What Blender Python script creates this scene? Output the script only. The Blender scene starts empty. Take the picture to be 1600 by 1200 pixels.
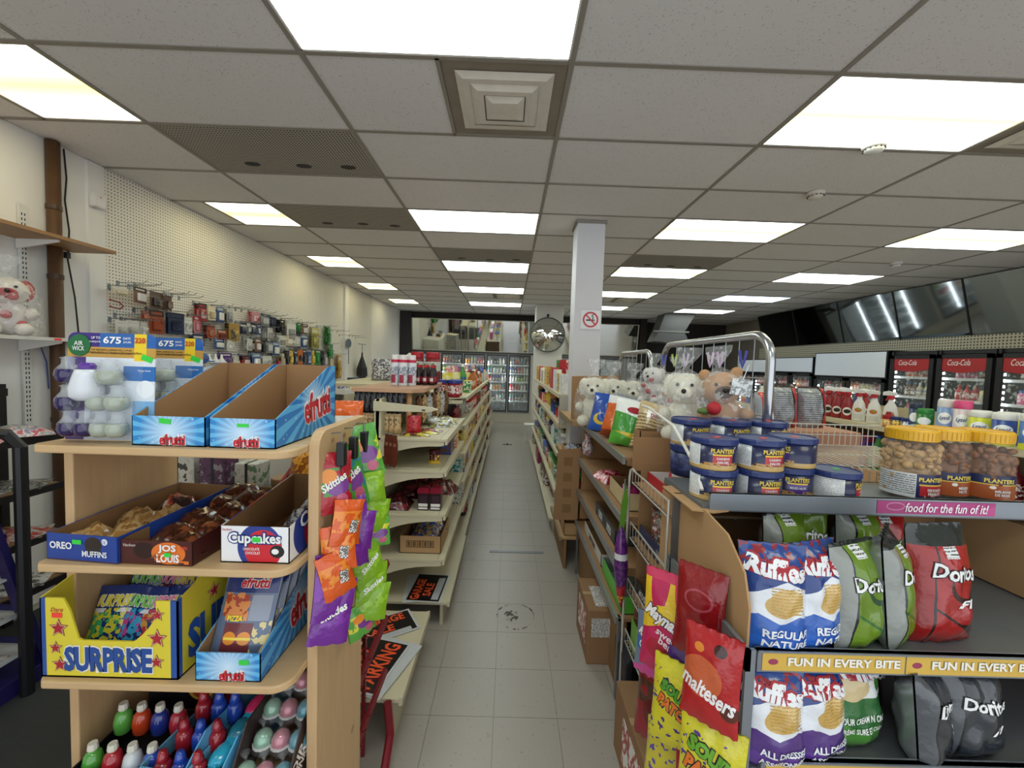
import bpy, math, random
from mathutils import Vector, Matrix, noise as mnoise
random.seed(11)
SC = bpy.context.scene
COL = SC.collection
# ------------------------------------------------------------------ camera
PITCH, YAW, ROLL, FPX, CAMH = .0512, .0079, .03273, 630.42, 1.69
_f = Vector((math.sin(YAW)*math.cos(PITCH), math.cos(YAW)*math.cos(PITCH), -math.sin(PITCH)))
_r = Vector((math.cos(YAW), -math.sin(YAW), 0)); _d = _f.cross(_r)
_r2 = _r*math.cos(ROLL) - _d*math.sin(ROLL); _u2 = -_f.cross(_r2)
cam = bpy.data.cameras.new('camera'); cam.sensor_width = 36; cam.lens = FPX/1600*36; cam.clip_start = .05
camo = bpy.data.objects.new('camera', cam); COL.objects.link(camo)
camo.matrix_world = Matrix(((_r2.x, _u2.x, -_f.x, 0), (_r2.y, _u2.y, -_f.y, 0), (_r2.z, _u2.z, -_f.z, CAMH), (0, 0, 0, 1)))
SC.camera = camo
# ------------------------------------------------------------------ world (daylight through the open shop front behind the camera)
W = bpy.data.worlds.new('world'); SC.world = W; W.use_nodes = True
W.node_tree.nodes['Background'].inputs[0].default_value = (.90, .95, 1.0, 1)
W.node_tree.nodes['Background'].inputs[1].default_value = .85
SC.view_settings.view_transform = 'Standard'; SC.view_settings.look = 'None'
SC.view_settings.gamma = 1; SC.view_settings.use_curve_mapping = False
SC.view_settings.exposure = .88
LIGHT_E = 3.9
# ------------------------------------------------------------------ materials
def lin(h):
    if not isinstance(h, str): return tuple(h)
    h = h.lstrip('#'); c = [int(h[i:i+2], 16)/255 for i in (0, 2, 4)]
    return tuple(x/12.92 if x <= .04045 else ((x+.055)/1.055)**2.4 for x in c)
MATS = {}
class NT:
    def __init__(s, name):
        s.m = bpy.data.materials.new(name); s.m.use_nodes = True; s.t = s.m.node_tree
        s.b = s.t.nodes['Principled BSDF']
    def n(s, typ, **k):
        x = s.t.nodes.new(typ)
        for a, v in k.items(): setattr(x, a, v)
        return x
    def l(s, a, b): s.t.links.new(a, b)
    def math(s, op, a, b=None, clamp=False):
        x = s.n('ShaderNodeMath', operation=op, use_clamp=clamp)
        for i, v in enumerate((a, b)):
            if v is None: continue
            if isinstance(v, (int, float)): x.inputs[i].default_value = v
            else: s.l(v, x.inputs[i])
        return x.outputs[0]
    def mix(s, fac, a, b, blend='MIX'):
        x = s.n('ShaderNodeMix', data_type='RGBA', blend_type=blend)
        for sock, v in ((x.inputs[0], fac), (x.inputs[6], a), (x.inputs[7], b)):
            if isinstance(v, (int, float)): sock.default_value = v
            elif isinstance(v, tuple): sock.default_value = (*v[:3], 1)
            else: s.l(v, sock)
        return x.outputs[2]
    def obj(s): return s.n('ShaderNodeTexCoord').outputs['Object']
    def gen(s): return s.n('ShaderNodeTexCoord').outputs['Generated']
    def noise(s, scale, detail=2, vec=None, rough=.5):
        x = s.n('ShaderNodeTexNoise'); x.inputs['Scale'].default_value = scale; x.inputs['Detail'].default_value = detail
        x.inputs['Roughness'].default_value = rough
        s.l(vec if vec else s.obj(), x.inputs['Vector']); return x.outputs['Fac']
    def ramp(s, fac, stops, interp='LINEAR'):
        x = s.n('ShaderNodeValToRGB'); cr = x.color_ramp; cr.interpolation = interp
        while len(cr.elements) < len(stops): cr.elements.new(.5)
        for e, (p, c) in zip(cr.elements, stops): e.position = p; e.color = (*lin(c), 1)
        s.l(fac, x.inputs[0]); return x.outputs[0]
    def sep(s, v):
        x = s.n('ShaderNodeSeparateXYZ'); s.l(v, x.inputs[0]); return x.outputs
    def bump(s, h, strength=.3, dist=.002):
        x = s.n('ShaderNodeBump'); x.inputs['Strength'].default_value = strength; x.inputs['Distance'].default_value = dist
        s.l(h, x.inputs['Height']); s.l(x.outputs[0], s.b.inputs['Normal'])
    def fin(s, col, rough=.5, metal=0, **k):
        if isinstance(col, tuple): s.b.inputs['Base Color'].default_value = (*col[:3], 1)
        elif col is not None: s.l(col, s.b.inputs['Base Color'])
        s.b.inputs['Roughness'].default_value = rough; s.b.inputs['Metallic'].default_value = metal
        for a, v in k.items(): s.b.inputs[a.replace('_', ' ')].default_value = v
        return s.m
def mt(h, rough=.5, metal=0, var=.10, scale=14, alpha=1, coat=0):
    """plain procedural colour with a faint mottling"""
    key = ('mt', h, rough, metal, var, scale, alpha, coat)
    if key in MATS: return MATS[key]
    s = NT('paint_' + str(h).lstrip('#')); c = lin(h)
    f = s.noise(scale, 3)
    col = s.mix(f, tuple(min(1, x*(1+var)) for x in c), tuple(x*(1-var) for x in c))
    m = s.fin(col, rough, metal, Alpha=alpha, Coat_Weight=coat)
    MATS[key] = m; return m
def mprint(cols, scale=20, rough=.4, stretch=(1, 1, 1), seed=0, soft=False):
    """busy small print: blotches of several flat colours"""
    key = ('pr', tuple(cols), scale, rough, stretch, seed, soft)
    if key in MATS: return MATS[key]
    s = NT('small_print')
    mp = s.n('ShaderNodeMapping'); mp.inputs['Scale'].default_value = stretch; mp.inputs['Location'].default_value = (seed*3.7, seed*1.3, seed*2.1)
    s.l(s.obj(), mp.inputs['Vector'])
    f = s.noise(scale, 3, mp.outputs[0], .6)
    n = len(cols); st = [(0 if i == 0 else .32 + .36*i/n, c) for i, c in enumerate(cols)]
    m = s.fin(s.ramp(f, st, 'LINEAR' if soft else 'CONSTANT'), rough, Coat_Weight=.4 if soft else 0)
    if soft: s.bump(s.noise(scale*1.6, 3), .5, .006)
    MATS[key] = m; return m
def shapes(name, base, items, rough=.35, coat=0, axes='xz', wr=0, rays=None, metal=0):
    """flat print in the object's own coordinates: rect / ell / half(a,b,c: a*x+b*z>c) laid over a base colour"""
    key = ('sh', name)
    if key in MATS: return MATS[key]
    s = NT('print_' + name); o = s.sep(s.obj())
    X = o['XYZ'.index(axes[0].upper())]; Z = o['XYZ'.index(axes[1].upper())]
    col = lin(base)
    if rays:
        cx, cz, n, c2 = rays
        a = s.math('ARCTAN2', s.math('SUBTRACT', Z, cz), s.math('SUBTRACT', X, cx))
        w = s.math('GREATER_THAN', s.math('SINE', s.math('MULTIPLY', a, n)), 0.0)
        dx = s.math('SUBTRACT', X, cx); dz = s.math('SUBTRACT', Z, cz)
        r = s.math('SQRT', s.math('ADD', s.math('MULTIPLY', dx, dx), s.math('MULTIPLY', dz, dz)))
        col = s.mix(w, lin(base), lin(c2))
        glow = s.math('SUBTRACT', 1.0, s.math('MULTIPLY', r, 14.0), True)
        col = s.mix(glow, col, lin('#cfe9fb'))
        v = s.n('ShaderNodeTexVoronoi'); v.inputs['Scale'].default_value = 42; s.l(s.obj(), v.inputs['Vector'])
        col = s.mix(s.math('MULTIPLY', s.math('LESS_THAN', v.outputs['Distance'], .13), .55), col, lin('#bfe3fa'))
    for it in items:
        k = it[0]
        if k == 'rect':
            _, x0, x1, z0, z1, c = it
            f = s.math('MULTIPLY', s.math('LESS_THAN', s.math('ABSOLUTE', s.math('SUBTRACT', X, (x0+x1)/2)), (x1-x0)/2),
                       s.math('LESS_THAN', s.math('ABSOLUTE', s.math('SUBTRACT', Z, (z0+z1)/2)), (z1-z0)/2))
        elif k == 'ell':
            _, cx, cz, rx, rz, c = it
            a = s.math('DIVIDE', s.math('SUBTRACT', X, cx), rx); b = s.math('DIVIDE', s.math('SUBTRACT', Z, cz), rz)
            f = s.math('LESS_THAN', s.math('ADD', s.math('MULTIPLY', a, a), s.math('MULTIPLY', b, b)), 1.0)
        elif k == 'half':
            _, a, b, cc, c = it
            f = s.math('GREATER_THAN', s.math('ADD', s.math('MULTIPLY', X, a), s.math('MULTIPLY', Z, b)), cc)
        elif k == 'zig':      # below a zig-zag line z < z0 + amp*tri(x)
            _, z0, amp, per, c = it
            t = s.math('MULTIPLY', s.math('PINGPONG', X, per), amp/per)
            f = s.math('LESS_THAN', s.math('SUBTRACT', Z, t), z0)
        elif k == 'blot':     # blotchy band between z0 and z1
            _, x0, x1, z0, z1, sc, c = it[:7]
            f = s.math('MULTIPLY', s.math('LESS_THAN', s.math('ABSOLUTE', s.math('SUBTRACT', X, (x0+x1)/2)), (x1-x0)/2),
                       s.math('LESS_THAN', s.math('ABSOLUTE', s.math('SUBTRACT', Z, (z0+z1)/2)), (z1-z0)/2))
            f = s.math('MULTIPLY', f, s.math('GREATER_THAN', s.noise(sc, 2), it[7] if len(it) > 7 else .5))
        elif k == 'lines':    # rows of fine text lines
            _, x0, x1, z0, z1, n, c = it
            f = s.math('MULTIPLY', s.math('LESS_THAN', s.math('ABSOLUTE', s.math('SUBTRACT', X, (x0+x1)/2)), (x1-x0)/2),
                       s.math('LESS_THAN', s.math('ABSOLUTE', s.math('SUBTRACT', Z, (z0+z1)/2)), (z1-z0)/2))
            g = s.math('GREATER_THAN', s.math('SINE', s.math('MULTIPLY', Z, 6.283*n/(z1-z0))), .1)
            f = s.math('MULTIPLY', s.math('MULTIPLY', f, g), s.math('GREATER_THAN', s.noise(240, 1), .42))
        col = s.mix(f, col, lin(c))
    if wr: s.bump(s.noise(wr, 3), .75, .006)
    m = s.fin(col, rough, metal, Coat_Weight=coat)
    MATS[key] = m; return m
def wood(name, c1, c2, rough=.45, scale=1.6, axis=(1, 14, 1), knots=True):
    if name in MATS: return MATS[name]
    s = NT(name); mp = s.n('ShaderNodeMapping'); mp.inputs['Scale'].default_value = axis; s.l(s.obj(), mp.inputs['Vector'])
    f = s.noise(scale*3, 4, mp.outputs[0], .6)
    col = s.mix(f, lin(c1), lin(c2))
    if knots:
        v = s.n('ShaderNodeTexVoronoi'); v.inputs['Scale'].default_value = 5.5; s.l(s.obj(), v.inputs['Vector'])
        k = s.math('LESS_THAN', v.outputs['Distance'], .075)
        col = s.mix(s.math('MULTIPLY', k, .55), col, lin('#7a4f2c'))
    MATS[name] = s.fin(col, rough); return MATS[name]
def glass_like(name, c, alpha=.25, rough=.08, fleck=.22):
    if name in MATS: return MATS[name]
    s = NT(name); f = s.noise(30, 3)
    s.bump(s.noise(45, 3), .6, .006)
    a = s.math('ADD', s.math('MULTIPLY', s.math('GREATER_THAN', f, .58), fleck), alpha)
    s.l(a, s.b.inputs['Alpha'])
    MATS[name] = s.fin(lin(c), rough); return MATS[name]
def dots(s, vec, axes, pitch, rad):
    o = s.sep(vec); q = []
    for a in axes:
        d = s.math('SUBTRACT', s.math('FRACT', s.math('DIVIDE', o['xyz'.index(a)], pitch)), .5); q.append(s.math('MULTIPLY', d, d))
    return s.math('LESS_THAN', s.math('ADD', *q), rad*rad)
def emit(name, c, e):
    if name in MATS: return MATS[name]
    s = NT(name); s.b.inputs['Emission Color'].default_value = (*lin(c), 1); s.b.inputs['Emission Strength'].default_value = e
    MATS[name] = s.fin(lin(c), .4); return MATS[name]
# ------------------------------------------------------------------ mesh builder
class MB:
    def __init__(s): s.v, s.f, s.m = [], [], []
    def add(s, vs, fs, mi=0):
        b = len(s.v); s.v += [tuple(p) for p in vs]
        for i, f in enumerate(fs):
            s.f.append([b+k for k in f]); s.m.append(mi[i] if isinstance(mi, list) else mi)
        return s
    def box(s, x0, x1, y0, y1, z0, z1, mi=0):
        v = [(x, y, z) for z in (z0, z1) for y in (y0, y1) for x in (x0, x1)]
        # faces order: bottom, top, front(-y), right(+x), back(+y), left(-x)
        return s.add(v, [(0, 2, 3, 1), (4, 5, 7, 6), (0, 1, 5, 4), (1, 3, 7, 5), (3, 2, 6, 7), (2, 0, 4, 6)], mi)
    def prism(s, poly, axis, a, b, mi=0):
        n = len(poly)
        def P(p, t):
            return {'x': (t, p[0], p[1]), 'y': (p[0], t, p[1]), 'z': (p[0], p[1], t)}[axis]
        v = [P(p, a) for p in poly] + [P(p, b) for p in poly]
        f = [tuple(range(n))[::-1], tuple(range(n, 2*n))] + [(i, (i+1) % n, n+(i+1) % n, n+i) for i in range(n)]
        return s.add(v, f, mi)
    def lathe(s, prof, n=16, c=(0, 0, 0), mi=0, sx=1, sy=1):
        vs, fs, ms = [], [], []
        for r, z, *_ in prof:
            for k in range(n):
                a = 2*math.pi*k/n; vs.append((c[0]+sx*r*math.cos(a), c[1]+sy*r*math.sin(a), c[2]+z))
        for j in range(len(prof)-1):
            m = prof[j][2] if len(prof[j]) > 2 else mi
            for k in range(n):
                fs.append((j*n+k, j*n+(k+1) % n, (j+1)*n+(k+1) % n, (j+1)*n+k)); ms.append(m)
        fs.append(tuple(range(n))[::-1]); ms.append(prof[0][2] if len(prof[0]) > 2 else mi)
        fs.append(tuple(range((len(prof)-1)*n, len(prof)*n))); ms.append(prof[-1][2] if len(prof[-1]) > 2 else mi)
        return s.add(vs, fs, ms)
    def tube(s, pts, r, n=6, mi=0):
        pts = [Vector(p) for p in pts]; vs = []; fs = []
        t0 = (pts[1]-pts[0]).normalized(); ref = Vector((0, 0, 1)) if abs(t0.z) < .9 else Vector((1, 0, 0))
        nrm = t0.cross(ref).normalized()
        for i, p in enumerate(pts):
            t = (pts[min(i+1, len(pts)-1)]-pts[max(i-1, 0)]).normalized()
            nrm = (nrm - t*nrm.dot(t)).normalized(); bn = t.cross(nrm)
            for k in range(n):
                a = 2*math.pi*k/n; vs.append(p + nrm*r*math.cos(a) + bn*r*math.sin(a))
        for i in range(len(pts)-1):
            for k in range(n): fs.append((i*n+k, i*n+(k+1) % n, (i+1)*n+(k+1) % n, (i+1)*n+k))
        fs += [tuple(range(n))[::-1], tuple(range((len(pts)-1)*n, len(pts)*n))]
        return s.add(vs, fs, mi)
    def bar(s, a, b, w, h=None, mi=0):
        """square bar between two points"""
        a, b = Vector(a), Vector(b); t = (b-a).normalized(); h = h or w
        up = Vector((0, 0, 1)) if abs(t.z) < .95 else Vector((1, 0, 0)); sd = t.cross(up).normalized(); up = sd.cross(t)
        v = [p + sd*w/2*i + up*h/2*j for p in (a, b) for i, j in ((-1, -1), (1, -1), (1, 1), (-1, 1))]
        return s.add(v, [(3, 2, 1, 0), (4, 5, 6, 7), (0, 1, 5, 4), (1, 2, 6, 5), (2, 3, 7, 6), (3, 0, 4, 7)], mi)
    def ball(s, c, r, n=10, mi=0, sx=1, sy=1, sz=1):
        pr = [(r*math.sin(math.pi*j/8)+1e-5, -r*math.cos(math.pi*j/8)*sz) for j in range(9)]
        return s.lathe(pr, n, c, mi, sx, sy)
    def build(s, name, mats, parent=None, loc=None, rot=None, smooth=False, bevel=0):
        me = bpy.data.meshes.new(name); me.from_pydata(s.v, [], s.f)
        for m in (mats if isinstance(mats, (list, tuple)) else [mats]): me.materials.append(m)
        for p, m in zip(me.polygons, s.m): p.material_index = m; p.use_smooth = smooth
        me.update()
        o = bpy.data.objects.new(name, me); COL.objects.link(o)
        if parent: o.parent = parent
        if loc: o.location = loc
        if rot: o.rotation_euler = rot
        if bevel:
            b = o.modifiers.new('bevel', 'BEVEL'); b.width = bevel; b.segments = 2; b.limit_method = 'ANGLE'
        return o
def tag(o, label, cat, group=None, kind=None):
    if label: o['label'] = label
    if cat: o['category'] = cat
    if group: o['group'] = group
    if kind: o['kind'] = kind
    return o
def thing(name, label, cat, loc=(0, 0, 0), rz=0, group=None, rot=None):
    o = bpy.data.objects.new(name, None); COL.objects.link(o); o.location = loc; o.rotation_euler = rot or (0, 0, rz)
    o.empty_display_size = .05
    return tag(o, label, cat, group)
def struct(o): o['kind'] = 'structure'; return o
def copy_tree(o, parent=None):
    c = o.copy(); COL.objects.link(c)
    if parent: c.parent = parent
    for ch in list(o.children): copy_tree(ch, c)
    return c
# ------------------------------------------------------------------ lettering
_TX = {}
def glyphs(s, bold=0.0, shear=0.0):
    k = (s, bold, shear)
    if k not in _TX:
        cu = bpy.data.curves.new('t', 'FONT'); cu.body = s; cu.offset = bold; cu.shear = shear; cu.resolution_u = 2
        cu.align_x = 'CENTER'
        ob = bpy.data.objects.new('t', cu); me = bpy.data.meshes.new_from_object(ob)
        v = [tuple(p.co) for p in me.vertices]; f = [tuple(p.vertices) for p in me.polygons]
        bpy.data.objects.remove(ob); bpy.data.curves.remove(cu); bpy.data.meshes.remove(me)
        x0 = min(p[0] for p in v); x1 = max(p[0] for p in v); y0 = min(p[1] for p in v); y1 = max(p[1] for p in v)
        _TX[k] = ([((p[0]-(x0+x1)/2)/(x1-x0), (p[1]-(y0+y1)/2)/(y1-y0)) for p in v], f)
    return _TX[k]
def text(s, w, h, mat, parent, fn=None, at=(0, 0), y=-.001, bold=0.01, shear=0, outline=None, ow=.06, rot=0, name='lettering'):
    """lettering of size w x h centred at `at` in the local x-z plane; fn bends (x,z,offset) onto a surface"""
    out = []
    for q, (mm, bb, off) in enumerate(([(outline, bold+ow, 0)] if outline else []) + [(mat, bold, .0008)]):
        v, f = glyphs(s, bb, shear)
        gr = 1+ow*.55 if (outline and q == 0) else 1
        gh = 1+ow*2.2 if (outline and q == 0) else 1
        ca, sa = math.cos(rot), math.sin(rot); P = []
        for px, pz in v:
            a, b = px*w*gr, pz*h*gh; xx, zz = at[0]+a*ca-b*sa, at[1]+a*sa+b*ca
            P.append(fn(xx, zz, off) if fn else (xx, y-off, zz))
        b_ = MB(); b_.add(P, f); out.append(b_.build(name, mm, parent))
    return out
# ================================================================== THE SETTING
CZ = 3.05; GX, GY, CW, CD = -2.2003, 1.8849, 1.2192, .6096
WL, WR, WB, WF = -3.08, 6.5, 12.2, -1.6          # left wall, right wall, back wall, shop front
WHITE = mt('#e8e7e4', .6, var=.03, scale=3); CREAM = mt('#c9c1a4', .45, var=.05, scale=5); CREAMD = mt('#b3ab90', .5, var=.06, scale=6)
BLACK = mt('#16161a', .4, var=.15); DARK = mt('#26242a', .6, var=.15); GREYM = mt('#7d8084', .38, .6, var=.08); CHROME = mt('#b9bcc0', .22, .95, var=.05)
STEEL = mt('#8f9498', .35, .8, var=.06); BROWND = mt('#2a2320', .7, var=.15)
PINE = wood('pine', '#d3b48a', '#bd9a6c', axis=(1.2, 9, 9)); PINEV = wood('pine_upright', '#d0b087', '#b99568', axis=(9, 9, 1.0))
CARD = mt('#9b7650', .8, var=.07, scale=6); CARDD = mt('#87653f', .85, var=.08, scale=6); CARDL = mt('#b08c62', .8, var=.06, scale=8)
CLEAR = glass_like('clear_film', '#eef2f4', .06, .06, .10); JARG = glass_like('jar_glass', '#f2f4f2', .07, .04, .0); GREENT = mt('#35d043', .5, var=.05); REDT = mt('#f4433a', .5, var=.05)
# floor: base with drawn joints, near tiles built one by one
def floor_mat(joints):
    s = NT('floor_tile_vinyl' + ('_joints' if joints else '')); o = s.n('ShaderNodeNewGeometry').outputs['Position']
    f = s.noise(1.3, 4, o); col = s.mix(f, lin('#968e84'), lin('#a8a197'))
    g = s.noise(60, 2, o); col = s.mix(s.math('MULTIPLY', s.math('GREATER_THAN', g, .69), .55), col, lin('#6d675f'))
    h = s.noise(9, 5, o, .7); col = s.mix(s.math('MULTIPLY', s.math('GREATER_THAN', h, .66), .25), col, lin('#7d776d'))
    if joints:
        p = s.sep(o)
        fx = s.math('ABSOLUTE', s.math('SUBTRACT', s.math('FRACT', s.math('DIVIDE', s.math('SUBTRACT', p[0], -.3267-30*.3048), .3048)), .5))
        fy = s.math('ABSOLUTE', s.math('SUBTRACT', s.math('FRACT', s.math('DIVIDE', s.math('SUBTRACT', p[1], 1.845-30*.3048), .3048)), .5))
        j = s.math('GREATER_THAN', s.math('MAXIMUM', fx, fy), .494)
        col = s.mix(s.math('MULTIPLY', j, .75), col, lin('#5a554e'))
    return s.fin(col, .32)
FLOORJ, FLOORT = floor_mat(True), floor_mat(False)
fl = struct(MB().box(WL-.1, WR+.1, WF, WB+.1, -.1, -.003).build('floor', FLOORJ)); fl['label'] = 'beige vinyl tile floor of the shop aisle'
tm = None
for i in range(-3, 6):
    for j in range(-3, 15):
        x, y = -.3267+.3048*i, 1.845+.3048*j
        if tm is None:
            t = MB().box(.0012, .3036, .0012, .3036, -.003, 0).build('floor_tile', FLOORT, fl, (x, y, 0)); tm = t
        else:
            t = tm.copy(); COL.objects.link(t); t.location = (x, y, 0)
        t.rotation_euler = (0, 0, 0)
MATD = mt('#2b2d2d', .9, var=.25, scale=60)
tag(MB().box(-3.0, -.84, .6, 3.0, .0005, .006).build('floor_mat', MATD), 'dark charcoal mat on the floor left of the pine display', 'mat')
tag(MB().prism([(-.125, 3.52), (.36, 3.52), (.36, 3.556), (-.125, 3.556)], 'z', .0005, .004).build('metal_strip', GREYM), 'flat grey strip lying across the aisle floor', 'strip')
# worn round stain in the vinyl
s = NT('floor_stain'); o_ = s.obj(); nz = s.noise(22, 4, o_, .7)
s.l(s.math('MULTIPLY', s.math('GREATER_THAN', nz, .5), .85), s.b.inputs['Alpha']); STAIN = s.fin(lin('#4a453e'), .6)
b = MB(); N = 40
for k in range(N):
    a0, a1 = 2*math.pi*k/N, 2*math.pi*(k+1)/N
    r0, r1 = .118, .124+.006*math.sin(3*a0)
    b.add([(r*math.cos(a)*1.02, r*math.sin(a)*1.1, 0) for a, r in ((a0, r0), (a0, r1), (a1, r1), (a1, r0))], [(0, 3, 2, 1)])
b.add([(.05*math.cos(2*math.pi*k/14)-.03, .06*math.sin(2*math.pi*k/14), 0) for k in range(14)], [tuple(range(14))])
b.build('ring_stain', STAIN, fl, (.095, 2.62, .0012))
b = MB(); b.lathe([(.03, 0), (.03, .006), (.012, .01), (.012, .03)], 12); b.box(-.1, .1, -.006, .006, 0, .01)
tag(b.build('floor_socket', DARK, None, (.01, 8.3, .0005)), 'small dark socket plate in the far aisle floor', 'socket')
# ceiling: slab, grid bars, panels one by one
s = NT('ceiling_panel'); wp = s.n('ShaderNodeNewGeometry').outputs['Position']; f = s.noise(150, 2, wp); g = s.noise(30, 3, wp)
pit = s.math('MULTIPLY', s.math('GREATER_THAN', f, .66), s.math('GREATER_THAN', g, .45))
col = s.mix(s.noise(.9, 3, wp), lin('#d3d1d0'), lin('#e0dfdf')); col = s.mix(s.math('MULTIPLY', pit, .6), col, lin('#6f6a63')); TILEC = s.fin(col, .85)
BARM = mt('#8d877e', .5, var=.06)
ce = struct(MB().box(WL-.1, WR+.1, WF, WB+.1, CZ+.03, CZ+.1).build('ceiling', mt('#57544f', .9))); ce['label'] = 'suspended ceiling of pitted white panels in a metal grid'
LIGHTS = [(1, -1, 'w'), (-1, 0, 'y'), (3, 0, 'm'), (5, 0, 'm'), (-1, 3, 'y'), (1, 3, 'w'), (3, 3, 'm'), (5, 3, 'm'), (-1, 6, 'y'), (1, 6, 'w'), (3, 6, 'm'), (5, 6, 'w'),
          (-1, 9, 'y'), (1, 9, 'w'), (3, 9, 'm'), (5, 9, 'b'), (-1, 12, 'y'), (1, 12, 'w'), (3, 12, 'm'), (5, 12, 'w'), (1, -4, 'w'), (-1, -3, 'y'), (3, -3, 'm')]  # last panels listed: unseen, added behind the camera to light the foreground
GRILLES = [(0, 1), (0, 3), (1, 5), (3, 5)]
VENTS = [(1, 0, 1), (4, 0, 0), (1, 10, 1), (3, 10, 1)]       # half cells
cellx = lambda i: GX+CW*i; celly = lambda j: GY+CD*j
occ = {}
for i, j, k in LIGHTS: occ[(i, j)] = 'L'
for i, j in GRILLES: occ[(i, j)] = 'G'
for i, j, h in VENTS: occ[(i, j)] = ('V', h)
shared = {}
def ctile(x0, x1, j):
    w = round(x1-x0, 3)
    if w not in shared:
        o = MB().box(.008, w-.008, .008, CD-.008, 0, .016).build('ceiling_panel', TILEC, ce); shared[w] = o
    else:
        o = shared[w].copy(); COL.objects.link(o)
    o.location = (x0, celly(j), CZ)
for i in range(-1, 8):
    for j in range(-5, 17):
        x0, x1 = max(cellx(i), WL), min(cellx(i+1), WR)
        if x1-x0 < .05: continue
        q = occ.get((i, j))
        if q is None: ctile(x0, x1, j)
        elif q == 'L' and i == -1: ctile(x0, cellx(0)-.6096, j)
        elif isinstance(q, tuple):
            if q[1]: ctile(x0, x0+.6096, j)
            else: ctile(x0+.6096, x1, j)
b = MB()
for i in range(0, 8): b.box(cellx(i)-.012, cellx(i)+.012, WF, WB, CZ-.006, CZ+.002)
for j in range(-5, 18): b.box(WL, WR, celly(j)-.012, celly(j)+.012, CZ-.005, CZ+.002)
for i, j, h in VENTS: b.box(cellx(i)+.6096-.01, cellx(i)+.6096+.01, celly(j), celly(j+1), CZ-.005, CZ+.002)
for i, j, k in LIGHTS:
    if i == -1: b.box(cellx(0)-.6096-.01, cellx(0)-.6096+.01, celly(j), celly(j+1), CZ-.005, CZ+.002)
b.build('grid_bars', BARM, ce)
# lights
def diffuser_mat(name, edge, mid, e, streak):
    s = NT(name); p = s.sep(s.gen())
    d = s.math('ABSOLUTE', s.math('SUBTRACT', p[1], .5))          # 0 centre .. .5 edge: two tubes seen through the lens
    c = s.ramp(d, [(0, mid), (.28, edge), (.5, edge)] if not streak else [(0, streak), (.12, mid), (.34, edge), (.5, edge)])
    s.l(c, s.b.inputs['Emission Color']); s.b.inputs['Emission Strength'].default_value = e
    return s.fin(lin('#e8e8e0'), .4)
DIF = {'w': diffuser_mat('light_lens_cool', '#f6fffb', '#dff3ee', LIGHT_E, None), 'y': diffuser_mat('light_lens_yellowed', '#fff8dc', '#e6d166', LIGHT_E*.8, '#9c8f4e'),
       'm': diffuser_mat('light_lens_aged', '#f6fffa', '#e8dd7a', LIGHT_E*.9, '#8f8757'), 'b': diffuser_mat('light_lens_blue', '#c9e4ff', '#d6ecff', LIGHT_E*.9, None)}
desc = {'w': 'cool white', 'y': 'yellowed half size', 'm': 'slightly aged warm white', 'b': 'bluish white'}
colw = {-1: 'beside the left wall', 1: 'above the aisle', 3: 'right of the white column', 5: 'nearest the right mirrors'}
roww = {-4: 'behind the photographer', -3: 'behind the photographer', -1: 'nearest the camera', 0: 'in the front row', 3: 'in the second row', 6: 'in the third row', 9: 'in the fourth row', 12: 'in the last row'}
for i, j, k in LIGHTS:
    x0, x1 = cellx(i), cellx(i+1)
    if i == -1: x0 = cellx(0)-.6096
    t = thing('ceiling_light', f'{desc[k]} ceiling light panel {colw[i]} {roww[j]}', 'ceiling light', (x0, celly(j), CZ), group='ceiling light panels')
    w = x1-x0
    MB().box(.02, w-.02, .02, CD-.02, .001, .006).build('diffuser', DIF[k], t)
    fr = MB()
    for a in ((.01, w-.01, .01, .02), (.01, w-.01, CD-.02, CD-.01), (.01, .02, .01, CD-.01), (w-.02, w-.01, .01, CD-.01)): fr.box(*a, -.003, .03)
    fr.build('frame', WHITE, t)
s = NT('perforated_grille')
GRM = s.fin(s.mix(dots(s, s.obj(), 'xy', .02, .33), lin('#aaa49c'), lin('#2c2926')), .6)
for (i, j), w in zip(GRILLES, ('nearest the camera left of the aisle', 'in the second light row left of the aisle', 'above the aisle', 'right of the column')):
    t = thing('return_grille', f'grey perforated return air panel {w}', 'air grille', (cellx(i), celly(j), CZ), group='perforated ceiling grilles')
    MB().box(.012, CW-.012, .012, CD-.012, 0, .01).build('perforated_panel', GRM, t)
    for q in range(3):
        bb = MB(); bb.lathe([(.055, 0), (.055, .002)], 14, sy=.55); bb.build('dust_patch', DARK, t, (.3+.34*q+.05*random.random(), .5-.05*random.random(), -.0025))
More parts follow.
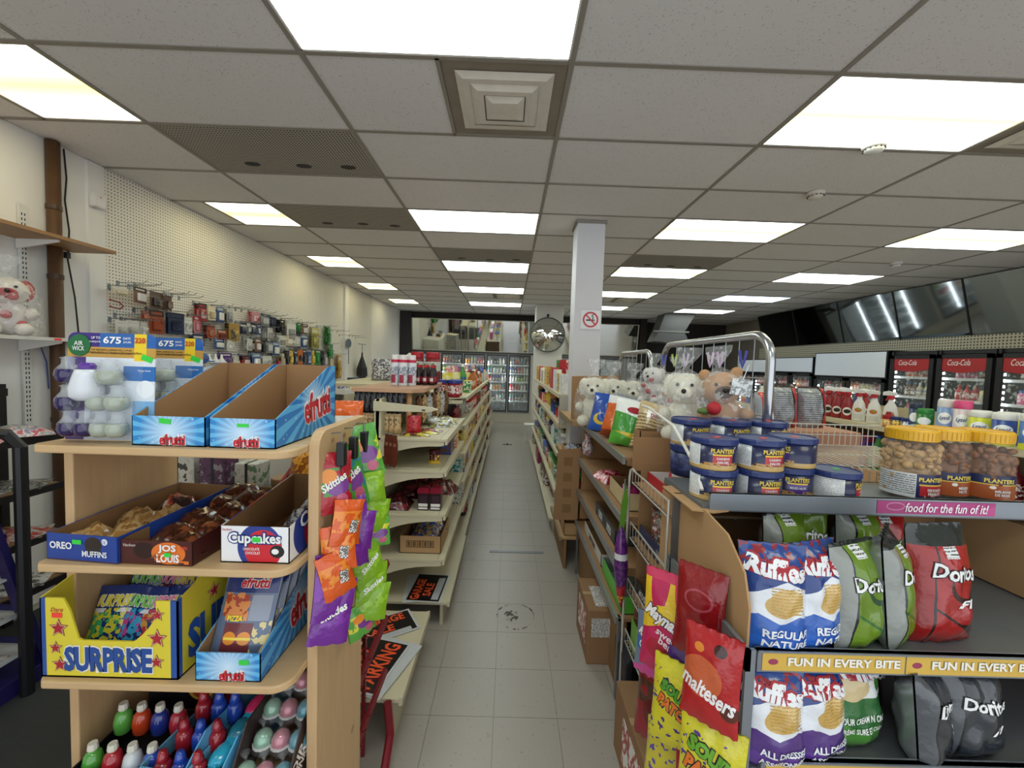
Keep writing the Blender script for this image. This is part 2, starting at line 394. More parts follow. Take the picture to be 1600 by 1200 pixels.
for (i, j, h), w in zip(VENTS, ('above the near aisle', 'at the right edge by the bright panel', 'far above the aisle', 'far right of the column')):
    x0 = cellx(i)+(.6096 if h else 0)
    t = thing('air_diffuser', f'dirty square stepped ceiling air diffuser {w}', 'air vent', (x0+.3048, celly(j)+.3048, CZ), group='ceiling air diffusers')
    G1 = mt('#857b6d', .6, var=.2, scale=9); G2 = mt('#d3cdc1', .5, var=.12)
    MB().box(-.293, .293, -.293, .293, 0, .012).build('backplate', G1, t)
    for q, (r, z) in enumerate(((.2, .018), (.135, .03), (.065, .042))):
        bb = MB(); r2 = r+.035
        pts = [(-r2, -r2, -z+.014), (r2, -r2, -z+.014), (r2, r2, -z+.014), (-r2, r2, -z+.014), (-r, -r, -z), (r, -r, -z), (r, r, -z), (-r, r, -z)]
        bb.add(pts, [(0, 1, 5, 4), (1, 2, 6, 5), (2, 3, 7, 6), (3, 0, 4, 7)]); ri = r-.03
        bb.add([(x*r, y*r, -z) for x, y in ((-1, -1), (1, -1), (1, 1), (-1, 1))]+[(x*ri, y*ri, -z) for x, y in ((-1, -1), (1, -1), (1, 1), (-1, 1))], [(0, 1, 5, 4), (1, 2, 6, 5), (2, 3, 7, 6), (3, 0, 4, 7)] + ([(4, 5, 6, 7)] if q == 2 else []))
        bb.build('louvre_ring', G2, t)
for x, y, c, lb in ((2.107, 2.434, '#d9dbdc', 'white motion sensor dome by the bright right light panel'), (2.261, 3.089, '#c9c4b8', 'slotted beige smoke detector on a ceiling panel'), (4.6, 4.88, '#d5d5d6', 'small white sensor dome far right on the ceiling')):
    t = thing('smoke_detector', lb, 'detector', (x, y, CZ)); m = mt(c, .4)
    MB().lathe([(.056, -.03), (.06, -.012), (.06, 0)], 20).build('base', m, t, smooth=True)
    bb = MB(); bb.lathe([(.02, -.055), (.044, -.046), (.05, -.03)], 20); bb.build('dome', m, t, smooth=True)
    bb = MB()
    for k in range(12):
        a = k*math.pi/6; bb.box(.052*math.cos(a)-.004, .052*math.cos(a)+.004, .052*math.sin(a)-.004, .052*math.sin(a)+.004, -.036, -.03)
    bb.build('slots', mt('#50483e'), t)
# walls
s = NT('pegboard'); o = s.sep(s.obj())
cx = s.math('SUBTRACT', s.math('FRACT', s.math('DIVIDE', o[1], .0254)), .5); cz = s.math('SUBTRACT', s.math('FRACT', s.math('DIVIDE', o[2], .0254)), .5)
r = s.math('ADD', s.math('MULTIPLY', cx, cx), s.math('MULTIPLY', cz, cz))
PEG = s.fin(s.mix(s.math('LESS_THAN', r, .036), s.mix(s.noise(2), lin('#e4e1d6'), lin('#eeebe2')), lin('#3a3833')), .55)
w = struct(MB().box(WL-.1, WL, WF, WB, 0, CZ+.03).build('wall_left', WHITE)); w['label'] = 'white left wall of the shop'
struct(MB().box(WL, WL+.008, 3.1, 7.45, .9, CZ-.006).build('trim_1', PEG))['label'] = 'white pegboard on the left wall'
struct(MB().box(WL, WL+.008, 7.62, 9.0, .9, CZ-.006).build('trim_2', PEG))['label'] = 'farther white pegboard on the left wall'
struct(MB().box(WL, WL+.05, 7.45, 7.62, 0, CZ-.006).build('trim_3', WHITE))['label'] = 'white vertical batten between the pegboards'
struct(MB().box(WL, WL+.02, 2.98, 3.1, 0, CZ-.006).build('trim_4', WHITE))['label'] = 'flat white trim board at the pegboard edge'
struct(MB().box(WL-.1, WR+.1, WB, WB+.1, 0, CZ+.03).build('wall_back', BROWND))['label'] = 'dark back wall behind the coolers'
struct(MB().box(WR, WR+.1, WF, WB, 0, CZ+.03).build('wall_right', mt('#8d8578', .7)))['label'] = 'right wall behind the drink coolers'
struct(MB().box(WL, -2.76, 11.3, WB, 0, CZ).build('trim_5', DARK))['label'] = 'dark return at the left end of the back coolers'
struct(MB().box(-2.76, 3.62, 11.42, WB, 2.87, CZ).build('trim_6', BROWND))['label'] = 'dark band above the back mirror'
struct(MB().box(3.62, 3.8, 11.3, WB, 0, CZ).build('trim_7', BROWND))['label'] = 'dark post right of the back mirror'
b = MB(); b.box(.597, .857, 3.84, 4.1, 0, CZ); struct(b.build('column_1', mt('#d3d3d8', .5, var=.03, scale=4), bevel=.006))['label'] = 'square white column right of the aisle'
b = MB(); b.box(.585, .869, 3.828, 4.112, CZ-.03, CZ-.004); b.build('column_cap', mt('#8a857c', .6), bpy.data.objects['column_1'])
struct(MB().box(.58, 1.2, 9.3, 9.9, 0, CZ).build('column_2', mt('#d5d3ce', .5, var=.03), bevel=.006))['label'] = 'wide white column behind the round mirror'
# front: side returns only, the glazed shop front behind the camera stays open
struct(MB().box(WL-.1, WL+.9, WF-.1, WF, 0, CZ).build('wall_front', WHITE))['label'] = 'wall beside the shop front window'
# back mirror and coolers
MIR = NT('mirror').fin(lin('#e4e8e6'), .03, 1)
t = thing('back_mirror', 'long tilted mirror above the back wall drink coolers', 'mirror', (0, 11.42, 1.985))
tilt = .14
for k, (x0, x1) in enumerate(((-2.73, -1.15), (-1.15, .45), (.45, 2.0), (2.0, 3.56))):
    b = MB(); b.add([(x0, 0, .02), (x1, 0, .02), (x1, -tilt, .87), (x0, -tilt, .87)], [(0, 1, 2, 3)]); b.build('mirror_pane', MIR, t)
b = MB(); b.box(-2.75, 3.58, -.012, .0, -.012, .02); b.bar((-2.74, -.0, 0), (-2.74, -tilt, .88), .025); b.bar((3.57, 0, 0), (3.57, -tilt, .88), .025); b.bar((-2.75, -tilt, .875), (3.58, -tilt, .875), .02)
b.build('mirror_frame', mt('#bdb9ac', .5), t)
b = MB(); b.add([(-2.73, .004, .02), (3.56, .004, .02), (3.56, -tilt+.004, .87), (-2.73, -tilt+.004, .87)], [(0, 3, 2, 1)]); b.build('backing', BLACK, t)
# ================================================================== PRODUCT MODELS (one mesh per small product, copied)
PAL = {'red': '#b3202a', 'dark red': '#6d1620', 'blue': '#274f9e', 'navy': '#1c2450', 'yellow': '#e3c22d', 'orange': '#d9772a', 'green': '#3f8a3c', 'teal': '#2f8f8d', 'white': '#dcdcd8',
       'brown': '#6a4426', 'tan': '#b99a6b', 'black': '#1d1b1e', 'purple': '#5b2f80', 'pink': '#d86a9a', 'grey': '#85868a', 'cream': '#d6cda9', 'amber': '#a55a1c', 'silver': '#a9adb0'}
PROD = {}
def prod_mesh(kind, col, w, h):
    key = (kind, col, round(w, 3), round(h, 3))
    if key in PROD: return PROD[key]
    c = PAL[col]; r = w/2; b = MB(); base = mt(c, .35, var=.12, scale=30)
    acc = random.choice(['#e8e6df', '#f2d64a', '#d8343a', '#f0efe8', '#264d9b', '#efe9d8']); lab = mprint([c, c, acc, c] if kind != 'bag' else [c, tuple(x*.45 for x in lin(c)), tuple(min(1, x*1.6+.03) for x in lin(c)), c], 26, .3, (1, 1, 1.4), (sum(map(ord, kind+col))+int(w*1000)) % 17, kind == 'bag')
    cap = mt(random.choice(['#e9e9e6', '#c5222b', '#1d1d20', '#2a55a8', '#e4c53a', '#2f8a3f']), .35)
    if kind == 'box': b.box(-r, r, -r*.7, r*.7, 0, h, [0, 0, 1, 1, 1, 1])
    elif kind == 'can': b.lathe([(r*.94, 0, 2), (r, .004, 1), (r, h-.006, 2), (r*.93, h, 2)], 12)
    elif kind == 'jar': b.lathe([(r*.9, 0, 0), (r, .012, 0), (r, h*.22, 1), (r, h*.66, 0), (r*.98, h*.74, 0), (r*.72, h*.82, 2), (r*.76, h*.83, 2), (r*.76, h, 2)], 12)
    elif kind == 'bottle': b.lathe([(r*.92, 0, 0), (r, .01, 0), (r, h*.18, 1), (r, h*.52, 0), (r*.95, h*.6, 0), (r*.4, h*.78, 0), (r*.34, h*.9, 2), (r*.36, h, 2)], 10)
    elif kind == 'tub': b.lathe([(r*.86, 0, 0), (r*.9, h*.1, 1), (r*.97, h*.82, 2), (r*1.02, h*.83, 2), (r*1.02, h, 2)], 14)
    elif kind == 'bag':
        n = 6; vs = []; fs = []; ms = []
        for sgn in (-1, 1):
            o = len(vs)
            for j in range(n+1):
                for i in range(n+1):
                    u, v = 2*i/n-1, 2*j/n-1; t = .22*w*max(0, 1-u*u)**.7*max(0, 1-v**4)
                    vs.append((u*r*(1-.06*v*v), sgn*t+.01*math.sin(5*u+7*v+w*90), h*(v+1)/2))
            for j in range(n):
                for i in range(n):
                    q = [o+j*(n+1)+i, o+j*(n+1)+i+1, o+(j+1)*(n+1)+i+1, o+(j+1)*(n+1)+i]
                    fs.append(q if sgn < 0 else q[::-1]); ms.append(0 if j in (0, n-1) else 1)
        b.add(vs, fs, ms)
    o = b.build(kind, [base, lab, cap], smooth=kind != 'box'); me = o.data; bpy.data.objects.remove(o)
    PROD[key] = me; return me
KN = {'box': ('product_box', 'box', 'box'), 'can': ('food_can', 'can', 'can'), 'jar': ('jar', 'jar', 'jar'), 'bottle': ('bottle', 'bottle', 'bottle'), 'tub': ('tub', 'tub', 'tub'), 'bag': ('snack_bag', 'bag', 'bag')}
def product(kind, col, w, h, loc, rz, place, group, word=None):
    o = bpy.data.objects.new(KN[kind][0], prod_mesh(kind, col, w, h)); COL.objects.link(o); o.location = loc; o.rotation_euler = (0, 0, rz)
    return tag(o, f'{word or col} {KN[kind][1]} {place}', KN[kind][2], group)
ORD = 'first second third fourth fifth sixth seventh eighth ninth tenth eleventh twelfth thirteenth fourteenth fifteenth sixteenth seventeenth eighteenth nineteenth twentieth'.split()
def fill(axis, a0, a1, fixed, z, face, specs, place, group, gap=.008, rows=1, rowstep=.1, jit=.008):
    """a row of products along x or y; face = rotation so that the print looks at the shopper"""
    p = a0; k = 0; run = 0; cur = None; cnt = {}
    while True:
        if run <= 0: cur = specs[k % len(specs)]; k += 1; run = cur[4] if len(cur) > 4 else random.choice((2, 3, 4))
        kind, col, w, h = cur[:4]; run -= 1
        if p+w > a1: break
        cnt[kind+col] = cnt.get(kind+col, -1)+1; od = ORD[min(cnt[kind+col], 19)]
        for r in range(rows):
            off = r*rowstep; d = w*.36 if kind == 'box' else w*.5
            q = (p+w/2)
            if axis == 'y': loc = (fixed + (-(d+off) if face == 'R' else d+off) + random.uniform(-jit, jit), q, z); rz = math.pi/2 if face == 'R' else -math.pi/2
            else: loc = (q, fixed+d+off+random.uniform(0, jit), z); rz = 0
            product(kind, col, w, h, loc, rz+random.uniform(-.08, .08), f'from {"near end" if axis == "y" else "left"} {place}', group, ('rear ' if r else '')+od+' '+col)
        p += w+gap+random.uniform(0, gap)
# ================================================================== BACK COOLERS
GLASS = glass_like('cooler_glass', '#e9f2f2', .05, .05); COOLIN = mt('#b7bcbc', .6); LED = emit('cooler_lamp', '#f2fbff', 9); DFR = mt('#3b3a3a', .4, .3, var=.1)
edges = [-2.57, -1.94, -1.305, -.67, -.035, .60]; edges2 = [1.27, 1.9, 2.53, 3.16]
t = thing('walk_in_cooler', 'long back wall drink cooler with black framed glass doors', 'cooler', (0, 11.42, 0))
b = MB(); b.box(-2.75, 3.6, 0, .78, 0, .285); b.build('plinth', mt('#bdb8a8', .5), t)
b = MB(); b.box(-2.75, 3.6, .72, .77, .3, 1.97); b.box(-2.75, 3.6, .0, .75, .285, .3); b.box(-2.75, 3.6, .0, .75, 1.97, 1.984); b.box(-2.76, -2.58, 0, .74, .3, 1.97); b.box(3.17, 3.6, 0, .74, .3, 1.97); b.box(.62, 1.26, 0, .74, .3, 1.97)
b.build('cabinet', mt('#8f9290', .6), t)
MB().box(-2.75, 3.6, -.02, .0, 1.93, 1.985).build('head_rail', DFR, t)
MB().box(.605, .72, -.02, .02, .285, 1.96).build('end_post', mt('#bdb9ac', .5), t)
CP = [('bottle', 'green', .062, .23), ('bottle', 'teal', .062, .23), ('bottle', 'white', .062, .22), ('can', 'silver', .06, .13), ('bottle', 'amber', .062, .23), ('bottle', 'cream', .06, .2), ('can', 'red', .06, .14), ('bottle', 'blue', .06, .22), ('jar', 'white', .07, .18), ('bottle', 'black', .064, .23), ('bottle', 'red', .062, .21)]
names = ['leftmost', 'second', 'third', 'fourth', 'fifth']
for es in (edges, edges2):
    for q in range(len(es)-1):
        x0, x1 = es[q], es[q+1]
        d = MB()
        d.box(x0+.012, x0+.05, -.03, .0, .31, 1.93); d.box(x1-.05, x1-.012, -.03, .0, .31, 1.93); d.box(x0+.05, x1-.05, -.03, 0, 1.885, 1.93); d.box(x0+.05, x1-.05, -.03, 0, .31, .35)
        dr = d.build('cooler_door', DFR, t)
        e = MB(); e.bar((x0+.012, -.032, .31), (x0+.012, -.032, 1.93), .008); e.bar((x1-.012, -.032, .31), (x1-.012, -.032, 1.93), .008); e.bar((x0+.012, -.032, 1.93), (x1-.012, -.032, 1.93), .008); e.bar((x0+.012, -.032, .31), (x1-.012, -.032, .31), .008)
        e.build('door_trim', STEEL, dr)
        MB().box(x0+.05, x1-.05, -.016, -.012, .35, 1.885).build('glass', GLASS, dr)
        MB().box(x1-.075, x1-.055, -.045, -.03, .9, 1.3).build('handle', STEEL, dr)
        MB().box(x0+.016, x0+.04, .02, .04, .4, 1.9).build('cooler_lamp', LED, t)
        if es is edges2 and q > 0: continue
        for k, z in enumerate((.62, .92, 1.16, 1.4, 1.64)):
            sh = MB(); sh.box(x0+.03, x1-.02, .06, .6, z-.012, z); sh.box(x0+.03, x1-.02, .05, .06, z-.03, z+.012); sh.build('cooler_shelf', mt('#d5dadb', .4), t)
            if es is edges:
                place = f'on the {["lowest", "second", "middle", "fourth", "top"][k]} shelf behind the {names[q]} back cooler door'
            else: place = f'on the {["lowest", "second", "middle", "fourth", "top"][k]} cooler shelf behind the wide column'
            if (es is edges and q < 3 and k < 2) or (es is edges2 and k < 3): continue
            random.shuffle(CP)
            sp = [c[:3]+(min(c[3], .2),)+(random.choice((2, 3)),) for c in CP[:4]]
            fill('x', x0+.05, x1-.04, 11.42+.08, z, 'F', sp, place, 'drinks in the back cooler', gap=.012)
        if q in (3, 4) and es is edges:
            l = MB().box(x0+.06, x0+.13, -.018, -.017, 1.74, 1.86).build('door_notice', mprint(['#e9ece9', '#2a2c2c', '#f0f2f0'], 60), dr)
# ================================================================== RIGHT WALL: mirrors, strip, coolers
t = thing('bulkhead_mirror', 'row of tilted mirrors along the top of the right wall', 'mirror', (0, 0, 0))
ys = [4.62, 5.5, 6.5, 7.6, 8.8, 10.0]
xt, xb, zt, zb = 6.1, 6.3, 3.03, 2.26
MIR2 = NT('mirror_dim').fin(lin('#9aa0a2'), .05, 1)
for k in range(5):
    b = MB(); b.add([(xt, ys[k]+.01, zt), (xt, ys[k+1]-.01, zt), (xb, ys[k+1]-.01, zb), (xb, ys[k]+.01, zb)], [(0, 1, 2, 3)]); b.build('mirror_pane', MIR2, t)
b = MB(); b.add([(xt+.01, 4.6, zt), (xt+.01, 10.02, zt), (xb+.01, 10.02, zb), (xb+.01, 4.6, zb)], [(0, 3, 2, 1)])
for y in ys: b.bar((xt-.004, y, zt), (xb-.004, y, zb), .014)
b.build('mirror_frame', BLACK, t)
s = NT('perforated_beige')
struct(MB().box(6.25, 6.5, 4.4, 10.1, 2.0, 2.27).build('trim_8', s.fin(s.mix(dots(s, s.obj(), 'yz', .04, .28), lin('#b8b098'), lin('#4a453b')), .6)))['label'] = 'beige perforated strip below the right mirrors'
struct(MB().prism([(xt-.02, CZ), (6.5, CZ), (6.5, 2.2), (xb+.02, zb-.05)], 'y', 2.6, 4.6).build('trim_9', mt('#4d4946', .7)))['label'] = 'dark bulkhead end at the right edge'
COKE = mt('#a3242a', .35, var=.05)
def fridge(y0, y1, zt, header, lab, ndoor, open_red, short, group='upright drink coolers along the right wall', xf=5.72):
    t = thing('drink_cooler', lab, 'cooler', (xf, y0, 0), group=group); L = y1-y0
    b = MB(); b.box(.0, .6, 0, .03, 0, zt); b.box(0, .6, L-.03, L, 0, zt); b.box(0, .6, 0, L, 0, .22); b.box(0.02, .6, 0, L, zt-.05, zt); b.box(.56, .6, 0, L, .2, zt)
    b.build('cabinet', BLACK, t)
    b = MB(); b.box(.5, .55, .03, L-.03, .22, zt-.05); b.build('liner', mt('#8c8f90', .6), t)
    hz = zt-header-.03
    if header and not open_red:
        MB().box(-.03, .0, .02, L-.02, hz, zt-.02).build('header_panel', mt('#d4d8df', .45, var=.02), t); MB().box(-.026, .02, .0, L, hz-.02, zt-.005).build('header_frame', BLACK, t)
    top = hz-.03 if not open_red else zt-.06
    for q in range(ndoor):
        a, c = L*q/ndoor+.01, L*(q+1)/ndoor-.01
        d = MB()
        for (u0, u1, v0, v1) in ((a, a+.06, .24, top), (c-.06, c, .24, top), (a, c, .24, .32), (a, c, top-.05, top)): d.box(-.03, .0, u0, u1, v0, v1)
        dr = d.build('cooler_door', BLACK, t)
        MB().box(-.016, -.012, a+.06, c-.06, .32, top-.05).build('glass', GLASS, dr)
        if open_red:
            m = (a+c)/2; w = c-a-.12
            b = MB(); n = 14
            lo = [(m-w/2+w*k/n, top-.05-.155-.03*math.sin(math.pi*k/n*1.1-.3)) for k in range(n+1)]
            b.prism([(m+w/2, top-.05), (m-w/2, top-.05)] + lo, 'x', -.022, -.017); sg = b.build('red_banner', COKE, dr)
            for tx, tw, tz, th in (('Coca-Cola', .26, -.105, .075),):
                off = .05 if tw > .1 else -.18
                text(tx, tw, th, mt('#e8e2dd', .4), dr, fn=lambda x, z, o, m=m, off=off, tz=tz, top=top: (-.0235-o, m+off-x, top+z), at=(0, tz), shear=.3, bold=.005)
    for q in range(ndoor*1):
        b = MB(); yy = L*(q+1)/ndoor-.055
        for k in range(int((top-.5)/.07)): b.box(.02, .035, yy-.008, yy+.008, .4+.07*k, .43+.07*k)
        b.build('lamp_strip', LED, t)
    for k, z in enumerate((.5, .8, 1.1, 1.4, 1.68)):
        if z > top-.2: continue
        sh = MB(); sh.box(.06, .5, .04, L-.04, z-.012, z); sh.box(.05, .06, .04, L-.04, z-.025, z+.01); sh.build('cooler_shelf', mt('#cfd4d6', .4), t)
        if z > 1.0:
            sp = [random.choice([('bottle', 'red', .075, .2), ('bottle', 'orange', .075, .21), ('bottle', 'cream', .08, .2), ('jar', 'pink', .08, .17), ('bottle', 'brown', .075, .2), ('can', 'white', .07, .15)]) + (random.choice((2, 3)),) for _ in range(5)]
            fill('y', y0+.08, y1-.08, xf+.09, z, 'L', sp, f'on the {["lowest", "second", "middle", "fourth", "top"][k]} shelf of the {short}', 'drinks in the right coolers')
fridge(4.05, 4.70, 2.05, .0, 'black cooler with red banner cut by the right edge', 1, True, 'right edge cooler')
fridge(4.72, 5.36, 2.05, .0, 'black cooler with red banner door left of the rightmost one', 1, True, 'middle red banner cooler')
fridge(5.38, 6.02, 2.05, .0, 'black cooler with red banner next to the white header freezer', 1, True, 'inner red banner cooler')
fridge(6.06, 7.50, 2.07, .38, 'wide black freezer with blank white header panel', 2, False, 'white header freezer')
fridge(7.54, 8.75, 2.0, .26, 'black cooler with lower white header behind the crisp bags', 2, False, 'low white header cooler')
fridge(8.8, 10.0, 1.97, .26, 'farthest black cooler with white header by the chrome hoop', 2, False, 'farthest right cooler')
# dark back right corner with ducting
t = thing('ventilation_duct', 'dark grey angled ventilation duct hanging in the far right corner', 'duct', (3.55, 10.0, 2.3))
b = MB(); b.prism([(0, .05), (.75, .0), (.85, .12), (.75, .3), (1.0, .74), (.25, .74), (.12, .34)], 'y', 0, .5); b.build('duct_body', mt('#5d5c5b', .5, .4), t)
MB().box(-.02, .86, -.012, .0, .28, .32).build('flange', mt('#76756f', .5, .4), t); MB().box(.3, .36, .2, .26, .74, .75).build('hanger', DARK, t)
# ================================================================== CONVEX MIRROR, SIGNS
t = thing('convex_mirror', 'round convex security mirror hung on the far white column', 'mirror', (.845, 9.16, 2.36))
pr = [(math.sin(a)*.55, -(math.cos(a)-math.cos(.76))*.55) for a in [.76-.76*k/9 for k in range(10)]]
b = MB(); vs = []; n = 36; fs = []
for r, y in pr[:-1]:
    for k in range(n): vs.append((r*math.cos(2*math.pi*k/n), y, r*math.sin(2*math.pi*k/n)))
vs.append((0, pr[-1][1], 0))
for j in range(len(pr)-2):
    for k in range(n): fs.append((j*n+k, j*n+(k+1) % n, (j+1)*n+(k+1) % n, (j+1)*n+k))
for k in range(n): fs.append(((len(pr)-2)*n+k, (len(pr)-2)*n+(k+1) % n, len(vs)-1))
b.add(vs, fs); b.build('mirror_dome', MIR, t, smooth=True)
b = MB(); b.tube([(.385*math.cos(2*math.pi*k/36), 0, .385*math.sin(2*math.pi*k/36)) for k in range(37)], .012, 6); b.build('rim', mt('#5b5e5c', .4, .5), t)
b = MB(); b.bar((0, .02, 0), (0, .14, 0), .03); b.bar((0, .1, .3), (0, .1, .47), .03); b.ball((0, .08, .45), .03); b.build('bracket', BLACK, t)
t = thing('no_smoking_sign', 'square white no smoking sign with red ring on the column', 'sign', (.752, 3.834, 2.126))
MB().box(-.092, .092, 0, .004, -.088, .088).build('plate', mt('#e6e6ea', .4, var=.02), t)
b = MB(); n = 32
for k in range(n):
    a0, a1 = 2*math.pi*k/n, 2*math.pi*(k+1)/n
    b.add([(r*math.cos(a), -.0015, r*math.sin(a)) for a, r in ((a0, .058), (a1, .058), (a1, .074), (a0, .074))], [(0, 3, 2, 1)])
b.add([(x*.707+z*.707, -.002, -x*.707+z*.707) for x, z in ((-.062, -.007), (.062, -.007), (.062, .007), (-.062, .007))], [(0, 1, 2, 3)])
b.build('red_ring', mt('#c4313b', .4), t)
b = MB(); b.box(-.042, .03, -.0012, .0, -.012, .002); b.box(.033, .04, -.0012, 0, -.012, .002)
for k in range(5): b.ball((.02+.006*math.sin(k*1.9), -.001, .01+.01*k), .006, 6, sy=.1)
b.build('cigarette_symbol', mt('#24302a', .5), t)
b = MB(); b.box(-.1, .1, -.001, 0, .094, .1); b.box(-.1, .1, -.001, 0, -.1, -.094); b.build('tape', mt('#c9c9cb', .3), t)
# ================================================================== BEIGE GONDOLAS ALONG THE AISLE
def gondola(label, side, y0, y1, xb, shelves, top, mat=CREAM, matd=CREAMD, cut=.0, group=None, railmat=None, name='gondola_shelving'):
    """side +1: shoppers stand at +x; shelves = [(z, xf)], the lowest being the base deck"""
    t = thing(name, label, 'shelving', (xb, y0, 0), group=group); L = y1-y0; sg = side
    def bx(a0, a1, *r): return (min(a0, a1), max(a0, a1), *r)
    MB().box(*bx(-.02*sg, 0, .0, L, .1, top)).build('back_panel', matd, t)
    for y in (0, L-.03): MB().box(*bx(-.03*sg, .012*sg, y, y+.03, 0, top)).build('upright', mat, t)
    for k, (z, xf) in enumerate(shelves):
        d = (xf-xb)
        if k == 0:
            b = MB(); b.box(*bx(0, d, .0, L, z-.02, z)); sh = b.build('base_deck', mat, t, bevel=.003)
            MB().box(*bx(d-.05*sg, d-.03*sg, .01, L-.01, 0, z-.02)).build('kick_plate', matd, sh)
            MB().box(*bx(d-.004*sg, d+.012*sg, 0, L, z-.03, z+.004)).build('price_rail', railmat or mat, sh)
        else:
            poly = [(0, z-.012), (d, z-.012), (d, z)] + [(0, z)]
            c = .05 if (cut and k == len(shelves)-1) else 0
            b = MB(); b.prism([(0, 0), (d-cut*sg if c else d, 0), (d, cut if c else 0), (d, L), (0, L)], 'z', z-.014, z); sh = b.build('shelf', mat, t)
            if abs(d) > .1: MB().box(*bx(d-.002*sg, d+.012*sg, cut if c else 0, L, z-.034, z+.003)).build('price_rail', railmat or mat, sh)
            for y in (.004, L-.010):
                br = [(0, z-.014), (d*.98, z-.014), (d*.98, z-.04)] + [(d*(.9-.9*q/6), z-.045-.085*(q/6)**2.2) for q in range(7)]
                MB().prism(br, 'y', y, y+.006).build('bracket', mat, sh)
            # perforated slot row near the lip
            b = MB(); nn = int(L/.028)
            for q in range(nn): b.box(*bx(d-.035*sg, d-.03*sg, .01+q*.028, .022+q*.028, z, z+.0006))
            b.build('slot_row', mt('#7d765f', .7), sh)
    return t
# --- left run: near five-shelf bay, low deck in front of it, long bay behind
NEAR = gondola('beige shelving bay at the near end of the left run', 1, 2.5, 3.5, -.80, [(.155, -.345), (.43, -.385), (.72, -.385), (1.0, -.385), (1.2, -.385)], 1.44, group='beige shelving left of the aisle')
LOW = gondola('empty low beige base deck in front of the left shelving', 1, 1.68, 2.3, -.84, [(.22, -.43)], .42, group='beige shelving left of the aisle')
LZ = [(.14, -.36), (.39, -.38), (.63, -.38), (.88, -.38), (1.13, -.38), (1.365, -.39)]
FARL = gondola('long beige shelving run left of the aisle packed with groceries', 1, 3.52, 8.1, -.86, LZ, 1.42, cut=.2, group='beige shelving left of the aisle')
MB().box(.0, .47, 4.58, 4.6, .1, 1.36).build('end_panel', mt('#5a4636', .6), FARL)
for yd in (1.0, 2.1, 3.3):
    for k in range(5): MB().box(.0, .44, yd, yd+.004, LZ[k][0], LZ[k][0]+.08).build('divider', CREAMD, FARL)
GL = 'groceries on the left shelving run'
lw = ['base deck', 'second shelf', 'third shelf', 'fourth shelf', 'fifth shelf', 'top shelf']
LS = [[('bag', 'grey', .2, .2, 2), ('jar', 'black', .09, .2, 3), ('bottle', 'white', .09, .24, 4), ('box', 'purple', .13, .2, 3), ('bottle', 'red', .09, .24, 2), ('bag', 'white', .18, .2, 2)],
      [('box', 'grey', .12, .19, 3), ('bag', 'tan', .16, .2, 3), ('box', 'yellow', .1, .2, 3), ('bottle', 'navy', .08, .21, 4), ('box', 'purple', .11, .19, 3), ('bag', 'white', .15, .19, 2)],
      [('box', 'teal', .12, .2, 2), ('box', 'blue', .1, .21, 2), ('box', 'red', .07, .21, 3), ('can', 'white', .08, .12, 4), ('bottle', 'yellow', .08, .22, 3), ('bottle', 'brown', .08, .22, 3)],
      [('box', 'brown', .13, .17, 2), ('can', 'yellow', .09, .16, 5), ('bottle', 'amber', .075, .21, 4), ('jar', 'yellow', .08, .19, 4), ('jar', 'dark red', .08, .18, 4), ('box', 'pink', .09, .18, 3)],
      [('bag', 'dark red', .15, .14, 2), ('bag', 'silver', .16, .17, 3), ('can', 'grey', .08, .12, 4), ('jar', 'red', .085, .18, 4), ('bottle', 'black', .07, .2, 4), ('jar', 'brown', .08, .18, 4)]]
for k in range(5):
    z, xf = LZ[k]
    fill('y', 3.56, 8.05, xf-.03, z, 'R', LS[k], f'on the {lw[k]} of the left run', GL, rows=2 if k == 4 else 1, rowstep=.13)
# top shelf individuals
def one(kind, col, w, h, loc, rz, label, cat=None, name=None):
    o = bpy.data.objects.new(name or KN[kind][0], prod_mesh(kind, col, w, h)); COL.objects.link(o); o.location = loc; o.rotation_euler = (0, 0, rz); return tag(o, label, cat or KN[kind][2])
def lidtub(name, label, x, y, z, r, h, body, lid, prt, lidh=.03, group=None, cat='tub', n=20):
    t = thing(name, label, cat, (x, y, z), group=group)
    MB().lathe([(r*.9, 0), (r*.95, .01), (r*.97, h-lidh)], n).build('body', shapes('tub' + body + prt, body, [('blot', -r, r, h*.2, h*.7, 60, prt), ('rect', -r*.25, r*.25, h*.25, h*.62, prt)]), t, smooth=True)
    MB().lathe([(r*1.0, h-lidh), (r*1.02, h-lidh+.004), (r*1.02, h-.004), (r*.97, h)], n).build('lid', mt(lid, .35), t)
    return t
ZT = 1.3655
for i, (x, y) in enumerate(((-.62, 3.66), (-.5, 3.68), (-.5, 3.84))):
    lidtub('snack_tub', ['red tub with blue lid farthest left in the trio', 'red tub with blue lid at the front of the trio', 'red tub with blue lid behind the other two'][i] + ' on the left run', x, y, ZT, .062, .155, '#9c1f2b', '#2f3f8a', '#e8dcd2', group='red snack tubs')
o = MB(); o.box(-.09, .09, -.05, .05, 0, .2, [0, 0, 1, 1, 1, 1]); tag(o.build('cereal_box', [mt('#d9d13a'), mprint(['#d9d13a', '#e6e04a', '#efeccf', '#d9d13a'], 14)], None, (-.62, 4.35, ZT+.001)), 'bright yellow box behind the red tubs on the left run', 'box')
one('bottle', 'green', .09, .3, (-.52, 4.5, ZT), 0, 'green capped tall bottle beside the yellow box')
one('box', 'cream', .2, .2, (-.55, 4.75, ZT), 0, 'large cream carton behind the green bottle')
one('can', 'green', .09, .13, (-.44, 4.25, ZT), 0, 'pale green printed can near the shelf edge')
one('can', 'green', .085, .11, (-.46, 4.42, ZT), 0, 'second small green can near the shelf edge')
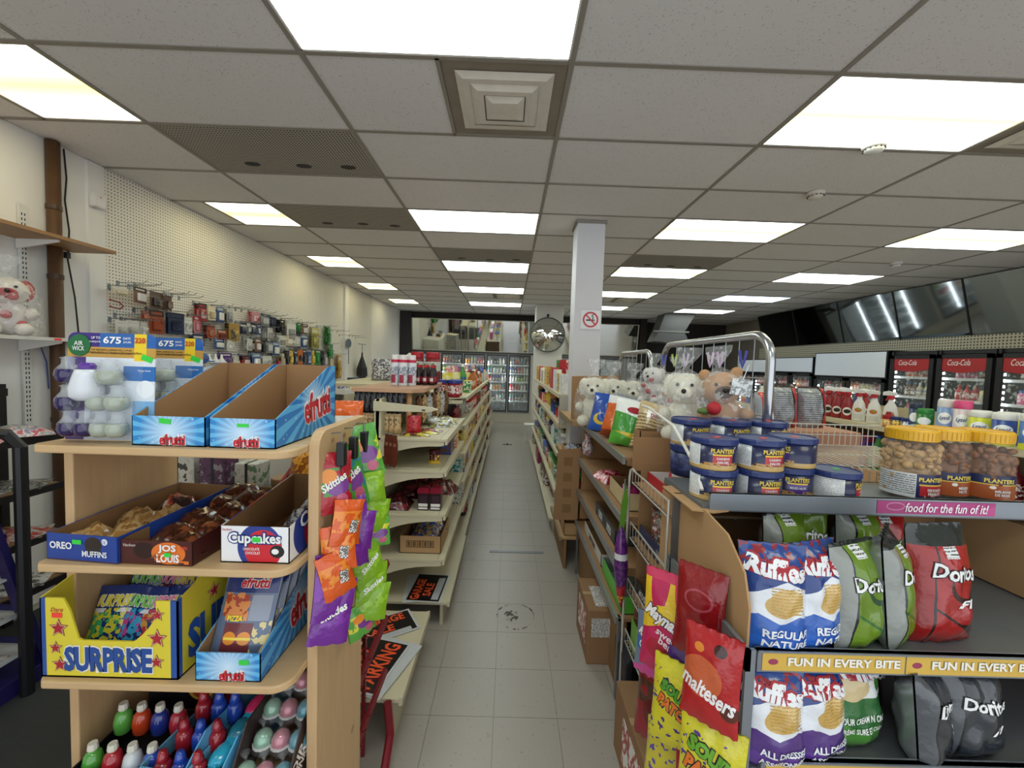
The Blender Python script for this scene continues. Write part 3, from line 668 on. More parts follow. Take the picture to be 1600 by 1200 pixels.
fill('y', 4.65, 6.2, -.41, ZT, 'R', [('bottle', 'amber', .075, .22, 4), ('bottle', 'orange', .075, .23, 4), ('bottle', 'brown', .08, .22, 3), ('jar', 'orange', .08, .19, 3)], 'on the top left shelf', GL, rows=2, rowstep=.1)
fill('y', 6.25, 8.0, -.41, ZT, 'R', [('jar', 'silver', .085, .2, 5), ('jar', 'white', .08, .19, 3), ('bottle', 'cream', .07, .22, 4)], 'far along the top left shelf', GL, rows=2, rowstep=.1)
fill('y', 4.9, 7.9, -.66, ZT, 'R', [('box', 'white', .16, .27, 2), ('box', 'pink', .14, .26, 2), ('box', 'blue', .13, .27, 2), ('box', 'cream', .14, .24, 2)], 'at the back of the top left shelf', GL)
gondola('short low shelving at the far end of the left run', 1, 8.2, 10.6, -.86, [(.14, -.4), (.45, -.42), (.78, -.42)], 1.0, group='beige shelving left of the aisle')
for k, z in enumerate((.14, .45, .78)): fill('y', 8.25, 10.5, -.45, z, 'R', [random.choice([('bottle', 'red', .1, .27, 3), ('bag', 'white', .2, .26, 3), ('bottle', 'silver', .1, .27, 4), ('box', 'pink', .15, .25, 3)]) for _ in range(5)], f'on the {["base", "middle", "top"][k]} of the far low left shelving', GL)
# --- products on the near left bay
t = thing('sign_holder_arm', 'pale tapered shelf arm sticking out of the near upright', 'bracket', (-.83, 2.479, 1.40))
b = MB(); b.prism([(0, -.03), (.34, -.028), (.40, -.012), (.36, .002), (0, .03)], 'y', 0, .02); b.build('arm', CREAM, t); MB().box(.3, .32, -.004, 0, -.02, -.012).build('rivet', DARK, t)
TOPW = wood('honey_wood', '#c89c6c', '#b58555', axis=(1, 6, 6), knots=False)
t = thing('wooden_table_shelf', 'small wooden table board on dowel legs above the near beige bay', 'shelf', (0, 0, 0))
b = MB(); b.prism([(-1.02, 2.62), (-.63, 2.62), (-.56, 2.74), (-.62, 4.2), (-1.02, 4.2)], 'z', 1.475, 1.50); b.build('board', wood('pinkish_board', '#c9a184', '#b98d6e', axis=(1, 6, 6), knots=False), t)
for x, y in ((-.665, 2.7), (-.7, 3.48)): MB().lathe([(.014, 1.2), (.018, 1.22), (.02, 1.4), (.02, 1.476)], 12, (x, y, 0)).build('leg', TOPW, t, smooth=True)
MB().box(-1.02, -.99, 2.7, 4.1, 0.0, 1.476).build('back_leg', TOPW, t)
for i, (x, y) in enumerate(((-.84, 2.98), (-.775, 2.96), (-.72, 3.0), (-.83, 3.06), (-.76, 3.06))):
    t = thing('spray_can', f'white spray can with pink band, {["front left", "front centre", "front right", "rear left", "rear right"][i]} of the cluster', 'can', (x, y, 1.5005), group='white spray cans')
    MB().lathe([(.03, 0), (.032, .005), (.032, .165), (.024, .18)], 14).build('body', shapes('spraywhite', '#d8dbe0', [('blot', -.04, .04, .02, .14, 60, '#8d95a6'), ('rect', -.02, .012, .02, .08, '#a03550')]), t, smooth=True)
    MB().lathe([(.03, .165), (.03, .19)], 14).build('collar', mt('#c92a4f'), t); MB().lathe([(.026, .19), (.026, .222), (.02, .225)], 14).build('cap', mt('#e6e4e4'), t)
for i in range(6):
    x, y = -.70+.035*(i % 3)*1.5, 3.12+.1*(i//3)
    t = thing('sauce_bottle', f'dark red sauce bottle, {["front left", "front middle", "front right", "back left", "back middle", "back right"][i]} on the wooden board', 'bottle', (x, y, 1.5005), group='dark bottles on the wooden board')
    MB().lathe([(.022, 0), (.025, .01), (.025, .09), (.012, .125), (.011, .14)], 12).build('body', shapes('darkbot', '#231518', [('rect', -.03, .03, .02, .065, '#8c1f2c'), ('rect', -.012, .012, .03, .055, '#ddd3cf')]), t, smooth=True)
    MB().lathe([(.013, .135), (.013, .155)], 10).build('cap', mt('#c02430'), t)
for i, (x, y) in enumerate(((-.78, 3.42), (-.66, 3.45), (-.68, 3.66))):
    t = thing('jerky_jar', f'clear jar with red lid, {["left", "right", "rear"][i]} of the three on the wooden board', 'jar', (x, y, 1.5005), group='red lidded jars')
    MB().lathe([(.05, 0), (.056, .01), (.056, .19), (.045, .215)], 14).build('body', shapes('jerk', '#8a2a2a', [('rect', -.06, .06, .1, .18, '#c9cdc0'), ('blot', -.04, .04, .11, .17, 70, '#5d7a52')]), t, smooth=True)
    MB().lathe([(.05, .21), (.052, .215), (.052, .255), (.047, .26)], 14).build('lid', mt('#b31f2c'), t)
# hanging strips of socks / gloves under the board
for i in range(9):
    x = -.99+.036*i; o = one('bag', 'black', .05, .15, (x, 2.66, 1.325), .6, f'{ORD[i]} dark packaged item from left hanging under the wooden board', 'packet', 'hanging_packet'); o['group'] = 'dark hanging packets'
for i in range(9):
    x = -.99+.034*i; o = one('bag', 'tan', .045, .13, (x, 2.63, 1.205), .6, f'{ORD[i]} tan packaged strip from left in the lower row under the board', 'packet', 'hanging_packet'); o['group'] = 'tan hanging packets'
for i in range(7):
    o = one('bag', ('brown', 'tan', 'silver')[i % 3], .1, .2, (-.63+.015*i, 2.85+.1*i, 1.24), math.pi/2, f'{("brown", "tan", "silver")[i % 3]} nut packet, {ORD[i]} in the line hanging beside the dowel leg', 'packet', 'nut_packet'); o['group'] = 'hanging nut packets'
o = one('bag', 'red', .09, .12, (-.62, 2.66, 1.205), .2, 'small red and white packet behind the dowel leg', 'packet', 'nut_packet')
def flat_pack(name, label, x, y, z, w, l, h, cols, rz=0, cat='packet', group=None):
    b = MB(); n = 6; vs = []; fs = []
    for sg in (0, 1):
        o = len(vs)
        for j in range(n+1):
            for i in range(n+1):
                u, v = 2*i/n-1, 2*j/n-1; t = (1-abs(u)**3)*(1-abs(v)**4)
                vs.append((u*w/2, v*l/2, h*t*(.9+.2*math.sin(4*u+5*v)) if sg else .001))
        for j in range(n):
            for i in range(n):
                q = [o+j*(n+1)+i, o+j*(n+1)+i+1, o+(j+1)*(n+1)+i+1, o+(j+1)*(n+1)+i]; fs.append(q if sg else q[::-1])
    b.add(vs, fs); return tag(b.build(name, mprint(cols, 24, .22, seed=len(label) % 13, soft=True), None, (x, y, z), (0, 0, rz), True), label, cat, group)
for i, (x, y, r) in enumerate(((-.5, 3.0, .4), (-.48, 3.16, .2), (-.52, 3.3, .5), (-.58, 3.1, .1))):
    flat_pack('snack_packet', f'silver striped snack packet {["nearest", "second", "third", "innermost"][i]} in the pile on the top beige shelf', x, y, 1.2005+.02*(i == 3), .17, .12, .04, ['#8a8a80', '#d9dad4', '#3b3b36', '#c8c15a'], r, group='silver snack packets')
for i, (x, y) in enumerate(((-.6, 2.62), (-.56, 2.7), (-.55, 2.79))):
    flat_pack('candy_bar', f'{["lowest", "middle", "upper"][i]} silver wrapped bar near the front of the top beige shelf', x, y, 1.2005, .2, .07, .018, ['#d5d6d2', '#b13a3a', '#2a2a28', '#e0d24a'], .1, 'candy bar', 'wrapped bars')
t = lidtub('peanut_butter_tub', 'small yellow tub with dark red lid on the second beige shelf', -.49, 2.72, 1.0005, .036, .085, '#d8b63a', '#4e1420', '#5b2130', .03)
MB().lathe([(.042, 0), (.042, .012)], 18).build('foot_ring', mt('#dfb92e'), t)
fill('y', 2.95, 3.45, -.41, 1.0005, 'R', [('box', 'brown', .11, .16, 2), ('box', 'orange', .1, .15, 1), ('box', 'tan', .11, .15, 2)], 'on the second shelf of the near beige bay', 'boxes in the near beige bay')
for i in range(7):
    x, y = -.72+.043*i, (2.64 if i < 3 else 2.78)+.1*((i*2) % 5)
    flat_pack('chocolate_bag', f'glossy dark brown chocolate bag {["farthest left", "second from left", "third from left", "middle", "third from right", "second from right", "rightmost"][i]} on the third beige shelf', x, y, .7205+.03*(i % 3), .2, .17, .09, ['#2a0f14', '#4b1720', '#1d0b0f', '#7a2426'], .5*i, 'bag', 'chocolate bags on the third shelf')
for i, x in enumerate((-.53, -.45)):
    t = thing('cocoa_tin', f'black box with crimson lid and barcode, {["left", "right"][i]} of two on the third shelf', 'tin', (x, 2.6, .7205), group='crimson lidded tins')
    MB().box(-.034, .034, -.03, .03, 0, .115).build('body', shapes('cocoa', '#20121b', [('rect', -.03, .03, .008, .045, '#e5e1dc'), ('lines', -.03, .03, .01, .032, 1.2, '#3a3138'), ('rect', -.024, .024, .05, .1, '#3c2231')]), t)
    MB().prism([(-.038, .112), (.038, .112), (.038, .135), (.028, .15), (-.028, .15), (-.038, .135)], 'y', -.034, .034).build('lid', mt('#8f1733', .3), t)
def tray(name, label, x, y, z, w, d, h, mat, inner=None, th=.004, rz=0, front=None, cat='box', group=None, sides=None):
    """open box; front/side/back heights"""
    inner = inner or CARD; fh = front if front is not None else h; sh = sides if sides is not None else h
    t = thing(name, label, cat, (x, y, z), rz, group)
    MB().box(-w/2, w/2, -d/2, d/2, 0, th).build('base_panel', inner, t)
    MB().box(-w/2, w/2, -d/2, -d/2+th, 0, fh).build('front_panel', mat, t)
    MB().box(-w/2, w/2, d/2-th, d/2, 0, h).build('back_panel', [inner], t)
    for sgn in (-1, 1):
        a = sgn*w/2
        b = MB(); b.prism([(-d/2, 0), (d/2, 0), (d/2, h), (-d/2 + (d*.25 if fh < sh else 0), sh), (-d/2, fh)], 'x', min(a, a-sgn*th), max(a, a-sgn*th), 0)
        b.build('side_panel', mat, t)
    MB().box(-w/2+th, w/2-th, d/2-th-.001, d/2-th, th, h-.002).build('lining', inner, t)
    return t
t = tray('carton_tray', 'brown cardboard tray with printed barcode on the fourth beige shelf', -.545, 2.75, .4305, .27, .34, .115, CARDL)
b = MB(); b.box(-.09, .09, -.171, -.1705, .04, .085); b.build('barcode_panel', shapes('barc', '#a8845a', [('rect', -.09, .09, .04, .085, '#3c2a1c'), ('rect', -.086, .086, .044, .081, '#a8845a')] + [('rect', -.08+.012*k, -.08+.012*k+(.004 if k % 3 else .008), .047, .078, '#2f2118') for k in range(14)]), t)
for i in range(3):
    flat_pack('pasta_bag', f'blue and clear pasta bag, {["front", "middle", "rear"][i]} one in the cardboard tray', -.545+.01*i, 2.68+.075*i, .45+.022*i, .23, .16, .08, ['#1d3f93', '#2a58b4', '#b59a68', '#8d7647', '#1d3f93'], .1*i, 'bag', 'pasta bags in the tray')
# cardboard / plastic signs
def sign(label, x, y, z, w, l, rz, lines, rx=0, win=None):
    """flat printed sign lying down; local x = reading direction"""
    t = thing('printed_sign', label, 'sign', (x, y, z), group='black and orange printed signs', rot=(rx, 0, rz))
    MB().box(-w/2, w/2, -l/2, l/2, 0, .002).build('sheet', mt('#c3c6c9', .35), t)
    MB().box(-w/2+.012, w/2-.012, -l/2+.012, l/2-.012, .002, .0024).build('black_field', mt('#121113', .35), t)
    if win: MB().box(*win, .0024, .0028).build('blank_panel', mt('#b9bdc2', .35), t)
    for s_, tw, th, at in lines: text(s_, tw, th, mt('#ee5a32', .4), t, fn=lambda a, c, o: (a, c, .003+o), at=at, bold=.03)
    return t
sign('garage sale sign lying on the base deck of the near beige bay', -.50, 2.66, .158, .34, .235, 1.52, [('GARAGE', .24, .06, (-.03, .06)), ('SALE', .15, .055, (-.03, -.01))], win=(-.14, .12, -.095, -.05))
o = MB().box(-.17, .17, -.11, .11, 0, .0018).build('printed_sign', mt('#cfd2d4', .4), None, (-.545, 2.665, .1555), (0, 0, 1.72)); tag(o, 'white sign sheet underneath the garage sale sign on the base deck', 'sign')
sign('tilted garage sale sign at the back of the low deck', -.64, 2.14, .224, .34, .2, .55, [('GARAGE', .25, .06, (-.0, .05)), ('SALE', .16, .055, (-.03, -.025))], win=(-.13, .13, -.088, -.058))
sign('no parking sign lying on the low deck near the red rack', -.62, 1.87, .2305, .34, .25, 1.33, [('NO', .1, .075, (.02, .065)), ('PARKING', .29, .085, (0, -.045))])
o = MB().box(-.18, .18, -.13, .13, 0, .0018).build('printed_sign', mt('#bfc3c6', .4), None, (-.58, 1.87, .2275), (0, 0, 1.25)); tag(o, 'white sign sheet underneath the no parking sign', 'sign')
# --- right far run
RZ = [(.13, .46), (.42, .5), (.8, .51), (1.1, .51), (1.395, .51)]
FARR = gondola('long beige shelving run right of the aisle beyond the column', -1, 4.02, 8.2, .98, RZ, 1.5, group='beige shelving right of the aisle')
rw = ['base deck', 'second shelf', 'middle shelf', 'fourth shelf', 'top shelf']
RS = [[('bag', 'silver', .2, .16, 2), ('bag', 'dark red', .2, .17, 3), ('box', 'brown', .18, .17, 3), ('bag', 'orange', .18, .17, 3), ('box', 'red', .15, .18, 3)],
      [('can', 'white', .1, .15, 3), ('box', 'green', .1, .17, 3), ('can', 'yellow', .1, .15, 4), ('can', 'red', .09, .14, 4), ('can', 'silver', .09, .14, 4)],
      [('jar', 'silver', .1, .19, 3), ('jar', 'teal', .09, .2, 3), ('bottle', 'white', .09, .22, 3), ('bottle', 'navy', .09, .22, 4), ('jar', 'cream', .09, .19, 3), ('box', 'brown', .1, .2, 3)],
      [('box', 'pink', .1, .14, 3), ('tub', 'red', .1, .12, 3), ('tub', 'blue', .1, .16, 4), ('bag', 'orange', .14, .18, 3), ('bag', 'yellow', .14, .18, 4)],
      [('box', 'white', .09, .2, 3), ('box', 'yellow', .09, .2, 2), ('box', 'white', .09, .24, 3), ('box', 'red', .08, .26, 4), ('bag', 'amber', .14, .24, 4), ('box', 'tan', .1, .26, 3)]]
GR = 'groceries on the right shelving run'
for k in range(5): fill('y', 4.06, 8.15, RZ[k][1]+.03, RZ[k][0], 'L', RS[k], f'on the {rw[k]} of the right run', GR, rows=2 if k == 4 else 1, rowstep=.14)
MB().box(-.47, .0, -.012, .0, 1.1, 1.38).build('wire_end', mt('#b8b5a8', .5), FARR)
for i, (c, y) in enumerate((('green', 5.6), ('red', 5.2))):
    b = MB(); b.box(-.14, .14, -.05, .05, 0, .36, [0, 0, 1, 1, 1, 1]); tag(b.build('display_carton', [mt(PAL[c]), mprint([PAL[c], '#e8e2d4', PAL['red'], PAL[c]], 12)], None, (.8, y, 1.396), (0, 0, -.3)), f'tall {c} display carton at the back of the top right shelf', 'carton')
b = MB(); b.box(-.02, .1, 0, .0, .45, .46); 
t = thing('step_stool', 'white plastic step at the far end of the right run', 'stool', (.5, 8.5, 0))
MB().box(-.14, .2, 0, .3, .36, .4).build('seat', mt('#d8d6cf'), t, bevel=.01)
for x in (-.12, .16):
    for y in (.02, .25): MB().bar((x, y, 0), (x*.9, y, .36), .035).build('leg', mt('#cfcdc6'), t)
# ================================================================== PILLOW BAGS WITH PRINT
def bag_fn(w, h, t, seed=0, sag=.0):
    def fn(x, z, off=0.0):
        u = max(-1, min(1, 2*x/w)); v = max(-1, min(1, 2*z/h-1))
        b = max(0, 1-abs(u)**2.4)**.65*max(0, 1-abs(v+sag*.3)**4.5 if abs(v+sag*.3) < 1 else 0)
        y = t/2*b*(1-.25*sag*v) + b*.05*t*math.sin(7*u+seed)*math.sin(5*v+2*seed) + t*.13*b**.5*(abs(mnoise.noise(Vector((x*26/(w/.18), z*17/(w/.18), seed*3.1))))-.25) + .0022
        return y
    return fn
def pbag(name, label, loc, rot, w, h, t, mats, texts=(), cat='bag', group=None, seed=0, sag=.25, back=None, crimp=True, nx=16, ny=20):
    """mats: front print, back print; local x right, z up, front towards -y"""
    f = bag_fn(w, h, t, seed, sag); root = thing(name, label, cat, loc, group=group, rot=rot)
    for nm, sg, m in (('front_panel', -1, mats[0]), ('back_panel', 1, mats[-1])):
        vs, fs = [], []
        for j in range(ny+1):
            for i in range(nx+1):
                x, z = w*(i/nx-.5), h*j/ny
                zz = z
                edge = 1-.05*math.sin(math.pi*j/ny)*abs(2*i/nx-1)**3
                wv = .004*math.sin(i*2.1+seed) if j in (0, ny) else 0
                vs.append((x*edge, sg*f(x, z)+wv, zz))
        for j in range(ny):
            for i in range(nx):
                q = [j*(nx+1)+i, j*(nx+1)+i+1, (j+1)*(nx+1)+i+1, (j+1)*(nx+1)+i]; fs.append(q if sg < 0 else q[::-1])
        b = MB(); b.add(vs, fs); pn = b.build(nm, m, root, smooth=True)
        if sg < 0: front = pn
    for tx in texts:
        s_, tw, th, at, c = tx[:5]; k = tx[5] if len(tx) > 5 else {}
        k = dict(k); out = k.pop('outline', None)
        text(s_, tw, th, mt(c, .4, var=.02), front, fn=lambda x, z, o: (x, -f(x, z)-.0016-o, z), at=at, outline=mt(out, .4, var=.02) if out else None, **k)
    return root
# ================================================================== PINE DISPLAY UNIT
t = thing('pine_display_unit', 'pine shelf display unit with rounded shelves in the left foreground', 'display unit', (0, 0, 0))
PY0, PY1 = 1.04, 1.37
def rpoly(y0, y1, z1, r=.05):   # upright with rounded top front corner
    return [(y0, 0), (y1, 0), (y1, z1)] + [(y0+r-r*math.sin(a), z1-r+r*math.cos(a)) for a in [k*math.pi/12 for k in range(7)]]
b = MB(); b.prism(rpoly(PY0, PY1, 1.497), 'x', -.515, -.487); b.build('side_panel', PINEV, t, bevel=.003)
b = MB(); b.prism(rpoly(PY0, PY1, 1.497), 'x', -1.146, -1.122); b.build('side_panel', PINEV, t, bevel=.003)
SH = [1.462, 1.172, .880, .560]
for z in SH:
    pl = [(-1.13, .965), (-1.115, .95)] + [(-.565+.05*math.sin(a), 1.0-.05*math.cos(a)) for a in [k*math.pi/14 for k in range(8)]] + [(-.515, 1.36), (-1.122, 1.36), (-1.122, 1.045), (-1.13, 1.045)]
    b = MB(); b.prism(pl, 'z', z-.02, z); b.build('shelf', PINE, t, bevel=.004)
MB().box(-1.122, -.515, 1.355, 1.37, 1.172, 1.222).build('back_rail', PINE, t)
MB().box(-1.122, -.515, 1.362, 1.37, .2, 1.15).build('back_board', mt('#6e573b', .7), t)
for y in (1.12, 1.2, 1.28): 
    b = MB(); b.lathe([(.007, 0), (.007, .002)], 10); b.build('screw_plug', mt('#a07850'), t, (-.4868, y, 1.46), (0, math.pi/2, 0))
# --- blue fruit-candy boxes with sloping sides
LOGO_R, LOGO_W = mt('#c1202d', .4, var=.03), mt('#efeef0', .4, var=.02)
def ray_box(label, x0, x1, y0, y1, z, fh, bh, group='blue starburst candy boxes'):
    t = thing('candy_display_box', label, 'display box', ((x0+x1)/2, y0, z), group=group); w = x1-x0; d = y1-y0
    pf = shapes('rayF', '#2f86c9', [], rays=(0, .035, 22, '#5fb4e6'), rough=.4)
    ps = shapes('rayS', '#2a78c0', [], rays=(.19, .10, 22, '#58acdf'), rough=.4, axes='yz')
    fp = MB().box(-w/2, w/2, 0, .003, 0, fh).build('front_panel', pf, t)
    MB().box(-w/2, w/2, d-.003, d, 0, bh).build('back_panel', CARD, t)
    MB().box(-w/2, w/2, 0, d, 0, .003).build('base_panel', CARD, t)
    for sg in (-1, 1):
        pl = [(0, 0), (d, 0), (d, bh), (d*.86, bh), (.0, fh)]
        a = sg*w/2; so = MB().prism(pl, 'x', min(a, a-sg*.002), max(a, a-sg*.002)).build('side_panel', ps, t)
        MB().prism([(.002, .003), (d-.004, .003), (d-.004, bh-.001), (d*.86, bh-.001), (.002, fh-.001)], 'x', min(a-sg*.002, a-sg*.004), max(a-sg*.002, a-sg*.004)).build('lining', CARD, t)
        if sg > 0: text('efrutti', .16, .085, LOGO_R, so, fn=lambda u, v, o: (w/2+.001+o, .215+u, v), at=(0, .088), bold=.03, outline=LOGO_W, ow=.07, rot=.12)
    text('efrutti', .062, .027, LOGO_R, fp, at=(.01, .016), y=-.0012, bold=.03, outline=LOGO_W, ow=.11)
    return t
A = ray_box('left blue starburst candy box, empty, on the top pine shelf', -.908, -.732, .975, 1.31, 1.4625, .072, .2)
Bx = ray_box('right blue starburst candy box, empty, on the top pine shelf', -.722, -.562, .975, 1.31, 1.4625, .072, .2)
b = MB(); b.box(-.012, .016, -.002, -.001, 0, .012); b.build('price_tag', GREENT, A, (-.01, 0, .055), (0, .1, 0))
b = MB(); b.box(-.012, .016, -.002, -.001, 0, .008); b.build('price_tag', GREENT, Bx, (0, 0, .052))
# --- air freshener blister packs
def blister(label, x, y, z):
    t = thing('air_freshener_pack', label, 'blister pack', (x, y, z), group='air freshener multipacks', rot=(-.05, 0, .02)); w, h = .214, .268
    m = shapes('wick', '#dfe6ef', [('half', -1, 0, .062, '#4a3187'), ('rect', -.03, .11, .233, .27, '#2f66b0'), ('rect', -.11, -.03, .233, .27, '#3f2a7d'), ('rect', -.11, .11, .207, .233, '#c79a4a'), ('rect', .03, .11, .15, .187, '#2f6fb8'), ('ell', .085, .13, .022, .022, '#f0f5fa'), ('rect', .055, .11, .0, .1, '#7fb4de'),
                                    ('rect', .055, .085, .2, .268, '#f1cf2f'), ('lines', -.05, .05, .212, .228, 2, '#7a5a22')], rough=.25, coat=.4)
    pl = [(-w/2, 0), (w/2, 0)] + [(w/2-.018+.018*math.cos(a), h-.018+.018*math.sin(a)) for a in [k*math.pi/8 for k in range(5)]] + [(-w/2+.018-.018*math.sin(a), h-.018+.018*math.cos(a)) for a in [k*math.pi/8 for k in range(5)]]
    cd = MB().prism(pl, 'y', 0, .003).build('card', m, t)
    b = MB(); b.lathe([(.027, 0), (.027, .002)], 24); b.build('green_roundel', mt('#1f6a3a'), cd, (-.078, -.0003, .236), (math.pi/2, 0, 0))
    text('AIR', .022, .011, mt('#f0f2ee'), cd, at=(-.078, .241), y=-.0028); text('WICK', .03, .011, mt('#f0f2ee'), cd, at=(-.078, .228), y=-.0028)
    text('675', .044, .018, mt('#f2f4f6'), cd, at=(.002, .251), y=-.001, bold=.03); text('UP TO', .022, .006, mt('#f2f4f6'), cd, at=(-.038, .256), y=-.001); text("JUSQU'À", .028, .006, mt('#f2f4f6'), cd, at=(-.04, .246), y=-.001)
    text('DAYS', .018, .006, mt('#f2f4f6'), cd, at=(.038, .256), y=-.001); text('JOURS', .02, .006, mt('#f2f4f6'), cd, at=(.039, .246), y=-.001); text('220', .026, .014, mt('#c23a2a'), cd, at=(.07, .252), y=-.001, bold=.03)
    text('Essential Oils | Huiles Essentielles', .15, .008, mt('#6a4d1c'), cd, at=(-.0, .219), y=-.001)
    text('Crisp Linen', .03, .006, mt('#eef3f8'), cd, at=(.083, .176), y=-.001); text('5', .008, .014, mt('#eef3f8'), cd, at=(.08, .035), y=-.001)
    b = MB(); b.box(-.014, .014, -.0015, -.001, -.007, .007); b.build('price_tag', GREENT, cd, (.088, 0, .207), (0, .35, 0))
    lq = {'p': mt('#23104f', .12, coat=.6), 'c': mt('#a3ab9d', .1, coat=.6)}; cl = glass_like('blister_clear', '#dfe6ea', .3, .06, .2)
    for bx, bz, k, sc in ((-.078, .142, 'p', 1), (-.078, .074, 'p', .95), (-.072, .012, 'p', .9), (-.034, .012, 'p', .9), (.02, .14, 'c', 1.1), (-.005, .076, 'c', .95), (.04, .076, 'c', 1), (.004, .012, 'c', .9), (.042, .012, 'c', .95)):
        b = MB(); b.lathe([(.012*sc, 0), (.021*sc, .006), (.0245*sc, .018), (.023*sc, .03), (.0215*sc, .033)], 14); bo = b.build('refill', lq[k], t, (bx, -.026, bz), smooth=True)
        b = MB(); b.lathe([(.0215*sc, .033), (.015*sc, .042), (.012*sc, .046), (.012*sc, .058), (.016*sc, .06), (.005, .064)], 14); b.build('refill_neck', cl, bo, smooth=True)
    b = MB(); b.lathe([(.02, 0), (.032, .01), (.033, .03), (.026, .062), (.022, .075)], 16); dv = b.build('warmer', mt('#d9dde4', .25, coat=.4), t, (-.028, -.03, .1), smooth=True)
    b = MB(); b.lathe([(.016, .076), (.017, .085), (.012, .092)], 12); b.build('warmer_cap', mt('#5a2f92', .3), dv)
    # clear domed blister over the refills
    vs, fs, n = [], [], 10
    for j in range(n+1):
        for i in range(n+1):
            u, v = 2*i/n-1, 2*j/n-1
            vs.append((-.012+.09*u, -.054*(1-u**6)*(1-v**6)*(.92+.08*math.sin(9*u)*math.sin(8*v)), .1+.098*v))
    for j in range(n):
        for i in range(n): fs.append((j*(n+1)+i, j*(n+1)+i+1, (j+1)*(n+1)+i+1, (j+1)*(n+1)+i))
    b = MB(); b.add(vs, fs); b.build('blister', CLEAR, t, smooth=True)
    return t
blister('air freshener pack with purple and clear refills at the shelf front', -.998, 1.01, 1.4645)
blister('air freshener pack standing behind the first and half hidden', -1.016, 1.19, 1.4645)
# --- second pine shelf: three snack trays
Z2 = 1.1725
def litray(label, x, y, w, d, fh, bh, matf, mats_, rz=0, name='snack_tray', z=Z2):
    t = thing(name, label, 'snack box', (x, y, z), rz, 'open snack boxes on the middle pine shelf')
    fp = MB().box(-w/2, w/2, 0, .003, 0, fh).build('front_panel', matf, t)
    MB().box(-w/2, w/2, d-.003, d, 0, bh).build('back_panel', CARDD, t); MB().box(-w/2, w/2, 0, d, 0, .003).build('base_panel', CARDD, t); sp = None
    for sg in (-1, 1):
        a = sg*w/2; so = MB().prism([(0, 0), (d, 0), (d, bh), (0, fh)], 'x', min(a, a-sg*.002), max(a, a-sg*.002)).build('side_panel', mats_, t)
        MB().prism([(.003, .003), (d-.004, .003), (d-.004, bh-.001), (.003, fh-.001)], 'x', min(a-sg*.002, a-sg*.0035), max(a-sg*.002, a-sg*.0035)).build('lining', CARDD, t)
        if sg > 0: sp = so
    return t, fp, sp
WT = mt('#eceef0', .4, var=.02)
t, fp, sp = litray('blue muffin box filled with wrapped muffins on the middle pine shelf', -1.027, .968, .19, .36, .066, .085, shapes('oreo', '#1d3f93', [('ell', .03, .043, .023, .02, '#2a1c18'), ('half', 0, -1, -.012, '#1d3f93'), ('rect', .01, .05, .022, .034, '#2a2226'), ('ell', .06, .052, .008, .008, '#e9ecf2')]), mt('#1f4499', .4), rz=-.09)
text('OREO', .06, .018, WT, fp, at=(-.055, .038), bold=.03); text('MUFFINS', .066, .015, WT, fp, at=(.035, .021), bold=.02); text('12', .009, .007, mt('#1d3f93'), fp, at=(.06, .052))
b = MB(); b.box(-.012, .012, -.0018, -.001, -.005, .006); b.build('price_tag', GREENT, fp, (-.012, 0, .048))
for i, (x, y, zz) in enumerate(((-.06, .07, .02), (.02, .09, .022), (-.03, .17, .028), (.04, .2, .03), (-.02, .28, .035))):
    c = math.cos(-.09); s2 = math.sin(-.09); o = flat_pack('wrapped_muffin', f'film wrapped tan muffin {["front left", "front right", "centre left", "centre right", "rear"][i]} in the blue box', -1.027+x*c-y*s2, .968+x*s2+y*c, Z2+zz-.015, .1, .1, .055, ['#b38a58', '#a5793f', '#c9a873', '#8d6536'] if i < 4 else ['#1f2740', '#3a2a2a', '#c24a2a', '#d9d4c8'], .6*i, 'muffin', 'wrapped muffins')
t, fp, sp = litray('dark brown snack cake box with orange lettering patch on the middle pine shelf', -.842, .962, .178, .37, .06, .08, shapes('jos', '#4a1c18', [('ell', -.03, .035, .026, .02, '#2c120f'), ('ell', .03, .03, .042, .027, '#e0742a'), ('blot', -.02, .08, .004, .012, 40, '#e0742a')]), mt('#431a17', .4), rz=-.03)
text('JOS', .044, .021, WT, fp, at=(.028, .041), bold=.03, outline=mt('#e0742a'), ow=.08); text('LOUIS', .056, .02, WT, fp, at=(.03, .018), bold=.03, outline=mt('#e0742a'), ow=.08); text('SUPER', .018, .008, mt('#e34a3a'), fp, at=(.07, .045)); text('Vachon', .03, .007, mt('#cfc3bd'), fp, at=(-.065, .048), shear=.3)
b = MB(); b.box(-.008, .008, -.003, -.0022, -.005, .005); b.build('price_tag', GREENT, fp, (.03, 0, .027))
for i in range(8):
    y = .05+.042*i; flat_pack('wrapped_cake', f'brown film wrapped cake, number {["one", "two", "three", "four", "five", "six", "seven", "eight"][i]} from the front in the brown box', -.842+.03*(-1)**i+.03*y, .962+y, Z2+.02+.006*i, .11, .085, .035, ['#3a1a14', '#57271b', '#2a100d', '#8a4a2a'], .3+.4*i, 'snack cake', 'wrapped brown cakes')
cupm = shapes('cup', '#e9e9ec', [('ell', .012, .04, .055, .06, '#253a8a'), ('ell', .02, .034, .046, .05, '#c8202e'), ('ell', .055, .03, .018, .016, '#1d1518'), ('ell', .05, .03, .009, .007, '#efefef')])
t, fp, sp = litray('white cupcake box with blue and red print on the middle pine shelf', -.618, .985, .17, .34, .092, .13, cupm, shapes('cups', '#e9e9ec', [('ell', .13, .06, .11, .085, '#253a8a'), ('ell', .16, .05, .085, .07, '#c8202e')], axes='yz'))
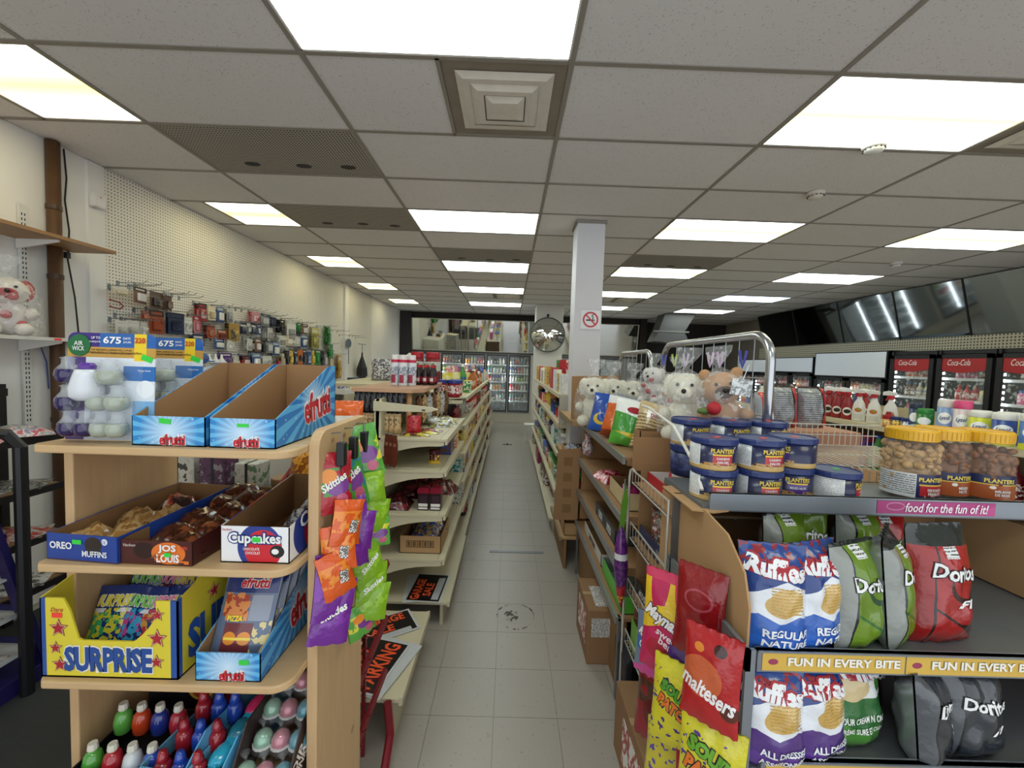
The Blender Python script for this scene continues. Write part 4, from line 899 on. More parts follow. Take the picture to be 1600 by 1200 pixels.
text('Cupcakes', .13, .035, WT, fp, at=(.0, .06), bold=.03, outline=mt('#1f2f7a'), ow=.08); text('CHOCOLATE', .04, .007, WT, fp, at=(-.008, .036)); text('CHOCOLAT', .036, .007, WT, fp, at=(-.004, .026)); text('Vachon', .024, .006, mt('#b8283a'), fp, at=(-.068, .084), shear=.3)
text('Cupcakes', .22, .052, WT, sp, fn=lambda u, v, o: (.0862+o, .16+u, v), at=(0, .082), bold=.03, outline=mt('#1f2f7a'), ow=.08)
b = MB(); b.box(-.01, .01, -.003, -.0022, -.006, .006); b.build('price_tag', GREENT, fp, (.005, 0, .06))
for i in range(3): flat_pack('wrapped_cupcake', f'silver and dark wrapped cupcake, {["front", "middle", "back"][i]} in the white box', -.59, 1.18+.06*i, Z2+.03+.012*i, .09, .08, .05, ['#8a8d93', '#c9ccd1', '#2a2528', '#e4e6e8'], .5*i, 'cupcake', 'wrapped cupcakes')
# --- third pine shelf: SURPRISE box and blue candy box
Z3 = .8805
t = thing('surprise_candy_box', 'yellow and blue candy display box with red stars on the third pine shelf', 'display box', (-.962, .965, Z3)); w, d, fh, bh = .335, .38, .2, .255
YEL = shapes('sury', '#dccb3a', [('half', -1, 0, .154, '#27509a'), ('half', 1, 0, .15, '#27509a')]); YELS = mt('#d6c437', .45, var=.05)
NB = '#234a93'
pts = [(-w/2, 0), (w/2, 0), (w/2, fh), (.115, fh)] + [(.115-.02*k/4-.035*(k/4)**2, fh-.035-.07*(k/4)) for k in range(5)] + [(-.045-.02, fh-.105)] + [(-.075-.02*k/4, fh-.1+.07*(k/4)) for k in range(5)] + [(-.11, fh), (-w/2, fh)]
fp = MB().prism(pts, 'y', 0, .004).build('front_panel', YEL, t)
for sg in (-1, 1):
    a = sg*w/2; so = MB().prism([(0, 0), (d, 0), (d, bh), (.2, bh), (0, fh)], 'x', min(a, a-sg*.003), max(a, a-sg*.003)).build('side_panel', shapes('surs', '#d6c437', [('half', -1, 0, -.014, '#27509a')], axes='yz') if sg > 0 else YELS, t)
    if sg > 0:
        text('SURPRISE', .34, .1, mt(NB), so, fn=lambda u, v, o: (w/2+.001+o, .2+u, v), at=(0, .075), bold=.05)
        ssd = so
MB().box(-w/2, w/2, d-.004, d, 0, bh).build('back_panel', YELS, t); MB().box(-w/2, w/2, 0, d, 0, .004).build('base_panel', CARD, t)
text('SURPRISE', .215, .064, mt(NB), fp, at=(-.002, .048), bold=.05, outline=mt('#eeeadb'), ow=.05)
def star(parent, fnp, r, cx, cz, nm='star'):
    for q, (rr, m) in enumerate(((r, mt('#8c1d2c')), (r*.86, mt('#e8dfae')), (r*.74, mt('#a8202f')))):
        P = [(cx+rr*(1 if k % 2 == 0 else .45)*math.sin(k*math.pi/5), cz+rr*(1 if k % 2 == 0 else .45)*math.cos(k*math.pi/5)) for k in range(10)]
        b = MB(); b.add([fnp(*p, .0006*q) for p in P]+[fnp(cx, cz, .0006*q)], [(10, (k+1) % 10, k) for k in range(10)]); b.build(nm, m, parent)
for cx, cz, r in ((-.122, .125, .025), (-.13, .075, .018), (-.12, .033, .022), (.12, .165, .018), (.118, .105, .026), (.116, .045, .02)): star(fp, lambda x, z, o: (x, -.001-o, z), r, cx, cz)
for cx, cz, r in ((.3, .19, .04), (.12, .16, .025), (.33, .13, .02)): star(ssd, lambda x, z, o: (w/2+.001+o, x, z), r, cx, cz)
text('Dare', .03, .01, mt('#b3202c'), fp, at=(-.125, .172), shear=.3); b = MB(); b.box(-.012, .012, -.002, -.001, -.006, .006); b.build('price_tag', REDT, fp, (-.125, 0, .158))
for i in range(10):
    px, py = -.09+.06*(i % 4)+.01*(i//4), .07+.09*(i//4)
    m = shapes('surpk%d' % (i % 3), '#1d3576', [('blot', -.06, .06, .0, .09, 45, ['#3fae6a', '#c84a9a', '#e0a23a'][i % 3]), ('blot', -.06, .06, .0, .1, 70, ['#d8d23a', '#39a8d8', '#c83a4a'][i % 3]), ('blot', -.06, .06, .09, .1, 30, '#e8eaf0')], rough=.2, coat=.5)
    pbag('candy_packet', f'shiny blue candy packet with mixed cartoon colours, {["row one far left", "row one left", "row one right", "row one far right", "row two far left", "row two left", "row two right", "row two far right", "row three left", "row three right"][i]} in the yellow box', (-.962+px, .975+py, Z3+.012+.016*(i//4)), (-.45, 0, .12*(-1)**i), .115, .155, .035, [m, m], [('SURPRISE', .09, .028, (0, .118), ['#e8d83a', '#7fd45a', '#f08ab0'][i % 3], {'bold': .04, 'outline': '#f0f0f2'})] if i < 8 else [], 'candy packet', 'blue candy packets', i, nx=8, ny=9)
t = ray_box('blue starburst candy box filled with gummy packets on the third pine shelf', -.752, -.592, .965, 1.3, Z3, .072, .2)
b = MB(); b.box(-.012, .012, -.002, -.001, -.006, .006); b.build('price_tag', GREENT, t, (.04, 0, .05))
gm = shapes('gummy', '#5a6a86', [('rect', -.07, .07, .165, .21, '#22316d'), ('rect', -.06, .005, .11, .16, '#a83f2c'), ('blot', -.06, .01, .1, .165, 50, '#d98a4a'), ('rect', .012, .062, .1, .16, '#8c93a4'), ('rect', -.045, .03, .03, .095, '#6d2c34'), ('ell', -.025, .06, .017, .015, '#e08a2a'), ('ell', .012, .06, .017, .015, '#e08a2a'), ('rect', -.04, .03, .056, .062, '#f0d44a'), ('blot', .03, .07, .02, .1, 60, '#d8c88a')], rough=.25, coat=.5)
for i in range(4):
    pbag('gummy_pack', f'gummy candy pack with burger and pizza pictures, {["front", "second", "third", "rear"][i]} one in the blue box', (-.672, .995+.05*i, Z3+.02+.004*i), (-.42, 0, 0), .15, .215, .03, [gm, gm], [('efrutti', .075, .026, (.01, .19), '#c1202d', {'bold': .03, 'outline': '#efeef0'}), ('PIZZA', .04, .013, (-.02, .105), '#f0e03a', {'bold': .03})] if i == 0 else [], 'candy packet', 'gummy packs', i*.3, nx=8, ny=9)
# --- fourth pine shelf: lollipop and candy toys
Z4 = .5605
t = thing('toy_candy_card', 'dark cartoon header card of ring candies on the lowest pine shelf', 'display card', (-.965, 1.2, Z4), rot=(-.12, 0, 0))
MB().prism([(-.12, 0), (.1, 0), (.1, .2), (-.02, .25), (-.12, .24)], 'y', 0, .004).build('card', shapes('rc', '#17151c', [('ell', .04, .1, .045, .045, '#d8b23a'), ('ell', .04, .1, .035, .038, '#b2452f'), ('ell', -.08, .1, .012, .017, '#8aa86a'), ('ell', -.05, .1, .012, .017, '#c87a6a'), ('ell', -.02, .1, .012, .017, '#8a9ac0'), ('rect', -.11, -.08, .135, .15, '#dcdcdc')]), t)
t = tray('candy_toy_tray', 'dark tray holding small candy toys on the lowest pine shelf', -.985, 1.08, Z4, .22, .2, .05, BLACK, BLACK)
RC = [('#4f9a3c', 'green'), ('#a8242e', 'red'), ('#c7ccd0', 'clear'), ('#2a4db0', 'blue'), ('#5fae4a', 'lime green'), ('#c4431f', 'orange red'), ('#22358c', 'navy'), ('#b3283a', 'crimson')]
for i, (c, nm) in enumerate(RC):
    x, y = -1.065+.052*(i % 4), 1.02+.085*(i//4)
    t = thing('ring_candy', f'{nm} capsule candy toy in the dark tray', 'candy toy', (x, y, Z4+.006+.035*(i//4)), group='capsule candy toys')
    MB().lathe([(.012, 0), (.021, .012), (.023, .04), (.018, .062), (.01, .07)], 12).build('capsule', mt(c, .12, coat=.7), t, smooth=True)
    MB().lathe([(.009, .07), (.012, .075), (.01, .09)], 10).build('cap', mt('#d9d6c8', .3), t)
t = tray('bubble_candy_tray', 'light blue tray with red and blue candy dips on the lowest pine shelf', -.83, 1.1, Z4, .13, .26, .075, mt('#6fb3d8', .4), mt('#b3202c'), rz=-.12)
for i in range(10):
    c, nm = (('#9c1f2b', 'red'), ('#2246a8', 'blue'))[0 if (i*7) % 10 < 6 else 1]
    x, y = -.865+.045*(i % 3)+.008*(i//3), 1.0+.06*(i//3)
    t = thing('dip_candy', f'{ORD[i]} candy dip pot counted from the front, {nm}, in the light blue tray', 'candy pot', (x, y, Z4+.012+.03*(i//3)), group=f'{nm} candy dip pots')
    MB().lathe([(.018, 0), (.022, .02), (.02, .05), (.012, .06)], 12).build('pot', mt(c, .15, coat=.6), t, smooth=True); MB().lathe([(.012, .06), (.014, .065), (.008, .088)], 10).build('cap', mt(c, .2, coat=.6), t, smooth=True)
t = tray('lollipop_tray', 'sky blue sloping box of cyan spoon candies on the lowest pine shelf', -.725, 1.1, Z4, .1, .28, .12, mt('#5ba6d2', .4), CARD, rz=-.15, front=.06)
for i in range(5):
    t = thing('spoon_candy', f'{["cyan", "cyan", "teal", "hot pink", "hot pink"][i]} spoon shaped candy, {["front", "second", "third", "fourth", "rear"][i]} in the sky blue box', 'candy', (-.735+.012*i, 1.0+.055*i, Z4+.045+.02*i), rot=(.35, 0, -.25), group='spoon candies')
    c = mt(('#1f9fc2', '#29aacc', '#1d7f96', '#d6316a', '#d6316a')[i], .15, coat=.7)
    MB().ball((0, -.03, .012), .034, 14, sx=.75, sz=.5).build('bowl', c, t, smooth=True); MB().box(-.014, .014, .0, .075, .004, .022).build('grip', c, t, bevel=.004); MB().box(-.01, .01, .02, .05, .0222, .0232).build('barcode', mprint(['#eeeeee', '#333333', '#eeeeee'], 200, stretch=(8, 1, 1)), t)
t = tray('egg_lollipop_box', 'brown box of wrapped pastel lollipops on the lowest pine shelf', -.598, 1.11, Z4, .15, .3, .15, mt('#3a2c2a', .5), CARDD, front=.05)
LB = text('DIP', .06, .03, mt('#e8e4e0'), t, fn=lambda u, v, o: (.0765+o, -.1+u, v), at=(0, .075), bold=.03, rot=.6); text('DUNK', .075, .03, mt('#e8e4e0'), t, fn=lambda u, v, o: (.0765+o, -.09+u, v), at=(0, .045), bold=.03, rot=.6)
EC = [('#8fb8a0', 'mint'), ('#c47f8d', 'rose'), ('#5f9fae', 'teal')]
for i in range(11):
    c, nm = EC[i % 3]; r, q = i//3, i % 3
    x, y = -.648+.048*q+.01*(r % 2), .995+.06*r
    t = thing('wrapped_lollipop', f'{nm} egg shaped lollipop in clear wrap, row {["one", "two", "three", "four"][r]} of the brown box', 'lollipop', (x, y, Z4+.02+.034*r), group=f'{nm} lollipops in the brown box')
    MB().ball((0, 0, .028), .025, 14, sz=1.1).build('egg', mt(c, .18, .2, coat=.7), t, smooth=True)
    MB().lathe([(.028, .0), (.029, .012), (.02, .052), (.004, .06), (.003, .07), (.012, .085)], 12).build('film', CLEAR, t, smooth=True)
    MB().lathe([(.027, .018), (.027, .024)], 14).build('waist_ring', mt('#d8d6d2', .3), t)
# --- candy bags hanging on the outside of the pine panel
SKC = {'red': '#a81c2c', 'orange': '#d9591c', 'purple': '#6d2190', 'green': '#3f9a34', 'lime': '#7fae22', 'mix': '#57a23c'}
for i, y in enumerate((1.115, 1.2, 1.29)):
    t = thing('peg_hook', f'black plastic peg clip, {["nearest", "middle", "farthest"][i]} of three on the pine panel', 'hook', (-.462, y-.02, 1.43), group='black clip hooks on the pine panel')
    MB().box(0, .022, -.012, .012, -.035, .03).build('clip', BLACK, t, bevel=.003); MB().tube([(.01, 0, .03), (.006, .01, .055), (-.024, .02, .05)], .002).build('wire', STEEL, t); MB().box(.004, .012, -.004, .004, -.1, -.03).build('strap', BLACK, t)
HB = [('red', -.47, 1.08, 1.267, .105, .165, 'red wrapped candy bag at the top of the nearest strip'), ('orange', -.437, 1.07, 1.184, .088, .12, 'orange candy bag, uppermost of the orange three'), ('orange', -.442, 1.06, 1.12, .088, .12, 'orange candy bag, middle of the orange three'), ('orange', -.432, 1.05, 1.06, .088, .12, 'orange candy bag, lowest of the orange three'), ('purple', -.455, 1.035, 1.0, .1, .17, 'large purple candy bag overlapping the lowest one'), ('purple', -.462, 1.03, .935, .1, .165, 'large purple candy bag at the bottom of the nearest strip'),
      ('green', -.45, 1.17, 1.247, .115, .19, 'green candy bag with rainbow print at the top of the middle strip'), ('purple', -.435, 1.16, 1.175, .085, .11, 'small purple bag below the green one, first'), ('purple', -.433, 1.15, 1.135, .085, .11, 'small purple bag below the green one, second'), ('purple', -.43, 1.14, 1.09, .085, .11, 'small purple bag below the green one, third'),
      ('mix', -.463, 1.27, 1.31, .12, .17, 'large green and yellow fruit candy bag highest on the farthest strip'), ('lime', -.438, 1.25, 1.235, .09, .1, 'lime green bag directly under the large fruit bag'), ('lime', -.429, 1.24, 1.15, .09, .1, 'lime green bag halfway down the farthest strip'), ('mix', -.423, 1.25, 1.1, .085, .09, 'green and yellow bag peeking out halfway down the farthest strip'), ('lime', -.424, 1.22, 1.0, .1, .13, 'lime green bag, third from the bottom'), ('lime', -.426, 1.21, .935, .1, .12, 'lime green bag, second from the bottom'), ('lime', -.429, 1.2, .89, .1, .11, 'lime green bag, lowest visible lime one'), ('mix', -.441, 1.19, .85, .09, .1, 'dark green bag at the very bottom of the strip')]
for i, (c, x, y, z, w, h, lb) in enumerate(HB):
    a = SKC[c]; its = [('half', 0, -1, -h*.10, a), ('blot', -w/2, w/2, h*.3, h*.75, 38, {'red': '#3f8f3a', 'orange': '#e9892e', 'purple': '#7d2fa3', 'green': '#2c7d8a', 'lime': '#93c233', 'mix': '#d9d23a'}[c])]
    if c in ('green', 'mix', 'red'): its += [('ell', w*.1, h*.45, w*.3, h*.16, '#7a3d8f'), ('ell', -w*.12, h*.62, w*.2, h*.12, '#e58a2a'), ('ell', w*.2, h*.22, w*.15, h*.1, '#c45a78')]
    m = shapes('hang%d' % i, a, its, rough=.22, coat=.5, wr=40)
    tx = [('Skittles', w*.7, h*.13, (0, h*.52), '#eef0e6', {'bold': .03, 'shear': .2, 'rot': .5})] if i in (0, 5, 6, 14, 15) else []
    r = pbag('candy_bag', lb, (x+(.022 if i > 9 else .004), y, z), (-.12, .22*math.sin(i*1.7), .7+.25*math.sin(i*2.3)), w, h, .028, [m, m], tx, 'candy bag', 'candy bags hanging on the pine panel', i*.7, nx=8, ny=9)
    if c == 'orange':
        b = MB(); b.box(-.011, .011, -.0008, 0, -.016, .016); b.build('price_label', mprint(['#eceae6', '#55504c', '#eceae6'], 120), r, (.012, -.017, h*.42), (0, .15, 0))
for i in range(3):
    t = thing('jerky_pack', f'long reddish brown meat stick pack, {["left", "middle", "right"][i]} of those hanging by the upright', 'packet', (-.74+.03*i, 2.475-.02*i, 1.03), group='reddish hanging packs'); MB().tube([(-.05-.03*i, .03+.02*i, .21), (.0, 0, .2)], .0025, 5).build('wire', STEEL, t)
    MB().prism([(-.014, .02), (.0, 0), (.015, .02), (.018, .14), (.01, .2), (-.01, .2), (-.017, .12)], 'y', -.006, .006).build('pack', mt('#5f2a1c', .25, coat=.4), t); MB().box(-.008, .008, -.007, -.006, .13, .15).build('label', mt('#8a5a3a'), t)
# ================================================================== RIGHT: CHIP END CAP
EX0, EX1 = .64, 1.80
t = thing('snack_end_cap', 'cardboard lined snack end cap with metal price rails in the right foreground', 'display unit', (0, 0, 0)); END = t
b = MB(); b.prism([(1.6, 0), (1.6, 1.2), (1.43, 1.21), (1.25, 1.245), (1.12, 1.225), (1.03, 1.16), (1.0, 1.08), (1.0, .66), (.97, .6), (.97, 0)], 'x', EX0-.006, EX0); b.build('left_cardboard_side', CARDL, t)
b = MB(); b.prism([(1.62, 0), (1.62, 1.24), (1.3, 1.24), (1.0, 1.15), (.97, 0)], 'x', EX1, EX1+.006); b.build('right_cardboard_side', CARD, t)
b = MB(); b.box(EX0, EX1, 1.6, 1.606, 0, 1.24); b.build('back_cardboard', CARD, t)
b = MB(); b.box(EX1-.05, EX1, 1.28, 1.6, .96, 1.2); b.build('side_flap', CARDL, t)
LIPM = mt('#8d949c', .35, .55, var=.05, scale=4)
for z, y0, nm in ((1.252, 1.285, 'top'), (.955, 1.005, 'mid'), (.69, .965, 'low')):
    b = MB(); b.box(EX0, EX1, y0, 1.6, z-.02, z); sh = b.build('shelf', mt('#6d7074', .45, .3), t)
    zl = {'top': (z-.012, z+.042), 'mid': (z-.035, z+.022), 'low': (z-.03, z+.03)}[nm]
    b = MB(); b.box(EX0+.02 if nm != 'top' else .66, EX1, y0-.012, y0, zl[0], zl[1]); b.box(EX0+.02 if nm != 'top' else .66, EX1, y0-.016, y0+.004, zl[1]-.004, zl[1]); rl = b.build('price_rail', LIPM, sh)
    if nm == 'top':
        st = MB().box(1.2, 1.585, y0-.0135, y0-.0125, zl[0]+.006, zl[1]-.006).build('pink_strip', shapes('pinkstrip', '#b03a7d', [('ell', 1.26, 1.27, .03, .013, '#d58ab5'), ('ell', 1.26, 1.27, .027, .01, '#a82f72'), ('half', 1, -3, -2.25, '#bd4a8a')]), rl)
        text('food for the fun of it!', .27, .03, mt('#f3e9f0', .4), st, at=(1.425, 1.268), y=y0-.0145, bold=.02, shear=.2)
    else:
        xa = .672
        for q in range(3):
            x0, x1 = xa+.372*q, min(xa+.372*(q+1)-.004, EX1)
            st = MB().box(x0, x1, y0-.0135, y0-.0125, zl[0]+.005, zl[1]-.006).build('yellow_strip', shapes('ystrip%s' % nm, '#d8b250', [('ell', xa+.028, (zl[0]+zl[1])/2, .013, .008, '#9c3c5a'), ('ell', xa+.4, (zl[0]+zl[1])/2, .013, .008, '#9c3c5a'), ('ell', xa+.772, (zl[0]+zl[1])/2, .013, .008, '#9c3c5a')]), rl)
            if q < 2 or True:
                if x1-x0 > .3: text('FUN IN EVERY BITE', .29, .022, mt('#f4f0e4', .4), st, at=(x0+.21, (zl[0]+zl[1])/2+.002), y=y0-.0145, bold=.035, outline=mt('#9b8a6a'), ow=.02)
MB().box(EX0, EX1, .99, 1.6, .0, .1).build('base', DARK, t)
b = MB(); b.box(EX0-.03, EX0-.018, .96, 1.47, .945, 1.0); b.box(EX0-.03, EX0-.006, .96, .97, .6, 1.0); b.build('side_rail', LIPM, t)
b = MB(); b.box(.61, .7, 1.43, 1.44, 0, 1.24); b.build('corner_post', mt('#6b6e70', .4, .5), t)
b = MB(); b.prism([(.60, 1.52), (.6, 1.27), (.66, 1.25), (.72, 1.27), (.72, 1.55)], 'z', 1.236, 1.24); b.build('torn_flap', CARDL, t)
# --- chip bags
def rufm(n, lo, acc):
    return shapes('ruf' + n, '#dfe3ea', [('zig', .085, .02, .05, lo), ('half', -.5, 1, .185, '#173a80'), ('half', .45, 1, .2, '#193f86'), ('ell', .02, .14, .042, .034, '#d8b878'), ('ell', .0, .128, .034, .026, '#c9a45c'), ('zig', .03, .02, .05, acc), ('blot', -.1, .1, .2, .3, 45, '#8a1f2e', .56), ('lines', -.02, .062, .105, .175, 9, '#b8923f')], rough=.22, coat=.5, wr=26)
def dorm(n, base, low, side, acc):
    return shapes('dor' + n, base, [('half', 0, -1, -.06, low), ('half', .8, -1, .02, base), ('half', -.62, -1, -.07, low), ('half', -.62, -1, -.062, base) if n != 'g' else ('half', -.62, -1, -.062, '#6d8f22'), ('half', -1, .1, .066, '#16181a'), ('half', -1, .1, .071, side), ('half', 0, 1, .266, '#1d2420'), ('ell', .03, .165, .05, .05, acc), ('ell', .03, .18, .045, .05, base), ('rect', -.02, .02, .235, .265, '#dfe2e2'), ('lines', -.02, .02, .237, .263, 3, '#4a4a4a')], rough=.22, coat=.5, wr=26)
SILV = mt('#9a9ea2', .25, .6, var=.12)
RB, RB2 = rufm('b', '#2a5fb8', '#2a66c8'), rufm('b', '#2a5fb8', '#2a66c8'); RP = rufm('p', '#50307e', '#5a3590')
RG = shapes('rufg', '#2f6a35', [('half', 0, 1, .14, '#e0e4e4'), ('zig', .05, .03, .06, '#4c8a3a'), ('ell', -.03, .17, .05, .035, '#cdb98a'), ('ell', .045, .19, .03, .025, '#eef0ea'), ('ell', .06, .165, .02, .015, '#4b8a3c'), ('half', -.4, 1, .215, '#274a92')], rough=.22, coat=.5, wr=26)
DG = dorm('g', '#66861f', '#2f6a2a', '#8d928d', '#22482a'); DR = dorm('r', '#a3201f', '#2a1412', '#961c1b', '#3a1211'); DK = dorm('k', '#2b3038', '#22262c', '#4d5258', '#15171a')
WD = {'bold': .03, 'outline': '#15161a', 'ow': .05}
def ruf(label, x, y, z, w, h, m, words, rz=0, rx=-.1, seed=0):
    tx = [('Ruffles', w*.85, h*.17, (-.005, h*.8), '#e8eaee', {'bold': .05, 'shear': .15, 'rot': -.12, 'outline': '#a51f2f', 'ow': .09})]
    for q, wd in enumerate(words): tx.append((wd, w*.72, h*.075, (.02, h*(.22-.1*q)), '#e9edf2', {'bold': .03}))
    return pbag('chip_bag', label, (x, y, z), (rx, 0, rz), w, h, .1, [m, SILV], tx, 'chip bag', 'chip bags on the end cap', seed)
def dor(label, x, y, z, w, h, m, rz=0, rx=-.1, seed=0, f1=True, ry=0):
    tx = [('Doritos', w*.72, h*.13, (.01, h*.62), '#eceeee', dict(WD, rot=-.1))]
    if f1: tx.append(('F1', w*.28, h*.06, (.03, h*.36), '#e8e8ea', {'bold': .04, 'shear': .5}))
    return pbag('chip_bag', label, (x, y, z), (rx, ry, rz), w, h, .1, [m, SILV], tx, 'chip bag', 'chip bags on the end cap', seed)
ZM, ZLo = .9555, .6905
ruf('blue rippled chip bag at the left end of the middle chip shelf', 0.720, 1.035, ZM, .17, .275, RB, ['REGULAR', 'NATURE'], -.15, seed=1)
ruf('blue rippled chip bag second from the left on the middle chip shelf', 0.852, 1.055, ZM, .18, .275, RB, ['REGULAR', 'NATURE'], .3, -.12, seed=2)
dor('lime green chip bag with torn white sticker on the middle chip shelf', 0.975, 1.065, ZM, .185, .275, DG, .35, -.12, 3, False)
dor('lime green chip bag beside the red bag on the middle chip shelf', 1.100, 1.095, ZM, .18, .30, DG, .75, -.1, 4, False)
dor('red racing themed chip bag on the middle chip shelf', 1.232, 1.095, ZM, .195, .32, DR, .12, -.1, 5)
for i, (x, y, z, h, r, m, lb) in enumerate(((.93, 1.3, ZM, .27, .3, DG, 'lime green chip bag standing behind the blue bags'), (1.02, 1.36, ZM+.02, .28, -.2, DG, 'lime green chip bag behind the first lime bag'), (1.08, 1.46, ZM+.02, .26, .4, DG, 'lime green chip bag deepest in the middle shelf'), (1.2, 1.33, ZM+.0, .28, .2, DG, 'lime green chip bag peeking over the lime pair'), (1.29, 1.35, ZM+.0, .28, .0, DR, 'red chip bag standing behind the racing bag'), (1.34, 1.48, ZM+.0, .28, .5, DK, 'dark grey chip bag at the back of the middle shelf'), (1.14, 1.5, ZM+.01, .28, 0, RB, 'blue chip bag at the back of the middle shelf'))):
    if m in (RB,): ruf(lb, x, y, z, .18, h, m, [], r, seed=10+i)
    else: dor(lb, x, y, z, .18, h, m, r, -.05, 10+i, False)
ruf('purple rippled chip bag at the left end of the lowest chip shelf', 0.699, 0.985, ZLo, .17, .24, RP, ['ALL DRESSED', 'ASSAISONNÉES'], -.1, seed=21)
ruf('larger purple rippled chip bag second on the lowest chip shelf', 0.827, 1.005, ZLo, .19, .24, RP, ['ALL DRESSED', 'ASSAISONNÉES'], .25, seed=22)
pbag('chip_bag', 'green sour cream chip bag on the lowest chip shelf', (.96, 1.045, ZLo), (-.1, 0, .2), .19, .24, .085, [RG, SILV], [('Ruffles', .15, .04, (0, .205), '#e8eaee', {'bold': .05, 'rot': -.12, 'outline': '#a51f2f', 'ow': .09}), ('SOUR CREAM N ONION', .155, .017, (.005, .088), '#e9eee6', {'bold': .02}), ('CRÈME SURE ET OIGNON', .155, .017, (.005, .062), '#e9eee6', {'bold': .02})], 'chip bag', 'chip bags on the end cap', 23)
dor('almost black chip bag tucked in shadow on the lowest chip shelf', 1.040, 1.135, ZLo, .18, .24, dorm('x', '#141416', '#101012', '#1c1c1f', '#3a2016'), .1, -.05, 24, False)
dor('dark grey racing themed chip bag, turned sideways, on the lowest chip shelf', 1.137, 1.015, ZLo, .175, .24, DK, .65, -.1, 25)
dor('dark grey racing themed chip bag at the right end of the lowest chip shelf', 1.260, 1.025, ZLo, .19, .24, DK, .1, -.1, 26)
# --- nut cans
def nutcan(label, x, y, z, kind, rz=.35, r=.075, h=.104, sticker=None):
    t = thing('nut_can', label, 'can', (x, y, z), rz, 'navy nut cans'); c2 = {'cashew': '#b3262f', 'mixed': '#4d2f86', 'plain': '#1b2450'}[kind]
    m = shapes('nut' + kind, '#1a2148', [('half', 0, -1, -.018, '#c9a868'), ('rect', -.02, .043, .02, .05, c2), ('rect', -.02, .043, .05, .0555, '#e0b93a'), ('blot', -.05, .055, .012, .026, 90, '#b98d4a'), ('rect', -.08, -.054, .012, .082, '#d9dbdc'), ('lines', -.08, -.056, .016, .08, 11, '#a4a7ab')], rough=.3, coat=.3)
    MB().lathe([(r*.97, 0), (r*.985, .004), (r*.985, h-.02)], 28).build('body', m, t, smooth=True)
    ld = MB().lathe([(r*1.0, h-.02), (r*1.03, h-.018), (r*1.03, h-.005), (r*1.0, h), (r*.94, h), (r*.93, h-.003)], 28).build('lid', mt('#24346b', .35, var=.04), t)
    cyl = lambda u, v, o: (math.sin(u/r)*(r*.985+.0008+o), -math.cos(u/r)*(r*.985+.0008+o), v)
    text('PLANTERS', .078, .0145, mt('#e6c84a', .4), t, fn=cyl, at=(.012, .066), bold=.03)
    if kind == 'cashew': text('CASHEWS', .042, .008, mt('#eee', .4) if False else WT, t, fn=cyl, at=(.012, .041), bold=.02); text('HALVES', .036, .008, WT, t, fn=cyl, at=(.012, .029), bold=.02)
    if kind == 'mixed': text('MIXED NUTS', .05, .008, WT, t, fn=cyl, at=(.012, .038), bold=.02)
    b = MB(); b.box(-.012, .012, -.009, .009, h-.0025, h-.0015); b.build('price_sticker', mt(sticker or '#e8504a', .5), t, (.01, 0, 0), (0, 0, .3))
ZC = 1.2525
nutcan('navy cashew can lower left at the front of the end cap', .72, 1.38, ZC, 'cashew', -.2); nutcan('navy cashew can lower second from left at the front', .878, 1.385, ZC, 'cashew', -.1)
nutcan('navy mixed nut can lower third from left at the front', 1.025, 1.44, ZC, 'mixed', -.35); nutcan('single navy can with green sticker right of the stacks', 1.16, 1.40, ZC, 'cashew', .55, sticker='#39c23f')
nutcan('navy cashew can stacked upper left at the front', .715, 1.38, ZC+.105, 'cashew', -.2); nutcan('navy cashew can stacked upper second from left', .88, 1.385, ZC+.105, 'cashew', -.05); nutcan('navy can turned to its barcode, stacked upper third from left', 1.035, 1.445, ZC+.105, 'mixed', -1.35)
for i, x in enumerate((.76, .925, 1.075)):
    lidtub('navy_can', f'navy can hidden under the {["left", "middle", "right"][i]} rear can', x, 1.66, ZC, .075, .13, '#1a2148', '#24346b', '#2c3870', cat='can')
    nutcan(f'navy nut can in the rear row, {["left", "middle", "right"][i]}', x, 1.66, ZC+.1305, 'cashew' if i == 0 else 'mixed', .05)
